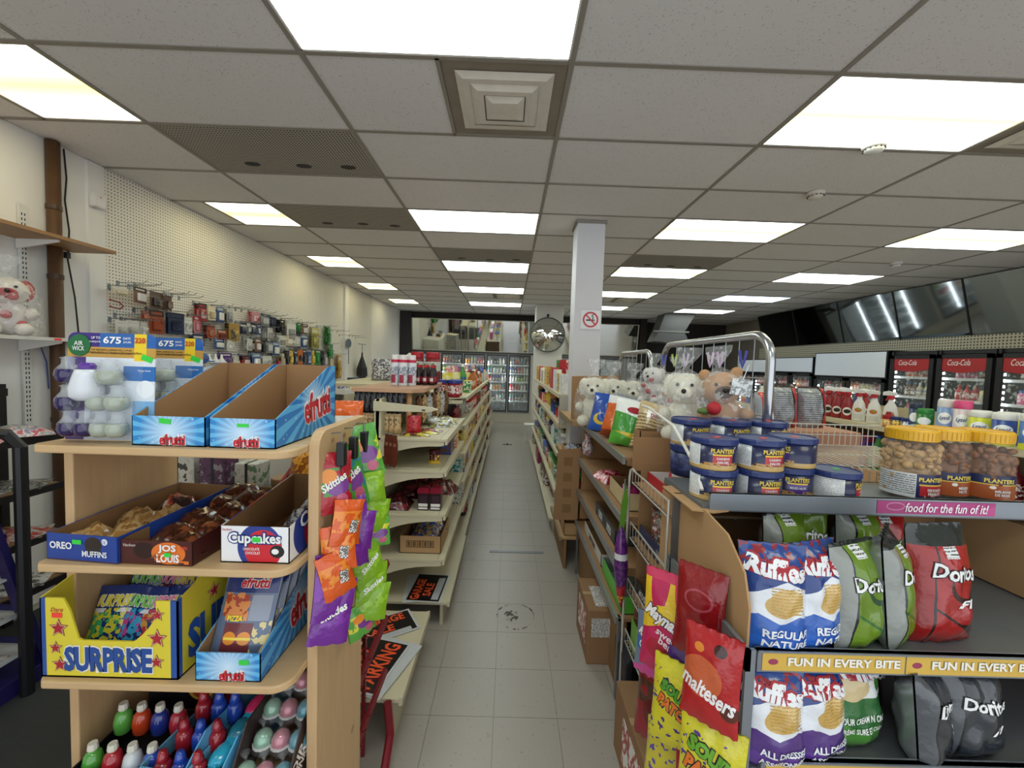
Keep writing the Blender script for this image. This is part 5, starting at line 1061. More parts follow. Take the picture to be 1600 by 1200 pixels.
# --- peanut jars
s = NT('peanut_skin'); v = s.n('ShaderNodeTexVoronoi'); v.inputs['Scale'].default_value = 60; s.l(s.obj(), v.inputs['Vector'])
NUT = s.fin(s.mix(v.outputs['Distance'], lin('#c9a673'), lin('#8f6a3c')), .5)
NUTB = mt('#7d4f2c', .5, var=.3, scale=60)
def nutjar(label, x, y, z, lab, l1, l2, rz, nm):
    t = thing('peanut_jar', label, 'jar', (x, y, z), rz, 'clear nut jars with yellow lids'); r, h = .082, .25; rnd = random.Random(len(label))
    cyl = lambda u, v_, o: (math.sin(u/r)*(r+.0022+o), -math.cos(u/r)*(r+.0022+o), v_)
    b = MB()
    for k in range(150):
        a = rnd.uniform(0, 6.283); rr = r*.86*(1 if k < 105 else rnd.random()); zz = rnd.uniform(.012, .185) if k < 130 else rnd.uniform(.17, .19)
        b.ball((rr*math.cos(a), rr*math.sin(a), zz), rnd.uniform(.011, .014), 7, sx=rnd.uniform(.8, 1.3), sy=rnd.uniform(.8, 1.3), sz=rnd.uniform(.7, 1.2))
    b.lathe([(r*.8, .004), (r*.82, .175)], 14); o = b.build('nuts', nm, t, smooth=True); o['kind'] = 'stuff'
    MB().lathe([(r*.93, 0), (r, .008), (r, .1), (r*1.02, .105), (r*1.02, .112), (r, .118), (r, .18), (r*.96, .198), (r*.84, .208), (r*.84, .215)], 28).build('glass_body', JARG, t, smooth=True)
    b = MB(); n = 22; vs = []; fs = []
    for k in range(n+1):
        a = -1.75+3.5*k/n
        for zz in (.012, .096): vs.append((math.sin(a)*(r+.0016), -math.cos(a)*(r+.0016), zz))
    for k in range(n): fs.append((2*k, 2*k+2, 2*k+3, 2*k+1))
    b.add(vs, fs); b.build('label', lab, t, smooth=True)
    ld = MB().lathe([(r*.86, .208), (r*.9, .21), (r*.9, .244), (r*.86, .249), (r*.8, .249), (r*.79, .246)], 30).build('lid', mt('#e0ab1e', .35, var=.05), t)
    b = MB()
    for k in range(36):
        a = k*math.pi/18; b.box(r*.9*math.cos(a)-.001, r*.9*math.cos(a)+.001, r*.9*math.sin(a)-.001, r*.9*math.sin(a)+.001, .213, .24)
    b.build('lid_ribs', mt('#c8951a', .4), ld)
    text('PLANTERS', .085, .015, mt('#e8cf5a', .4), t, fn=cyl, at=(.02, .078), bold=.03)
    for q, l in enumerate(l1): text(l, l2[q], .010, WT, t, fn=cyl, at=(.028, .042-.013*q), bold=.03)
LP = shapes('jarlab1', '#1b2450', [('half', -1, 0, .028, '#d4d6d6'), ('lines', -.1, -.03, .02, .09, 9, '#6a6d70'), ('rect', -.018, .09, .02, .056, '#b0252e'), ('rect', -.02, .09, .056, .061, '#e4c04a')], rough=.3)
LB_ = shapes('jarlab2', '#a5552a', [('rect', -.1, .1, .066, .1, '#1b2450'), ('rect', -.1, .1, .0625, .066, '#e4c04a'), ('half', -1, 0, .072, '#d4d6d6'), ('ell', .0, .054, .009, .006, '#efe9df')], rough=.3)
nutjar('clear peanut jar with yellow lid and red label, leftmost of three', 1.485, 1.46, ZC, LP, ['DRY ROASTED', 'PEANUTS'], [.05, .045], -.2, NUT)
nutjar('clear mixed nut jar with yellow lid and brown label, middle of three', 1.635, 1.5, ZC, LB_, ['MIXED', 'NUTS'], [.034, .03], -.25, NUTB)
nutjar('clear mixed nut jar with yellow lid and brown label, rightmost of three', 1.765, 1.47, ZC, LB_, ['MÉLANGE', 'DE NOIX'], [.046, .044], -.5, NUTB)
# --- candy hanging on the left flank of the end cap
def side_bag(label, x, y, z, w, h, base, its, tx, rz=-.75, rx=-.08, ry=0, th=.04, seed=0):
    m = shapes('side%d' % seed, base, its, rough=.2, coat=.5, wr=36)
    return pbag('candy_bag', label, (x-.035, y, z), (rx, ry, rz), w, h, th, [m, m], tx, 'candy bag', 'candy bags hanging on the end cap flank', seed)
side_bag('pink and yellow sunburst berry candy bag, highest on the flank', .555, 1.22, .73, .165, .315, '#c2255a', [('half', -.5, 1, .16, '#e8c02e'), ('ell', -.03, .3, .03, .12, '#c2255a'), ('ell', .04, .31, .025, .11, '#d8384a'), ('half', 0, 1, .285, '#d43a63'), ('ell', .0, .185, .05, .03, '#eccb35'), ('ell', .02, .06, .03, .03, '#a3172f'), ('ell', -.03, .075, .028, .03, '#b01f38')],
         [('Maynards', .145, .05, (0, .165), '#f0eef0', {'bold': .04, 'shear': .2, 'rot': -.3, 'outline': '#3a1226'}), ('swedish', .1, .024, (.02, .12), '#f0e3ea', {'bold': .02, 'rot': -.3}), ('berries', .09, .024, (.025, .095), '#f0e3ea', {'bold': .02, 'rot': -.3})], -.72, seed=41)
side_bag('red malt ball candy bag on the flank next to the chips', .575, .99, .78, .14, .24, '#b01a1f', [('ell', -.02, .12, .05, .05, '#c8603a'), ('ell', .02, .2, .015, .015, '#3a1410'), ('ell', -.03, .19, .012, .012, '#e0862a'), ('ell', .05, .06, .02, .02, '#5a2418')], [('maltesers', .13, .04, (.0, .09), '#f2eeee', {'bold': .03, 'rot': -.25})], -.75, seed=42)
o = side_bag('dark red malt ball bag hanging behind the first malt bag', .60, 1.12, .86, .14, .26, '#8a141b', [('ell', 0, .17, .04, .03, '#b04a5a'), ('ell', 0, .17, .034, .024, '#8a141b')], [], -.8, seed=43)
side_bag('yellow sour candy bag with purple blots, left one', .555, 1.13, .575, .15, .25, '#d8cf2a', [('blot', -.08, .08, 0, .25, 50, '#4b2f7c', .6), ('half', 0, 1, .215, '#d8cf2a')], [('SOUR', .09, .035, (0, .165), '#4f9a2e', {'bold': .06, 'rot': -.3, 'outline': '#20182a'}), ('PATCH', .1, .035, (0, .12), '#e0762a', {'bold': .06, 'rot': -.3, 'outline': '#20182a'})], -.75, seed=44)
side_bag('yellow sour candy bag with purple blots, right one', .585, .985, .53, .16, .25, '#d9d033', [('blot', -.08, .08, 0, .25, 46, '#4f3a8c', .6), ('half', 0, 1, .215, '#d8cf2a')], [('SOUR', .11, .042, (0, .17), '#6aa82e', {'bold': .06, 'rot': -.25, 'outline': '#20182a'}), ('PATCH', .12, .042, (0, .115), '#e0762a', {'bold': .06, 'rot': -.25, 'outline': '#20182a'}), ('KIDS', .09, .034, (0, .07), '#3a9ac0', {'bold': .05, 'rot': -.25, 'outline': '#20182a'})], -.7, seed=45)
side_bag('dark cherry red candy bag hanging lowest at the aisle side', .555, 1.27, .45, .15, .30, '#861620', [('blot', -.08, .08, .12, .2, 30, '#4a2a1c'), ('ell', .0, .1, .04, .05, '#5f1018'), ('rect', -.05, .02, .22, .28, '#2a1c20')], [], -.8, seed=46)
side_bag('grey and pink gummies bag peeking from behind the pink bag', .545, 1.29, .66, .14, .2, '#6d7f9c', [('half', .5, -1, -.05, '#d84a9c'), ('rect', -.07, .07, .08, .12, '#3a6ab0')], [('JOLLY', .08, .026, (0, .15), '#eef0f4', {'bold': .04, 'rot': -.45}), ('RANCHER', .11, .026, (0, .12), '#eef0f4', {'bold': .04, 'rot': -.45}), ('GUMMIES', .1, .028, (0, .085), '#d8ecf4', {'bold': .04, 'rot': -.45})], -.85, seed=47)
side_bag('purple candy bag half hidden behind the yellow sour bag', .585, 1.15, .62, .13, .24, '#4b2a78', [('half', .4, -1, -.04, '#d8384a')], [], -.8, seed=48)
side_bag('red and gold candy bag at the bottom of the flank', .60, 1.05, .40, .15, .2, '#9c1820', [('ell', 0, .1, .05, .04, '#d8b23a')], [], -.75, seed=49)
side_bag('yellow and blue candy bag at the floor side of the flank', .565, 1.2, .36, .14, .2, '#cfc23a', [('blot', -.08, .08, 0, .2, 46, '#5a4a9c', .6)], [], -.8, seed=50)
for i, (y, z) in enumerate(((1.16, .95), (1.1, .86), (1.08, .80))):
    t = thing('bag_clip', f'yellow plastic bag clip, {["upper", "middle", "lower"][i]} on the flank', 'clip', (.565, y-.05, z-.03), rot=(0, .2, -.75), group='yellow bag clips')
    MB().prism([(-.014, -.03), (.012, -.034), (.016, .02), (.004, .036), (-.012, .024)], 'y', -.003, .003).build('clip_body', mt('#e0a01e', .4), t); MB().box(-.004, .004, -.006, -.003, -.03, .01).build('clip_spring', STEEL, t)
# ================================================================== RIGHT RUN: wire basket bay, metal bay, cardboard bay
t = thing('wire_basket_rack', 'white wire basket rack between the end cap and the grey metal bay', 'rack', (0, 0, 0))
WIRE = mt('#c9c7c0', .35, .4, var=.05)
for k, (z, hh) in enumerate(((1.145, .06), (.88, .075), (.62, .06), (.37, .06))):
    b = MB()
    b.tube([(.6, 1.45, z), (.6, 1.88, z)], .003); b.tube([(.6, 1.45, z+hh), (.6, 1.88, z+hh)], .004)
    for q in range(11): b.tube([(1.05, 1.46+.042*q, z), (.6, 1.46+.042*q, z), (.6, 1.46+.042*q, z+hh)], .002, 5)
    for x in (.7, .85, 1.0): b.tube([(x, 1.45, z), (x, 1.88, z)], .0025, 5)
    b.build('wire_shelf', WIRE, t)
    MB().box(.61, 1.05, 1.46, 1.87, z+.003, z+.007).build('cardboard_liner', CARDL if k == 0 else CARD, t)
b = MB(); b.tube([(.592, 1.9, 0.02), (.592, 1.9, 1.17), (.594, 1.895, 1.2), (.597, 1.87, 1.212), (.6, 1.84, 1.205)], .006, 8)
for z in (.95, 1.03, 1.1): b.tube([(.592, 1.9, z), (.575, 1.93, z), (.575, 1.94, z+.02)], .0025, 5)
b.build('bent_post', WIRE, t); MB().tube([(.6, 1.45, .0), (.6, 1.45, 1.21)], .005).build('post', WIRE, t)
MB().box(1.05, 1.056, 1.45, 1.9, 0, 1.25).build('back_board', CARDD, t); b = MB(); b.box(.64, 1.05, 1.885, 1.89, .2, 1.24); b.build('side_board', CARD, t)
# items in the wire baskets
o = tray('red_display_tray', 'open red candy tray with white inside in the upper wire basket', .74, 1.7, 1.1525, .16, .3, .055, mt('#b3202a', .4), mt('#d9d4cf'), rz=.0); 

side = shapes('redstand', '#b81f28', [('rect', -.03, .035, .06, .1, '#ece6e4'), ('blot', -.05, .05, 0, .06, 60, '#d8541f')])
b = MB(); b.prism([(-.05, 0), (.04, 0), (.05, .16), (-.03, .165)], 'y', -.012, .012); tag(b.build('chocolate_pack', side, None, (.75, 1.72, 1.158), (-.2, 0, -.5)), 'tall red chocolate pack standing in the red tray', 'packet')
b = MB(); b.box(.6, .9, 1.89, 1.895, 1.2, 1.36); tag(b.build('cardboard_divider', CARD), 'brown cardboard divider behind the red candy tray', 'cardboard')
o = tray('navy_carton', 'navy open carton with silver label in the second wire basket', .72, 1.67, .8875, .17, .36, .07, shapes('navyc', '#232a52', [('rect', -.15, -.03, .015, .05, '#8f969e'), ('lines', -.15, -.03, .018, .048, 3, '#30364f')], axes='yz'), CARDD)
for i in range(6):
    pbag('candy_packet', f'clear crinkled candy bag with reddish sweets, {["first", "second", "third", "fourth", "fifth", "sixth"][i]} along the navy carton', (.69+.03*(i % 2), 1.53+.055*i, .9), (0, .1*(-1)**i, -1.2), .11, .135, .05, [mprint(['#7c7876', '#a3a09d', '#5f5a58', '#a1402f', '#c9c6c2'], 34, .15, seed=i)]*2, (), 'candy packet', 'clear candy bags in the navy carton', i, nx=7, ny=8)
o = tray('black_carton', 'black open carton with white lettering in the third wire basket', .70, 1.7, .6275, .14, .3, .07, BLACK, CARDD)
MB().box(-.0715, -.0705, -.11, .1, .02, .05).build('white_print', mprint(['#17171a', '#d8d8d8', '#17171a'], 60), o)
for i in range(2): flat_pack('green_candy', f'{["left", "right"][i]} green wrapped candy bar in the black carton', .7+.01*i, 1.58+.07*i, .65, .05, .09, .05, ['#1f7a3f', '#2d9a52', '#17602f', '#cfe0d2'], .3, 'candy', 'green wrapped candies')
o = tray('green_carton', 'bright green open carton in the lowest wire basket', .69, 1.66, .3775, .16, .34, .14, shapes('footb', '#6aa62f', [('rect', -.12, -.02, .02, .12, '#d8dccf')], axes='yz'), CARDD)
text('FOOT', .12, .055, mt('#cfe0b8'), o, at=(.0, .07), y=-.172, bold=.02, rot=.2)
t = thing('spray_umbrella', 'folded purple red and green foil windmill hanging at the aisle edge', 'toy', (.565, 1.86, .55), rot=(.02, -.04, 0))
MB().lathe([(.004, 0), (.02, .06), (.034, .2), (.03, .3), (.018, .36), (.006, .4)], 10).build('folded_wrap', shapes('foil', '#6a2a7c', [('half', 0, -1, -.12, '#b3202f'), ('blot', -.05, .05, .1, .4, 40, '#4a1f63'), ('rect', -.05, .05, .24, .27, '#dcdce0'), ('blot', -.05, .05, .02, .06, 60, '#d8b23a')], rough=.2, coat=.5), t, smooth=True)
MB().prism([(-.012, .36), (.008, .36), (.03, .52), (.018, .6), (.0, .5)], 'y', -.006, .006).build('leaf_tail', mt('#5a8a2a', .3), t); MB().tube([(0, 0, .4), (.015, 0, .62)], .003).build('stick', STEEL, t)
# grey metal bay
GREYS = mt('#77797b', .4, .45, var=.06); GRAIL = mt('#9b9c9c', .35, .5, var=.05)
METAL = gondola('grey metal shelving bay right of the aisle with cardboard backing', -1, 1.96, 3.22, 1.06, [(.43, .585), (.69, .585), (.95, .585), (1.245, .585)], 1.26, CARD, CARDD, railmat=GRAIL, name='metal_shelving')
MB().box(-.47, -.46, .0, .03, 0, .43).build('leg', GREYS, METAL); MB().box(-.47, -.46, 1.23, 1.26, 0, .43).build('leg', GREYS, METAL)
MB().box(-.45, -.02, 1.25, 1.258, .45, 1.22).build('cardboard_end', CARD, METAL)
for i, (lb, x, y, rz, c, its) in enumerate((('blue cheese snack bag, farthest of the snack bags on the grey bay', .63, 2.72, -.5, '#1f4fae', [('half', 0, -1, -.1, '#2a5fc0'), ('ell', .0, .08, .05, .04, '#e8c23a'), ('ell', .01, .09, .035, .03, '#1f4fae')]), ('orange cheese snack bag behind the green one on the grey bay', .66, 2.48, -.45, '#d95f1f', [('ell', 0, .12, .03, .1, '#e98a4a'), ('half', 0, 1, .21, '#e4e4e4'), ('half', 0, -1, -.04, '#8a3a1f')]), ('silver backed snack bag between the blue and orange bags', .70, 2.62, -.8, '#8f949a', []), ('green and white chip bag on the grey bay', .66, 2.25, -.35, '#3f9a34', [('half', .2, 1, .17, '#eef0ee'), ('ell', .02, .2, .04, .02, '#a3202f'), ('half', 0, -1, -.07, '#e0c23a'), ('half', -.3, -1, -.05, '#58a83a')]), ('tan striped wrinkled chip bag nearest on the grey bay', .74, 2.12, -.25, '#cbb489', [('lines', -.1, .1, .0, .2, 11, '#7a5a34'), ('rect', -.045, .045, .17, .225, '#eee8dc'), ('ell', .02, .07, .02, .02, '#a3202f')]))):
    m = shapes('gb%d' % i, c, its, rough=.25, coat=.4, wr=30)
    pbag('snack_bag', lb, (x, y, 1.2465), (-.28, (.1, .16, .2, .14, .22)[i], rz), .18, .265, .12, [m, SILV], [('Old', .04, .022, (0, .212), '#a3202f', {'bold': .03, 'rot': .1}), ('Dutch', .06, .024, (.003, .186), '#a3202f', {'bold': .03, 'rot': .1})] if i == 4 else [], 'snack bag', 'snack bags on the grey metal bay', i)
for i, (x, y, c, nm) in enumerate(((.92, 2.75, ['#3a8a3a', '#57b04a', '#d8d8d0'], 'green'), (1.0, 2.45, ['#2a57b0', '#3a6ac8', '#9fb0d8'], 'blue'), (.9, 2.4, ['#6a6a70', '#b9bcc2', '#4a8a3a'], 'silver'), (1.0, 2.15, ['#1f4aa8', '#2a5fc8', '#c8d0e0'], 'royal blue'))):
    flat_pack('snack_bag', f'{nm} snack bag lying at the back of the grey bay top', x, y, 1.2465, .2, .2, .13, c, .5*i, 'snack bag', 'snack bags on the grey metal bay')
o = tray('open_carton', 'brown carton at the near end of the grey bay top', .78, 2.02, 1.2465, .25, .1, .13, CARD, CARDD)
flat_pack('licorice_bag', 'flat red candy bag on the third grey shelf', .7, 2.62, .951, .2, .26, .05, ['#b3202f', '#7d1420', '#d8486a', '#e9c9c4'], .2, 'candy bag')
o = tray('cream_carton', 'cream open carton holding a purple bag on the third grey shelf', .72, 2.2, .951, .2, .34, .09, mt('#c9b58a', .6), CARDD)
flat_pack('purple_bag', 'purple candy bag lying in the cream carton', .71, 2.2, .965, .16, .26, .06, ['#5b2a7a', '#a3286a', '#d8488a', '#3a1f5a'], .1, 'candy bag')
o = tray('grey_carton', 'dark grey open carton with white barcode on the second grey shelf', .74, 2.45, .691, .24, .5, .085, mt('#43464a', .5), CARDD)
MB().box(-.02, .1, -.2515, -.2505, .02, .06).build('barcode', mprint(['#e2e2e2', '#2a2a2c', '#e2e2e2'], 160, stretch=(6, 1, 1)), o)
for y in (-.1, .12): MB().box(-.1215, -.1205, y-.06, y+.04, .015, .06).build('side_label', mprint(['#cfd0d2', '#8d9095', '#d8d9da'], 60), o)
o = tray('white_carton', 'white edged shallow open carton on the lowest grey shelf', .74, 2.75, .431, .25, .55, .075, mt('#cfcdc6', .5), CARDD)
MB().box(-.1265, -.1255, -.1, .1, .02, .055).build('side_label', mprint(['#b9b4aa', '#4a4440', '#8a2a2a'], 50), o)
o = tray('green_shallow_carton', 'bright green shallow carton on the lowest grey shelf', .72, 2.2, .431, .22, .42, .09, mt('#5fb83f', .45), mt('#8f9596'))
# cardboard bay next to the column
CB = gondola('cardboard fronted shelving bay beside the white column', -1, 3.26, 3.98, 1.0, [(.27, .47), (.62, .5), (.9, .5), (1.24, .52)], 1.36, CARDL, CARDD, railmat=mt('#8f7b5a', .6), name='cardboard_shelving')
b = MB(); b.prism([(-.6, .42), (-.4, .42), (-.4, 1.02), (-.58, 1.0)], 'y', -.008, -.004); cp = b.build('slotted_cardboard', CARD, CB)
for k in range(4): MB().box(-.53, -.46, -.0095, -.008, .48+.13*k, .55+.13*k).build('hand_slot', CARDD, cp)
o = tray('foil_tray', 'open tray with crumpled blue foil packets in the cardboard bay', .62, 3.6, .901, .2, .35, .05, CARDL, CARDD)
for i in range(5): flat_pack('foil_packet', f'blue and silver crumpled foil packet, {["first", "second", "third", "fourth", "fifth"][i]} in the cardboard bay tray', .58+.03*(i % 3), 3.48+.06*i, .91+.01*(i % 2), .09, .09, .06, ['#3a6ab0', '#cfd4da', '#8f9aa8', '#2a3f70', '#e4e6e8'], .7*i, 'packet', 'foil packets')
b = MB(); b.box(-.05, .05, -.09, .09, 0, .09); tag(b.build('red_carton', mt('#8c1f26', .5), None, (.58, 3.4, .621), bevel=.003), 'small dark red carton on the second cardboard bay shelf', 'box')
o = tray('green_edge_carton', 'green edged carton on the second cardboard bay shelf', .6, 3.68, .621, .18, .3, .07, mt('#4fa83a', .5), CARDD)
for i, (y, c) in enumerate(((3.42, CARDL), (3.68, mt('#3a6a3c', .6)))): tray('deck_carton', f'{["brown", "dark green"][i]} open carton on the cardboard bay deck', .6, y, .271, .2, .24, .1, c, CARDD)
b = MB(); b.prism([(.52, 1.245), (.9, 1.245), (.9, 1.62), (.515, 1.60)], 'y', 3.3, 3.306); tag(b.build('cardboard_backer', CARD), 'upright brown cardboard behind the white bagged plush toys', 'cardboard')
t = thing('candle_jar_bag', 'clear bag of red and white candy hanging below the plush toys', 'bag', (.62, 3.06, 1.0)); MB().lathe([(.01, 0), (.04, .02), (.045, .08), (.02, .14), (.03, .17)], 10).build('film', mprint(['#d8d4d4', '#b9b4b6', '#8f4a52', '#e4e0e0'], 40), t, smooth=True); MB().tube([(0, 0, .15), (0, 0, .22)], .003).build('tie', STEEL, t)
# shipping cartons on the floor
def carton(label, x0, x1, y0, y1, h, labels):
    t = thing('shipping_carton', label, 'carton', (x0, y0, .0005)); w, d = x1-x0, y1-y0
    MB().box(0, w, 0, d, 0, h).build('box', mt('#8a6846', .8, var=.08, scale=6), t, bevel=.004); MB().box(-.001, w+.001, d*.46, d*.54, h, h+.001).build('tape', mt('#a58c66', .4), t)
    for (face, a, c, e, g, m) in labels:
        if face == 'f': MB().box(a, c, -.001, 0, e, g).build('label', m, t)
        elif face == 't': MB().box(a, c, e, g, h, h+.0012).build('label', m, t)
        else: MB().box(-.001, 0, a, c, e, g).build('label', m, t)
PAPER = mprint(['#dedcd6', '#4d4a46', '#e2e0da', '#8d8984'], 90, stretch=(1, 1, 2)); PAPR = mprint(['#dedcd6', '#a33b30', '#e4e2dc'], 14)
carton('brown shipping carton with white labels on the floor under the grey bay', .49, .80, 2.2, 2.55, .315, [('t', .05, .16, .04, .25, PAPER), ('t', .16, .19, .04, .25, mt('#a83a30')), ('f', .02, .13, .16, .27, PAPER), ('l', .06, .28, .08, .26, PAPR)])
carton('brown shipping carton with red striped label at the bottom of the right run', .52, .86, 1.3, 1.72, .3, [('l', .06, .3, .05, .24, PAPR), ('f', .1, .3, .1, .2, mt('#6d5236'))])
t = thing('black_bin', 'small black plastic bin between the two floor cartons', 'bin', (.60, 1.82, .0005)); MB().prism([(0, 0), (.2, 0), (.21, .3), (.2, .33), (.01, .33), (-.01, .3)], 'y', 0, .2).build('body', DARK, t, bevel=.01); MB().box(.02, .18, -.004, 0, .1, .28).build('front_panel', BLACK, t)
# ================================================================== CHROME HOOPS, PLUSH TOYS, BAGS ON THE RIGHT RUN
def hoop(label, x, y0, y1, z1, r):
    t = thing('chrome_hoop_frame', label, 'frame', (x, y0, 0), group='chrome hoop frames'); L = y1-y0
    P = [(0, 0, 1.0), (0, 0, z1-.12)] + [(0, .12-.12*math.cos(a), z1-.12+.12*math.sin(a)) for a in [k*math.pi/12 for k in range(1, 7)]] + [(0, L-.12+.12*math.sin(a), z1-.12+.12*math.cos(a)) for a in [k*math.pi/12 for k in range(0, 7)]] + [(0, L, 1.0)]
    MB().tube(P, r, 10).build('tube', CHROME, t, smooth=True)
    b = MB()
    for z in (1.5, 1.66): b.tube([(0, 0, z), (0, L, z)], .003, 5)
    for q in range(1, int(L/.12)): b.tube([(0, q*.12, 1.3), (0, q*.12, z1)], .0025, 5)
    b.build('grid_wires', STEEL, t); MB().box(-.012, .012, 0, .04, 0, 1.02).build('post', GREYS, t); MB().box(-.012, .012, L-.04, L, 0, 1.02).build('post', GREYS, t)
hoop('chrome hoop frame behind the nut cans', 1.09, 1.68, 2.86, 1.85, .019)
hoop('farther chrome hoop frame beyond the plush toys', 1.09, 3.1, 3.98, 1.82, .017)
FUR_W, FUR_T, FUR_B = mt('#d9d4c4', .95, var=.12, scale=60), mt('#bb8f66', .95, var=.10, scale=60), mt('#4a3326', .9)
FILM = glass_like('bag_film', '#f2f5f6', .12, .06)
def film(t, w, h, d, c=(0, 0, 0)):
    b = MB(); b.lathe([(.02, -.005), (.9, .02*h), (1.0, .2*h), (.98, .55*h), (.7, .8*h), (.12, .93*h), (.1, .95*h), (.4, 1.12*h), (.42, 1.2*h)], 12, c, 0, w/2, d/2)
    b.v = [(x+.006*math.sin(31*z+9*y), y+.006*math.sin(27*x+40*z), z) for x, y, z in b.v]
    b.build('clear_bag', FILM, t, smooth=True)
def plush(label, x, y, z, s, fur, muz, rz, kind, tilt=0, bag=True):
    t = thing('bagged_plush_toy', label, 'plush toy', (x, y, z), group='bagged plush toys', rot=(0, tilt, rz))
    MB().ball((0, 0, .1*s), .085*s, 14, sx=1, sy=.85, sz=1.15).build('body', fur, t, smooth=True)
    hd = MB().ball((0, -.02*s, .24*s), .075*s, 14, sx=1.1).build('head', fur, t, smooth=True)
    MB().ball((0, -.09*s, .225*s), .035*s, 10, sx=1.1, sy=.7, sz=.8).build('muzzle', muz, hd, smooth=True)
    MB().ball((0, -.118*s, .235*s), .011*s, 8).build('nose', BLACK, hd, smooth=True)
    for sg in (-1, 1):
        MB().ball((sg*.03*s, -.088*s, .262*s), .008*s, 8).build('eye', BLACK, hd, smooth=True)
        MB().ball((sg*.065*s, -.01*s, .305*s if kind == 'bear' else .25*s), (.026 if kind == 'bear' else .036)*s, 10, sy=.5, sz=1 if kind == 'bear' else 1.6).build('ear', muz if kind != 'bear' else fur, hd, smooth=True)
        MB().ball((sg*.085*s, -.05*s, .12*s), .032*s, 10, sx=.9, sy=1.5).build('arm', fur, t, smooth=True)
        MB().ball((sg*.055*s, -.08*s, .035*s), .038*s, 10, sy=1.5).build('leg', fur, t, smooth=True)
    if kind == 'bear':
        MB().ball((-.05*s, -.12*s, .16*s), .03*s, 10, mi=0).build('red_rose', mt('#b3202a', .6), t, smooth=True); MB().ball((-.085*s, -.11*s, .15*s), .02*s, 8, sx=1.6, sz=.8).build('leaf', mt('#5f7a3a', .6), t, smooth=True)
    if kind == 'valentine':
        for q in range(4): MB().ball((.05*s*math.cos(q*1.7), -.09*s, .06*s+.05*s*q), .022*s, 8).build('red_heart', mt('#b3202f', .6), t, smooth=True)
    if bag: film(t, .27*s, .36*s, .27*s)
    return t
def ribbon(label, x, y, z, c):
    t = thing('bag_ribbon', label, 'ribbon', (x, y, z), group='bag tie ribbons')
    for sg in (-1, 1): MB().prism([(0, 0), (sg*.012, .03), (sg*.022, .08), (sg*.01, .085), (sg*.002, .03)], 'y', -.002, .002).build('ribbon_tail', mt(c, .5), t)
plush('tan plush bear with a red rose in a clear bag behind the nut cans', 1.0, 1.83, 1.37, 1.0, FUR_T, FUR_B, -.35, 'bear', -.12)
plush('shaggy white plush toy in a clear bag beside the tan bear', .875, 1.98, 1.34, 1.05, FUR_W, mt('#e2dccb', .95), -.5, 'dog')
plush('white plush with red hearts in a clear bag, nearer of two', .975, 2.33, 1.42, .78, mt('#dcd8d4', .95, var=.08, scale=60), mt('#c9c4c0', .9), -.8, 'valentine')
plush('white plush with red hearts in a clear bag, farther of two', .93, 2.58, 1.46, .75, mt('#dcd8d4', .95, var=.08, scale=60), mt('#c9c4c0', .9), -.8, 'valentine')
plush('white plush dog in a clear bag at the left by the cardboard', .645, 3.02, 1.246, 1.15, FUR_W, mt('#e2dccb', .95), -.35, 'dog')
plush('white plush dog in a clear bag, middle of the far plush row', .80, 3.1, 1.246, 1.12, FUR_W, mt('#e2dccb', .95), -.2, 'dog')
plush('white plush dog in a clear bag, right of the far plush row', .93, 3.0, 1.246, 1.1, FUR_W, mt('#e2dccb', .95), -.3, 'dog')
for i, (y, c, nm) in enumerate(((1.85, '#3a3f9c', 'deep blue'), (2.05, '#b58fb8', 'lilac'), (2.15, '#c9b0c9', 'pale lilac'), (2.45, '#b79fc4', 'mauve'), (2.62, '#a9b84a', 'lime'), (2.8, '#4a55a8', 'blue'))): ribbon(f'{nm} bag ribbon tied on the chrome hoop', 1.07, y, 1.7, c)
t = thing('paper_tag', 'white paper gift tag hanging in front of the tan bear', 'tag', (.985, 1.7, 1.62), rot=(0, .15, -.2)); MB().box(-.04, .04, 0, .001, -.035, .035).build('card', mprint(['#e4e6e8', '#d6d8da', '#8f9496', '#e4e6e8'], 30), t); MB().tube([(.0, 0, .035), (.02, .03, .1)], .0015).build('string', WHITE, t)
# pink cardboard, red snack bags, wire tray
tag(MB().box(1.28, 1.92, 2.16, 2.55, .001, 1.375).build('large_carton', mt('#b98a70', .8, var=.05), bevel=.004), 'pinkish brown carton behind the wire tray', 'carton')
RW = shapes('redsnack', '#8f9499', [('half', 1, 0, .045, '#b3232b'), ('rect', .032, .046, 0, .4, '#1a1516'), ('lines', -.08, .03, .03, .2, 14, '#4b4e52'), ('half', 0, 1, .225, '#2a1c1e')], rough=.22, coat=.4, wr=26)
RW2 = shapes('redsnack2', '#b3232b', [('half', -1, 0, .05, '#8f9499'), ('half', 0, 1, .2, '#1c1516'), ('ell', .03, .06, .03, .03, '#e6e2e2')], rough=.22, coat=.4, wr=26)
pbag('snack_bag', 'red and silver snack bag turned to its back, left of two', (1.58, 2.3, 1.376), (-.1, 0, .2), .2, .25, .1, [RW, RW], (), 'snack bag', 'red and silver snack bags', 3)
pbag('snack_bag', 'red and silver snack bag turned to its back, right of two', (1.77, 2.33, 1.376), (-.08, 0, .1), .17, .235, .1, [RW, RW], (), 'snack bag', 'red and silver snack bags', 4)
pbag('snack_bag', 'smaller red snack bag leaning in front of the chrome hoop', (1.42, 2.22, 1.376), (-.1, 0, .5), .15, .2, .08, [RW2, RW2], (), 'snack bag', 'red and silver snack bags', 5)
t = thing('wire_tray', 'white wire shelf tray behind the navy cans and peanut jars', 'wire tray', (0, 0, 0))
b = MB(); 
for q in range(26): x = 1.2+.03*q; b.tube([(x, 2.12, 1.42), (x, 2.12, 1.31), (x, 1.66, 1.31), (x, 1.635, 1.295), (x, 1.632, 1.2)], .0024, 5)
b.build('cross_wires', WIRE, t)
b = MB()
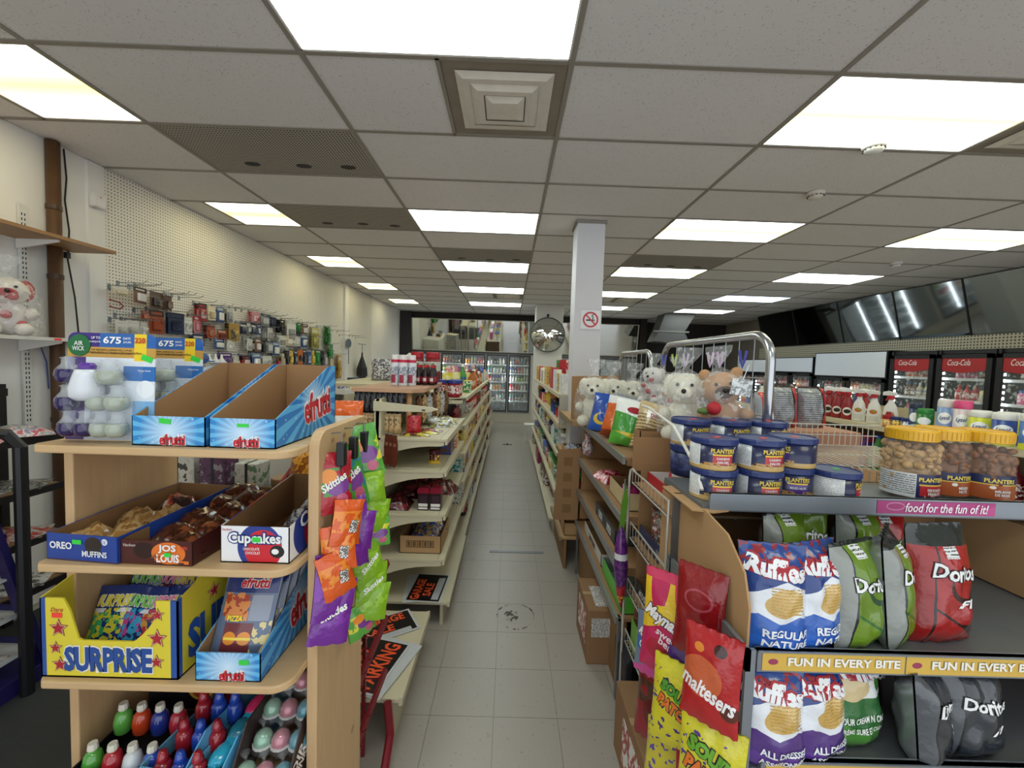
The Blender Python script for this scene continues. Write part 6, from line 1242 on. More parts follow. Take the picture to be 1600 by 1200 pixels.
for y, z, r in ((2.12, 1.42, .004), (2.12, 1.365, .003), (2.12, 1.31, .003), (1.9, 1.305, .003), (1.66, 1.307, .004), (1.632, 1.25, .003), (1.632, 1.2, .004)): b.tube([(1.19, y, z), (1.97, y, z)], r, 6)
b.build('rails', WIRE, t); b = MB()
for x in (1.2, 1.96): b.tube([(x, 1.632, 0.0), (x, 1.632, 1.2)], .005)
for x in (1.2, 1.96): b.tube([(x, 2.12, 0.0), (x, 2.12, 1.31)], .005)
b.build('posts', WIRE, t); MB().box(1.2, 1.95, 1.66, 2.1, .9, 1.19).build('cardboard_body', CARD, t)
b = MB(); b.tube([(.655, 1.32, 1.29), (.66, 1.4, 1.36), (.665, 1.6, 1.46), (.67, 1.9, 1.5), (.67, 2.0, 1.5)], .006, 8); tag(b.build('white_rod', mt('#dcdad2', .4)), 'white curved rod leaning over the left nut cans', 'rod')
b = MB(); b.tube([(1.84, 1.5, 1.255), (1.86, 1.55, 1.36), (1.9, 1.66, 1.4), (1.97, 1.75, 1.38), (2.0, 1.78, 1.3)], .012, 8); tag(b.build('grab_bar', CHROME), 'bent chrome grab bar at the right edge behind the jars', 'bar')
# ================================================================== SECOND RIGHT GONDOLA WITH CLEANING PRODUCTS
G2 = gondola('beige shelving with cleaning products in the right middle distance', -1, 1.7, 5.2, 3.35, [(.15, 2.82), (.55, 2.86), (.95, 2.86), (1.3, 2.84)], 1.42, group='beige shelving in the right half of the shop')
def spray(label, y, c, liquid, x=2.95, grp='trigger spray bottles'):
    t = thing('spray_bottle', label, 'spray bottle', (x, y, 1.3005), -.9, grp)
    m = shapes('spr' + c, c, [('ell', 0, .07, .032, .035, '#eceae4' if c != '#dfe0dd' else '#c95a2a'), ('ell', 0, .07, .024, .018, '#222' if False else '#30302f')] if c != '#dfe0dd' else [('rect', -.03, .03, .02, .06, '#cfd0cc'), ('ell', 0, .095, .024, .018, '#c8622a'), ('ell', .004, .1, .012, .01, '#7a9a3a')], rough=.3)
    MB().lathe([(.038, 0), (.045, .01), (.045, .1), (.036, .15), (.018, .185), (.016, .21)], 14, sy=.65).build('bottle', m, t, smooth=True)
    MB().prism([(-.05, .235), (.03, .235), (.03, .26), (-.02, .272), (-.05, .262)], 'y', -.013, .013).build('trigger_head', WT if liquid else mt('#d8d8d6'), t, bevel=.004)
    MB().prism([(-.02, .235), (-.035, .195), (-.028, .195), (-.008, .235)], 'y', -.006, .006).build('trigger', mt('#b8202a'), t); MB().lathe([(.018, .208), (.018, .236)], 12).build('collar', mt('#b8202a'), t)
for i, y in enumerate((3.68, 3.58, 3.47)): spray(f'red trigger cleaner bottle with round label, {["left", "middle", "right"][i]} of three', y, '#8f1f24', True, grp='red cleaner bottles')
for i, y in enumerate((3.78, 3.62, 3.4)): spray(f'dark red trigger cleaner bottle in the rear row, {["left", "middle", "right"][i]}', y+.05, '#9c2a22', True, 3.08, 'red cleaner bottles')
for i, y in enumerate((3.36, 3.22, 3.08)): spray(f'white trigger cleaner bottle, {["left", "middle", "right"][i]} of three', y, '#dfe0dd', False, grp='white cleaner bottles')
for i, y in enumerate((3.86, 3.56)): one('bottle', 'blue', .08, .25, (3.1, y, 1.3005), 0, f'blue bottle behind the red cleaners, {["left", "right"][i]} one')
t = lidtub('amber_jug', 'small orange jug with red cap in front of the white sprays', 2.9, 3.04, 1.3005, .035, .09, '#b5702e', '#a3222a', '#e4c07a'); MB().lathe([(.014, .09), (.014, .115)], 10).build('cap', mt('#a3222a'), t)
for i, y in enumerate((2.98, 2.9)): lidtub('small_navy_tub', f'small navy cleaner tub with {["yellow", "white"][i]} print, {["left", "right"][i]} one', 2.91, y, 1.3005, .036, .085, '#26386f', '#26386f', ['#e4c04a', '#dfe2e6'][i], .02)
def lysol(label, y, body, lid, prt, h=.2, r=.04, x=2.92, txt='Lysol', dome=False, grp='disinfectant canisters'):
    t = thing('canister', label, 'canister', (x, y, 1.3005), -.95, grp)
    MB().lathe([(r*.97, 0), (r, .006), (r, h*.8)], 20).build('body', shapes('lys' + body + prt, body, [('half', .3, -1, -h*.25, prt), ('ell', 0, h*.5, r*.75, h*.16, '#e6eaf0')], rough=.3), t, smooth=True)
    MB().lathe([(r*1.0, h*.8), (r*1.02, h*.82), (r*1.0, h*(1.0 if dome else .95)), (r*.9, h*1.02)], 20).build('lid', mt(lid, .35), t, smooth=True)
    cyl = lambda u, v, o: (math.sin(u/r)*(r+.0008+o), -math.cos(u/r)*(r+.0008+o), v)
    if txt: text(txt, r*1.15, h*.14, mt('#24407c', .4), t, fn=cyl, at=(0, h*.5), shear=.25, bold=.02)
lysol('navy and white bottle left of the green canister', 2.86, '#2a3f70', '#2a3550', '#d9dde4', .2, .035, txt=None)
lysol('green scouring powder canister with oval label', 2.79, '#2f7a38', '#2f8a3c', '#3a8f45', .165, .045, txt=None)
lysol('lavender disinfectant canister behind the blue one', 2.7, '#b9bcd8', '#2440a0', '#6a5aa0', .19, .036, 2.99)
lysol('blue disinfectant spray with white lid', 2.66, '#7f9cd0', '#e4e4e4', '#3a6ab8', .24, .042)
lysol('pink disinfectant spray with magenta cap', 2.56, '#d8c9d4', '#d8497f', '#a8305a', .24, .042, dome=True)
lysol('yellow and blue wipes canister, left of the right group', 2.46, '#cfd63a', '#e6e8e6', '#c8d02f', .19, .05)
lysol('plain yellow wipes canister behind the first one', 2.4, '#c8d030', '#e6e8e6', '#2a4a9c', .19, .05, 3.02)
lysol('blue and yellow wipes canister second from the right edge', 2.34, '#2a4a9c', '#e6e8e6', '#d4da3c', .19, .05)
lysol('large yellow wipes canister nearest the right edge', 2.2, '#4a76c0', '#e6e8e6', '#d4da3c', .2, .055)
lysol('large yellow wipes canister cut by the right edge', 2.08, '#4a76c0', '#e6e8e6', '#d4da3c', .2, .055)
for k, z in enumerate((.55, .95)): fill('y', 1.9, 5.1, 2.89, z, 'L', [('bottle', 'dark red', .1, .28, 4), ('box', 'dark red', .16, .26, 3), ('bottle', 'green', .1, .27, 3), ('box', 'red', .15, .25, 3)], f'on the {["lower", "upper"][k]} shelf of the cleaning product run', 'goods on the cleaning run')
fill('y', 4.1, 5.1, 2.9, 1.3005, 'L', [('bottle', 'red', .09, .24, 3), ('bottle', 'white', .09, .25, 3), ('tub', 'blue', .1, .16, 2)], 'at the far end of the cleaning shelf top', 'goods on the cleaning run')
# ================================================================== LEFT WALL: pipe, cable, sensor, shelves, pegboard stock
t = thing('brown_pipe', 'brown painted vertical pipe on the left wall', 'pipe', (-3.03, 2.73, 0)); RUST = mt('#5a3f28', .55, .1, var=.3, scale=20)
MB().lathe([(.036, 0), (.036, CZ-.01)], 14).build('pipe', RUST, t, smooth=True)
for z in (1.2, 2.15, 2.6): MB().lathe([(.04, z), (.04, z+.03)], 14).build('pipe_clip', mt('#43301f', .5), t)
b = MB(); P = [(-3.065, 2.83, 3.04), (-3.062, 2.84, 2.85), (-3.06, 2.825, 2.7), (-3.062, 2.85, 2.5), (-3.06, 2.835, 2.3), (-3.06, 2.875, 2.05), (-3.06, 2.89, 1.85), (-3.06, 2.90, 1.72)]
b.tube(P, .005, 6); t = tag(b.build('black_cable', BLACK), 'thin black cable running down the left wall beside the pipe', 'cable'); MB().box(-.012, .012, -.012, .012, -.02, .02).build('inline_switch', BLACK, t, (-3.058, 2.83, 2.33))
t = thing('alarm_sensor', 'small white alarm sensor at the pegboard corner', 'sensor', (-3.055, 3.02, 2.72)); MB().prism([(-.045, .0), (.045, .0), (.05, .1), (-.05, .1)], 'x', 0, .045).build('housing', mt('#dedede', .4), t, bevel=.01); MB().box(.045, .046, -.005, .005, .07, .08).build('indicator', mt('#d87a6a'), t)
t = thing('wooden_wall_shelf', 'bare brown wooden wall shelf at the left edge', 'shelf', (-3.07, 1.7, 2.36)); MB().box(0, .3, 0, 1.18, 0, .02).build('board', wood('shelf_brown', '#a67c4c', '#8f663b', axis=(9, 1, 9), knots=False), t)
for y in (.85, .2): MB().prism([(.0, -.06), (.26, -.012), (.26, 0), (0, 0)], 'y', y, y+.012).build('bracket', WHITE, t)
t = thing('white_wall_shelf', 'white wall shelf at the left edge holding a bagged plush toy', 'shelf', (-3.07, 1.7, 1.735)); MB().box(0, .3, 0, 1.17, 0, .02).build('board', mt('#d5d3cc', .5), t); MB().box(.301, .302, .78, .82, .004, .016).build('price_tag', REDT, t)
for y in (.85, .2): MB().prism([(.0, -.07), (.26, -.012), (.26, 0), (0, 0)], 'y', y, y+.012).build('bracket', WHITE, t)
for i, y in enumerate((2.585, 1.95)):
    t = thing('shelf_standard', f'slotted white shelf upright on the left wall, {["right", "left"][i]} one', 'rail', (-3.075, y, 1.2), group='slotted shelf uprights'); MB().box(0, .015, -.02, .02, 0, 1.38).build('channel', mt('#d9d9d6', .4), t)
    b = MB()
    for k in range(44): b.box(.015, .0155, -.011, -.005, .02+.03*k, .036+.03*k); b.box(.015, .0155, .005, .011, .02+.03*k, .036+.03*k)
    b.build('slots', DARK, t)
plush('white plush toy with red spots in a clear bag on the white wall shelf', -2.9, 2.36, 1.756, 1.05, mt('#dcd6d2', .95, var=.1, scale=50), mt('#a83038', .9), .9, 'valentine')
t = thing('blue_cable', 'thin blue cable hanging on the wall under the white shelf', 'cable', (0, 0, 0)); MB().tube([(-3.06, 2.66, 1.7), (-3.06, 2.69, 1.6), (-3.06, 2.7, 1.42)], .004).build('cable', mt('#3a4f8c'), t); MB().lathe([(.006, 0), (.006, .02)], 8, (-3.06, 2.66, 1.69)).build('plug', BLACK, t)
t = thing('price_card', 'small white card with red lettering on the left wall', 'card', (-3.05, 2.94, 1.745), rot=(0, 0, math.pi/2)); MB().box(-.05, .05, 0, .001, -.03, .03).build('card', mt('#e4e0de'), t); text('BL', .04, .035, mt('#b33a40'), t, y=-.001)
PEGC = {'tan': ['#d9cdb0', '#c2b08a', '#e6e0d0'], 'brown': ['#7d5a48', '#c9c0ba', '#4a2f26', '#d8d4d2'], 'darkbrown': ['#5a4334', '#2f2620', '#8a7262'], 'red': ['#a32c30', '#2a2022', '#c9bdb9', '#8f2a2a'], 'blue': ['#2f4f86', '#c9ccc8', '#6d86a8', '#e0e0da'], 'grey': ['#8d8f8f', '#4a4c4e', '#c4c6c4'], 'pink': ['#c88a94', '#e4d4d4', '#b33a4a'], 'navy': ['#29334f', '#8c939e', '#1b2236'], 'white': ['#d8d8d2', '#c2c2bc', '#e4e4e0', '#9a9a98'], 'black': ['#232324', '#4b4b4c', '#151516'], 'green': ['#2c8a3a', '#3fa64a', '#1f6a2c'], 'olive': ['#8f8a45', '#6d6a3a', '#c2bb7c'], 'rust': ['#9a4a30', '#6d3425', '#b86a4a', '#3a2420'], 'gold': ['#a8853f', '#3c3220', '#c9a75c'], 'purple': ['#54357c', '#8a70a8', '#2f2148'], 'cream': ['#d8d0b4', '#c2b998'], 'yellow': ['#d9b33a', '#3a3224', '#e6cf6a'], 'orange': ['#c26a2a', '#2f2a28', '#e09a5a']}
PEGI = [(3.13, 2.17, 0.14, 0.06, 'tan'), (3.29, 2.20, 0.15, 0.13, 'brown'), (3.44, 2.19, 0.15, 0.14, 'darkbrown'), (3.56, 2.18, 0.09, 0.13, 'darkbrown'), (3.95, 2.17, 0.10, 0.17, 'red'), (4.07, 2.16, 0.10, 0.14, 'tan'), (4.19, 2.17, 0.12, 0.16, 'blue'), (4.33, 2.17, 0.13, 0.14, 'grey'), (4.77, 2.19, 0.15, 0.13, 'pink'), (4.95, 2.19, 0.17, 0.15, 'grey'), (5.11, 2.17, 0.14, 0.13, 'navy'), (5.05, 2.03, 0.16, 0.16, 'white'), (5.32, 2.16, 0.15, 0.17, 'black'), (5.54, 2.16, 0.18, 0.29, 'white'), (5.74, 2.16, 0.16, 0.14, 'green'), (5.90, 2.16, 0.17, 0.15, 'brown'), (6.22, 2.13, 0.2, 0.31, 'olive'), (6.70, 2.19, 0.2, 0.29, 'green'), (6.77, 1.91, 0.25, 0.24, 'green'), (2.98+.15, 1.92, 0.09, 0.13, 'white'), (3.09+.13, 1.93, 0.10, 0.14, 'white'), (3.32, 1.93, 0.09, 0.13, 'white'), (3.44, 2.04, 0.14, 0.20, 'rust'), (3.33, 2.02, 0.07, 0.08, 'rust'), (3.64, 2.04, 0.15, 0.19, 'navy'), (3.77, 2.02, 0.09, 0.16, 'white'), (3.88, 2.04, 0.11, 0.16, 'pink'), (4.06, 1.97, 0.13, 0.13, 'rust'), (4.21, 1.93, 0.12, 0.09, 'rust'), (4.40, 2.02, 0.17, 0.19, 'gold'), (4.55, 2.04, 0.08, 0.12, 'navy'), (4.64, 2.05, 0.08, 0.12, 'grey'), (4.73, 2.05, 0.08, 0.12, 'navy'), (4.83, 2.05, 0.09, 0.12, 'blue'), (3.89, 1.87, 0.15, 0.11, 'navy'), (4.17, 1.84, 0.18, 0.10, 'blue'), (4.34, 1.84, 0.13, 0.11, 'white'), (4.66, 1.87, 0.14, 0.13, 'white'), (4.81, 1.88, 0.11, 0.15, 'brown'), (4.92, 1.88, 0.10, 0.17, 'black'), (5.04, 1.88, 0.12, 0.16, 'grey'), (5.18, 1.86, 0.13, 0.17, 'blue'), (5.32, 1.95, 0.13, 0.14, 'white'), (5.49, 1.97, 0.17, 0.14, 'tan'), (5.69, 1.97, 0.15, 0.14, 'white'), (5.73, 2.09, 0.10, 0.1, 'black'), (5.89, 2.0, 0.16, 0.18, 'blue'), (5.24, 1.66, 0.15, 0.10, 'red'), (4.28, 1.70, 0.13, 0.14, 'purple'), (4.43, 1.67, 0.14, 0.14, 'white'), (4.60, 1.68, 0.15, 0.13, 'red'), (4.78, 1.71, 0.16, 0.17, 'blue'), (4.99, 1.68, 0.17, 0.14, 'white'), (5.34, 1.72, 0.1, 0.17, 'cream'), (5.45, 1.76, 0.08, 0.19, 'black'), (5.54, 1.76, 0.09, 0.19, 'yellow'), (5.66, 1.77, 0.10, 0.20, 'navy'), (5.78, 1.79, 0.10, 0.22, 'orange'), (5.89, 1.79, 0.10, 0.22, 'black'), (6.03, 1.79, 0.11, 0.22, 'blue'), (6.16, 1.78, 0.11, 0.21, 'yellow'), (6.31, 1.79, 0.12, 0.22, 'green'), (6.44, 1.79, 0.12, 0.22, 'black'), (6.57, 1.77, 0.12, 0.23, 'grey'), (6.8, 1.67, 0.16, 0.43, 'tan'), (7.12, 1.74, 0.16, 0.42, 'gold')]
def peg_card(y, z, w, h, c, label, x=-2.98, grp='blister packs on the pegboard'):
    t = thing('blister_pack', label, 'blister pack', (x, y, z), math.pi/2+random.uniform(-.15, .25), grp); k = int(y*100) % 9
    q = PEGC[c]; MB().box(-w/2, w/2, 0, .003, -h, 0).build('card', shapes('pegc%s%d' % (c, k % 3), q[0], [('half', 0, 1, -h*.28, q[(1+k) % len(q)]), ('rect', -w*.36, w*.36, -h*.2, -h*.1, '#cfccc4' if k % 2 else q[0])], rough=.25), t)
    MB().box(-w*.3, w*.3, -.022, 0, -h*.86, -h*.36).build('product', mprint([q[-1], q[-1], q[(2+k) % len(q)]], 12, .18, (1, 1, 1), k+3, True), t, bevel=.008)
hk = None
def peg_hook(y, z, label, x=-3.072, grp='steel peg hooks'):
    global hk
    if hk is None:
        b = MB(); b.tube([(0, 0, 0), (.2, 0, 0), (.23, 0, .02)], .0028, 5); b.box(-.0, .004, -.012, .012, -.03, .012); hk = b.build('peg_hook', STEEL); o = hk
    else: o = hk.copy(); COL.objects.link(o)
    o.location = (x, y, z); tag(o, label, 'hook', grp)
yw = lambda y: 'near the alarm sensor' if y < 3.7 else 'left of the middle' if y < 4.5 else 'at the middle' if y < 5.3 else 'right of the middle' if y < 6.1 else 'near the far batten'
zw = lambda z: 'in the top row' if z > 2.1 else 'in the second row' if z > 1.95 else 'in the third row' if z > 1.8 else 'in the lowest row'
seen = {}
for (y, z, w, h, c) in sorted(PEGI):
    cn = c if c != 'darkbrown' else 'dark brown'; od = ORD[seen.get((c, zw(z)), 0)]; seen[(c, zw(z))] = seen.get((c, zw(z)), 0)+1
    peg_card(y, z, w, h, c, f'{od} {cn} blister pack from left {zw(z)} of the pegboard')
    peg_hook(y, z+.012, f'steel peg hook holding the {od} {cn} pack {zw(z)} of the pegboard')
    if h > .1 and y > 3.5: peg_card(y+.015, z, w*.95, h, c, f'{cn} blister pack behind the {od} {cn} one {zw(z)} of pegs', -3.03)   # second card behind the first
for y, z in ((3.2, 2.22), (3.34, 2.23), (3.62, 2.21), (3.7, 2.21), (3.78, 2.2), (4.45, 2.2), (4.55, 2.2), (4.65, 2.2), (5.2, 2.2), (5.45, 2.19), (6.0, 2.19), (6.45, 2.18), (7.0, 2.16), (7.2, 2.16), (3.05+.12, 1.97), (3.26, 1.94), (4.0, 2.0), (4.5, 1.9), (6.1, 2.0), (6.35, 2.0), (7.3, 2.1), (7.75, 2.12), (7.9, 2.12), (8.05, 2.1)): seen[zw(z)] = seen.get(zw(z), -1)+1; peg_hook(y, z, f'{ORD[seen[zw(z)]]} empty steel peg hook from left {zw(z)} of the pegboard', grp='empty peg hooks')
t = thing('red_cable_pack', 'short red and black cable hanging on the near pegboard', 'cable', (-3.03, 3.14, 2.07)); MB().tube([(0, -.04, 0), (0, .03, -.01), (0, .06, -.035), (0, .03, -.06), (0, -.02, -.055), (0, -.04, -.05)], .005).build('cable', mt('#8f3038'), t); MB().ball((0, -.045, 0), .008, 6).build('plug', mt('#a33a3a'), t); MB().ball((0, -.045, -.05), .008, 6).build('plug', mt('#a33a3a'), t)
t = thing('baseball_hat', 'blue baseball cap hanging low on the pegboard', 'hat', (-2.95, 3.86, 1.64), 1.2); MB().ball((0, 0, .0), .08, 14, sz=.75).build('crown', mt('#3f62a0', .7), t, smooth=True); MB().prism([(-.07, -.06), (.07, -.06), (.06, -.13), (0, -.15), (-.06, -.13)], 'z', -.03, -.02).build('peak', mt('#35568f', .7), t); MB().lathe([(.012, 0), (.012, .004)], 8, (0, -.08, -.005)).build('badge', mt('#c8485a'), t)
for i in range(3):
    t = thing('white_funnel', f'white plastic funnel, {["left", "middle", "right"][i]} of three on the pegboard', 'funnel', (-2.95, 3.99+.085*i, 1.60), group='white funnels'); MB().lathe([(.04, 0), (.042, .004), (.012, .05), (.009, .085)], 14).build('cone', WT, t, smooth=True); MB().box(.03, .05, -.006, .006, .0, .01).build('tab', WT, t)
for i in range(4):
    t = thing('white_mug', f'white mug lying on its side, number {["one", "two", "three", "four"][i]} from the left', 'mug', (-2.93, 3.9+.09*i, 1.53), rot=(math.pi/2, 0, 1.2), group='white mugs'); MB().lathe([(.04, 0), (.042, .08), (.036, .08), (.034, .01)], 16).build('cup', WT, t, smooth=True); MB().tube([(.04, 0, .02), (.06, 0, .03), (.06, 0, .055), (.04, 0, .065)], .005).build('handle', WT, t)
t = thing('stock_ledge', 'narrow white stock ledge along the pegboard foot', 'ledge', (-3.07, 3.4, 1.46)); MB().box(0, .35, 0, 1.3, 0, .02).build('board', WHITE, t); MB().box(.33, .35, 0, 1.3, -.05, 0).build('edge', CREAM, t)
t = thing('blue_racket', 'grey blue badminton racket hanging beyond the batten', 'racket', (-2.98, 7.5, 1.96), math.pi/2); 
b = MB(); b.tube([(.11*math.cos(k*math.pi/10), 0, .08*math.sin(k*math.pi/10)) for k in range(21)], .008); b.tube([(0, 0, -.08), (0, 0, -.38)], .008); b.build('frame', mt('#6a7078'), t)
b = MB(); b.lathe([(.1, 0), (.1, .003)], 18, sy=.72); b.build('head_cover', mt('#5d6878', .6), t, (0, 0, 0), (math.pi/2, 0, 0))
t = thing('wall_ledge', 'white ledge with clutter at the far end of the pegboard', 'ledge', (-3.07, 6.5, 1.1)); MB().box(0, .45, 0, 1.6, 0, .08).build('board', WHITE, t); MB().box(.42, .45, 0, 1.6, -.9, 0).build('front', CREAM, t)
for i, (y, c, h) in enumerate(((6.75, 'blue', .14), (7.0, 'yellow', .1), (7.25, 'navy', .16), (7.5, 'red', .12))): one('box', c, .2, h, (-2.78, y, 1.181), 1.4, f'{c} box on the white wall ledge')
# umbrella, hat stand, clutter beyond the wood board
t = thing('folded_umbrella', 'small black folded umbrella hanging by the white far wall', 'umbrella', (-2.93, 8.05, 1.25)); MB().lathe([(.01, 0), (.11, .1), (.1, .25), (.02, .48), (.012, .56)], 10).build('canopy', BLACK, t); MB().tube([(0, 0, .5), (0, 0, .72)], .008).build('shaft', STEEL, t); MB().tube([(0, -.2, .72), (0, .2, .72)], .008).build('crossbar', STEEL, t)
for i, (x, y, z, w, h, c, lb) in enumerate(((-2.7, 8.6, 1.25, .6, .3, 'white', 'wide white carton stacked by the far left wall'), (-2.2, 7.4, .9, .4, .5, 'cream', 'pale carton behind the wooden board'))): 
    one('box', c, w, h+z, (x, y, 0.0005), .3, lb)
t = thing('white_vacuum_tube', 'white angled plastic tube standing behind the wooden board', 'tube', (-1.75, 6.15, 0)); MB().tube([(0, 0, 0.0), (.02, 0, 1.5), (.12, 0, 1.68), (.25, 0, 1.78)], .03, 10).build('tube', mt('#d5d3c6', .4), t, smooth=True); MB().lathe([(.1, 0), (.1, .02)], 14).build('foot', mt('#d5d3c6'), t)
pbag('fabric_bundle', 'grey and white patterned bundle behind the wooden board', (-1.65, 5.3, 1.411), (0, 0, .4), .3, .28, .14, [mprint(['#8d8a8e', '#d5d3d4', '#4a4650', '#b9b6ba'], 18)]*2, (), 'bundle')
t = thing('back_table', 'plain pale table carrying goods behind the left shelving', 'table', (-2.08, 4.4, 0)); MB().box(0, .62, 0, 1.6, 1.38, 1.41).build('top', CREAM, t)
for x in (.03, .58):
    for y in (.03, 1.56): MB().bar((x, y, 0), (x, y, 1.38), .04).build('leg', CREAMD, t)
# ================================================================== LEFT: magazine rack, blue rack, goods behind the pine unit, red wire rack
t = thing('garment_bag_rack', 'black edged low shelving with plastic bags at the left edge', 'rack', (-3.0, 1.25, 0))
MB().box(-.02, 0, 0, 1.15, 0, 1.45).build('back_board', mt('#8a6f50', .7), t); MB().box(-.03, .04, 0, 1.15, 1.40, 1.445).build('top_bar', BLACK, t); MB().box(-.03, .02, 0, 1.15, 1.445, 1.462).build('top_ledge', CREAM, t); MB().box(-.03, .03, 1.11, 1.15, 0, 1.47).build('end_post', BLACK, t)
for z in (1.19, .9, .62, .34): sh = MB().box(0, .36, 0, 1.13, z-.015, z).build('shelf', CARDD if z < 1.1 else mt('#b49a76', .6), t); MB().box(.36, .375, 0, 1.13, z-.035, z+.003).build('shelf_edge', BLACK, sh)
for i in range(4): flat_pack('plastic_bag_pack', f'pink and white printed plastic bag pack, {["nearest", "second", "third", "farthest"][i]} on the upper rack shelf', -2.78+.04*(i % 2), 1.7+.18*i, 1.191+.012*(i % 2), .3, .24, .05, ['#d9d2d6', '#c9566a', '#e6e2e4', '#8a7fae', '#b9c4b8'], .3*i, 'bag', 'printed plastic bags')
for k, z in enumerate((.901, .621, .341)):
    for i in range(4): flat_pack('wrapped_item', f'{["grey film wrapped pack", "white and red printed sheet", "dark printed pack"][k]}, {["nearest", "second", "third", "farthest"][i]} on its rack shelf', -2.8, 1.6+.22*i, z, .3, .23, .03, [['#4a4a48', '#8a8a86', '#33332f', '#b3b1ac'], ['#d2cfcb', '#b9b4b0', '#a83a30'], ['#2f2d2b', '#d0cecb', '#55514c']][k], .2*i, 'packet', 'packs on the dark rack')
b = MB(); b.tube([(-2.55, 1.6, 1.31), (-2.38, 1.8, 1.31), (-2.32, 1.87, 1.285), (-2.295, 1.9, 1.22), (-2.295, 1.9, .4), (-2.295, 1.9, 0)], .026, 10); tag(b.build('bent_tube', BLACK), 'thick bent black tube rail at the left edge', 'rail')
t = thing('blue_wire_rack', 'dark blue slanted magazine rack cut by the left edge', 'rack', (-2.35, 1.6, 0)); BL = mt('#26225c', .4, .2)
for x in (.0, -.24): 
    b = MB(); b.bar((x, .42, .06), (x, .19, 1.02), .03, .05); b.bar((x, .0, .06), (x, .0, .98), .03); b.build('side_frame', BL, t)
MB().box(-.255, .02, -.05, .46, 0, .09).build('base', BL, t, bevel=.006)
for k in range(4):
    z = .18+.2*k; MB().box(-.24, .0, .02, .4-.045*k, z, z+.012).build('tier', mt('#b9bcbc', .4), t); MB().bar((-.24, .4-.045*k, z+.02), (.01, .4-.045*k, z+.02), .02).build('tier_lip', BL, t)
    flat_pack('leaflet', f'white leaflet stack on blue rack tier {["one", "two", "three", "four"][k]}', -2.47, 1.6+.2-.02*k, z+.013, .2, .2, .02, ['#d6d6d2', '#bdbdb8', '#a3402f'], .05, 'leaflet', 'leaflets on the blue rack')
# goods seen through the pine unit
t = thing('gift_display_stand', 'pale stand with small gift boxes behind the pine unit', 'stand', (-1.42, 1.5, 0)); MB().box(0, .6, 0, .28, 1.08, 1.1).build('top', CREAM, t)
for x in (.02, .56):
    for y in (.02, .24): MB().bar((x, y, 0), (x, y, 1.08), .025).build('leg', CREAMD, t)
for i, (x, w, h, cols) in enumerate(((-1.36, .09, .2, ['#b3b0a6', '#c4c1b6', '#4a463e']), (-1.265, .13, .2, ['#aaa79c', '#bdbaae', '#3f3b34']), (-1.13, .1, .2, ['#3a2236', '#55304f', '#8f8a92']), (-1.0, .09, .17, ['#a3a39c', '#b9b9b0', '#5a7a56']))):
    t = thing('gift_box', f'{["tall pale", "wide pale", "dark purple", "grey green"][i]} printed gift box with black strap behind the pine unit', 'box', (x, 1.58, 1.1005)); MB().box(-w/2, w/2, -.04, .04, 0, h).build('box', mprint(cols, 22, .5), t, bevel=.003); MB().box(-.005, .005, -.041, .041, 0, h+.001).build('strap', BLACK, t)
lidtub('brown_pot', 'brown round pot between the gift boxes and the red rack', -.9, 1.62, 1.1005, .045, .1, '#5a3b2a', '#8a6a4a', '#3a2a20')
t = thing('pot_shelf', 'thin wooden shelf under the brown pot', 'shelf', (-.97, 1.54, 1.08)); MB().box(0, .14, 0, .16, 0, .02).build('board', TOPW, t); MB().bar((.07, .08, -1.08), (.07, .08, 0), .03).build('leg', TOPW, t)
RED = mt('#7c1a24', .35, .2, var=.1)
t = thing('red_wire_rack', 'dark red wire candy rack standing behind the pine panel', 'rack', (-.83, 1.42, 0))
b = MB(); b.bar((0, .22, 0), (0, .22, 1.33), .014); b.bar((.26, .22, 0), (.26, .22, 1.33), .014); b.build('posts', RED, t)
for k, z in enumerate((.25, .48, .72, .95, 1.18)):
    b = MB(); b.bar((.0, .0, z), (.0, .22, z+.11), .012, .028); X = .30 if z < .8 else .2; b.bar((X, .0, z-.02), (X+.045, .24, z+.12), .012, .034); b.bar((0, 0, z), (X, 0, z-.01), .012)
    for q in range(6): b.tube([(0, .04*q+.01, z+.02*q), (X+.02, .04*q+.01, z+.02*q), (X+.03, .04*q+.01, z+.02*q+.012)], .003, 5)
    b.build('wire_tier', RED, t)
b = MB(); b.tube([(0, -.02, .03), (.26, -.02, .03), (.35, .03, .03), (.38, .12, .03), (.38, .2, .12), (.36, .22, .24)], .018, 8); b.build('foot_loop', RED, t)
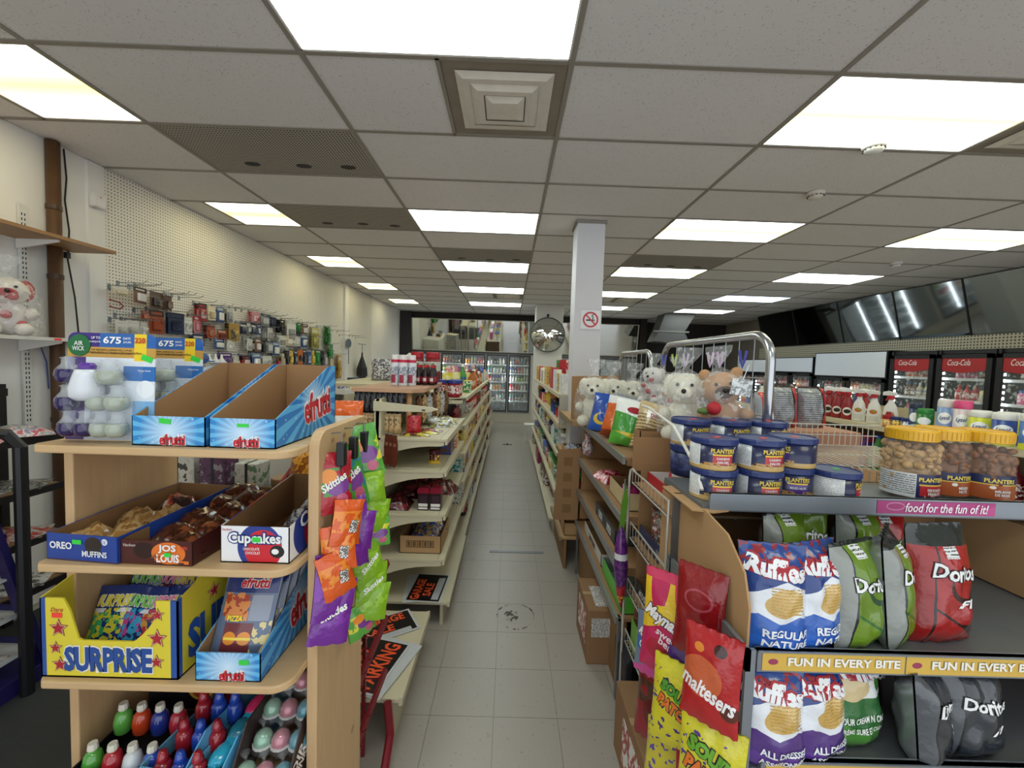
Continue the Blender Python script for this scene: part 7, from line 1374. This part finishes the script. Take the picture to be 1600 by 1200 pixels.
for i in range(3): pbag('orange_candy_bag', f'orange and gold candy bag, {["front", "middle", "rear"][i]} on the red wire rack', (-.72+.02*i, 1.5+.06*i, 1.2), (-.4, 0, .1), .2, .16, .05, [mprint(['#c27a1f', '#d99a2e', '#8a4a1a', '#a36a1c'], 20, .25, seed=i)]*2, (), 'candy bag', 'orange bags on the red rack', i, nx=8, ny=8)
pbag('chip_bag', 'orange topped snack bag poking up behind the pine panel', (-.645, 1.6, 1.31), (-.1, 0, .2), .13, .21, .06, [shapes('spook', '#d9b23a', [('half', 0, 1, .15, '#d9601f'), ('rect', -.05, .05, .1, .15, '#e6e2d8'), ('ell', .02, .05, .03, .04, '#e0872a')], rough=.25, coat=.4, wr=30)]*2, [], 'chip bag', None, 6)

# ================================================================== far sides of the gondolas (double-sided shelving)
gondola('left-aisle side of the long beige shelving', -1, 2.6, 8.1, -.9, [(.14, -1.4), (.5, -1.38), (.85, -1.36), (1.15, -1.3)][:3], 1.2, group='beige shelving left of the aisle')
for k, z in enumerate((.14, .5, .85)): fill('y', 2.7, 8.0, -1.36, z, 'L', random.sample([('box', 'red', .16, .24, 3), ('box', 'yellow', .14, .25, 3), ('bag', 'white', .2, .25, 3), ('tub', 'teal', .13, .2, 3), ('box', 'pink', .15, .22, 3), ('jar', 'orange', .12, .2, 3), ('box', 'blue', .14, .24, 3)], 7), f'on the {["base", "middle", "upper"][k]} shelf facing the left aisle', 'goods facing the left aisle', gap=.02)
gondola('far side of the cleaning product shelving', 1, 1.7, 5.2, 3.39, [(.15, 3.9), (.55, 3.86), (.95, 3.86)], 1.28, group='beige shelving in the right half of the shop')
for k, z in enumerate((.55, .95)): fill('y', 1.8, 5.1, 3.82, z, 'R', random.sample([('box', 'red', .16, .22, 3), ('box', 'yellow', .14, .22, 3), ('bag', 'pink', .2, .22, 3), ('tub', 'blue', .13, .2, 3), ('box', 'orange', .15, .22, 3), ('jar', 'green', .12, .2, 3), ('box', 'teal', .14, .22, 3)], 7), f'on the {["lower", "upper"][k]} shelf facing the right coolers', 'goods facing the right coolers', gap=.02)
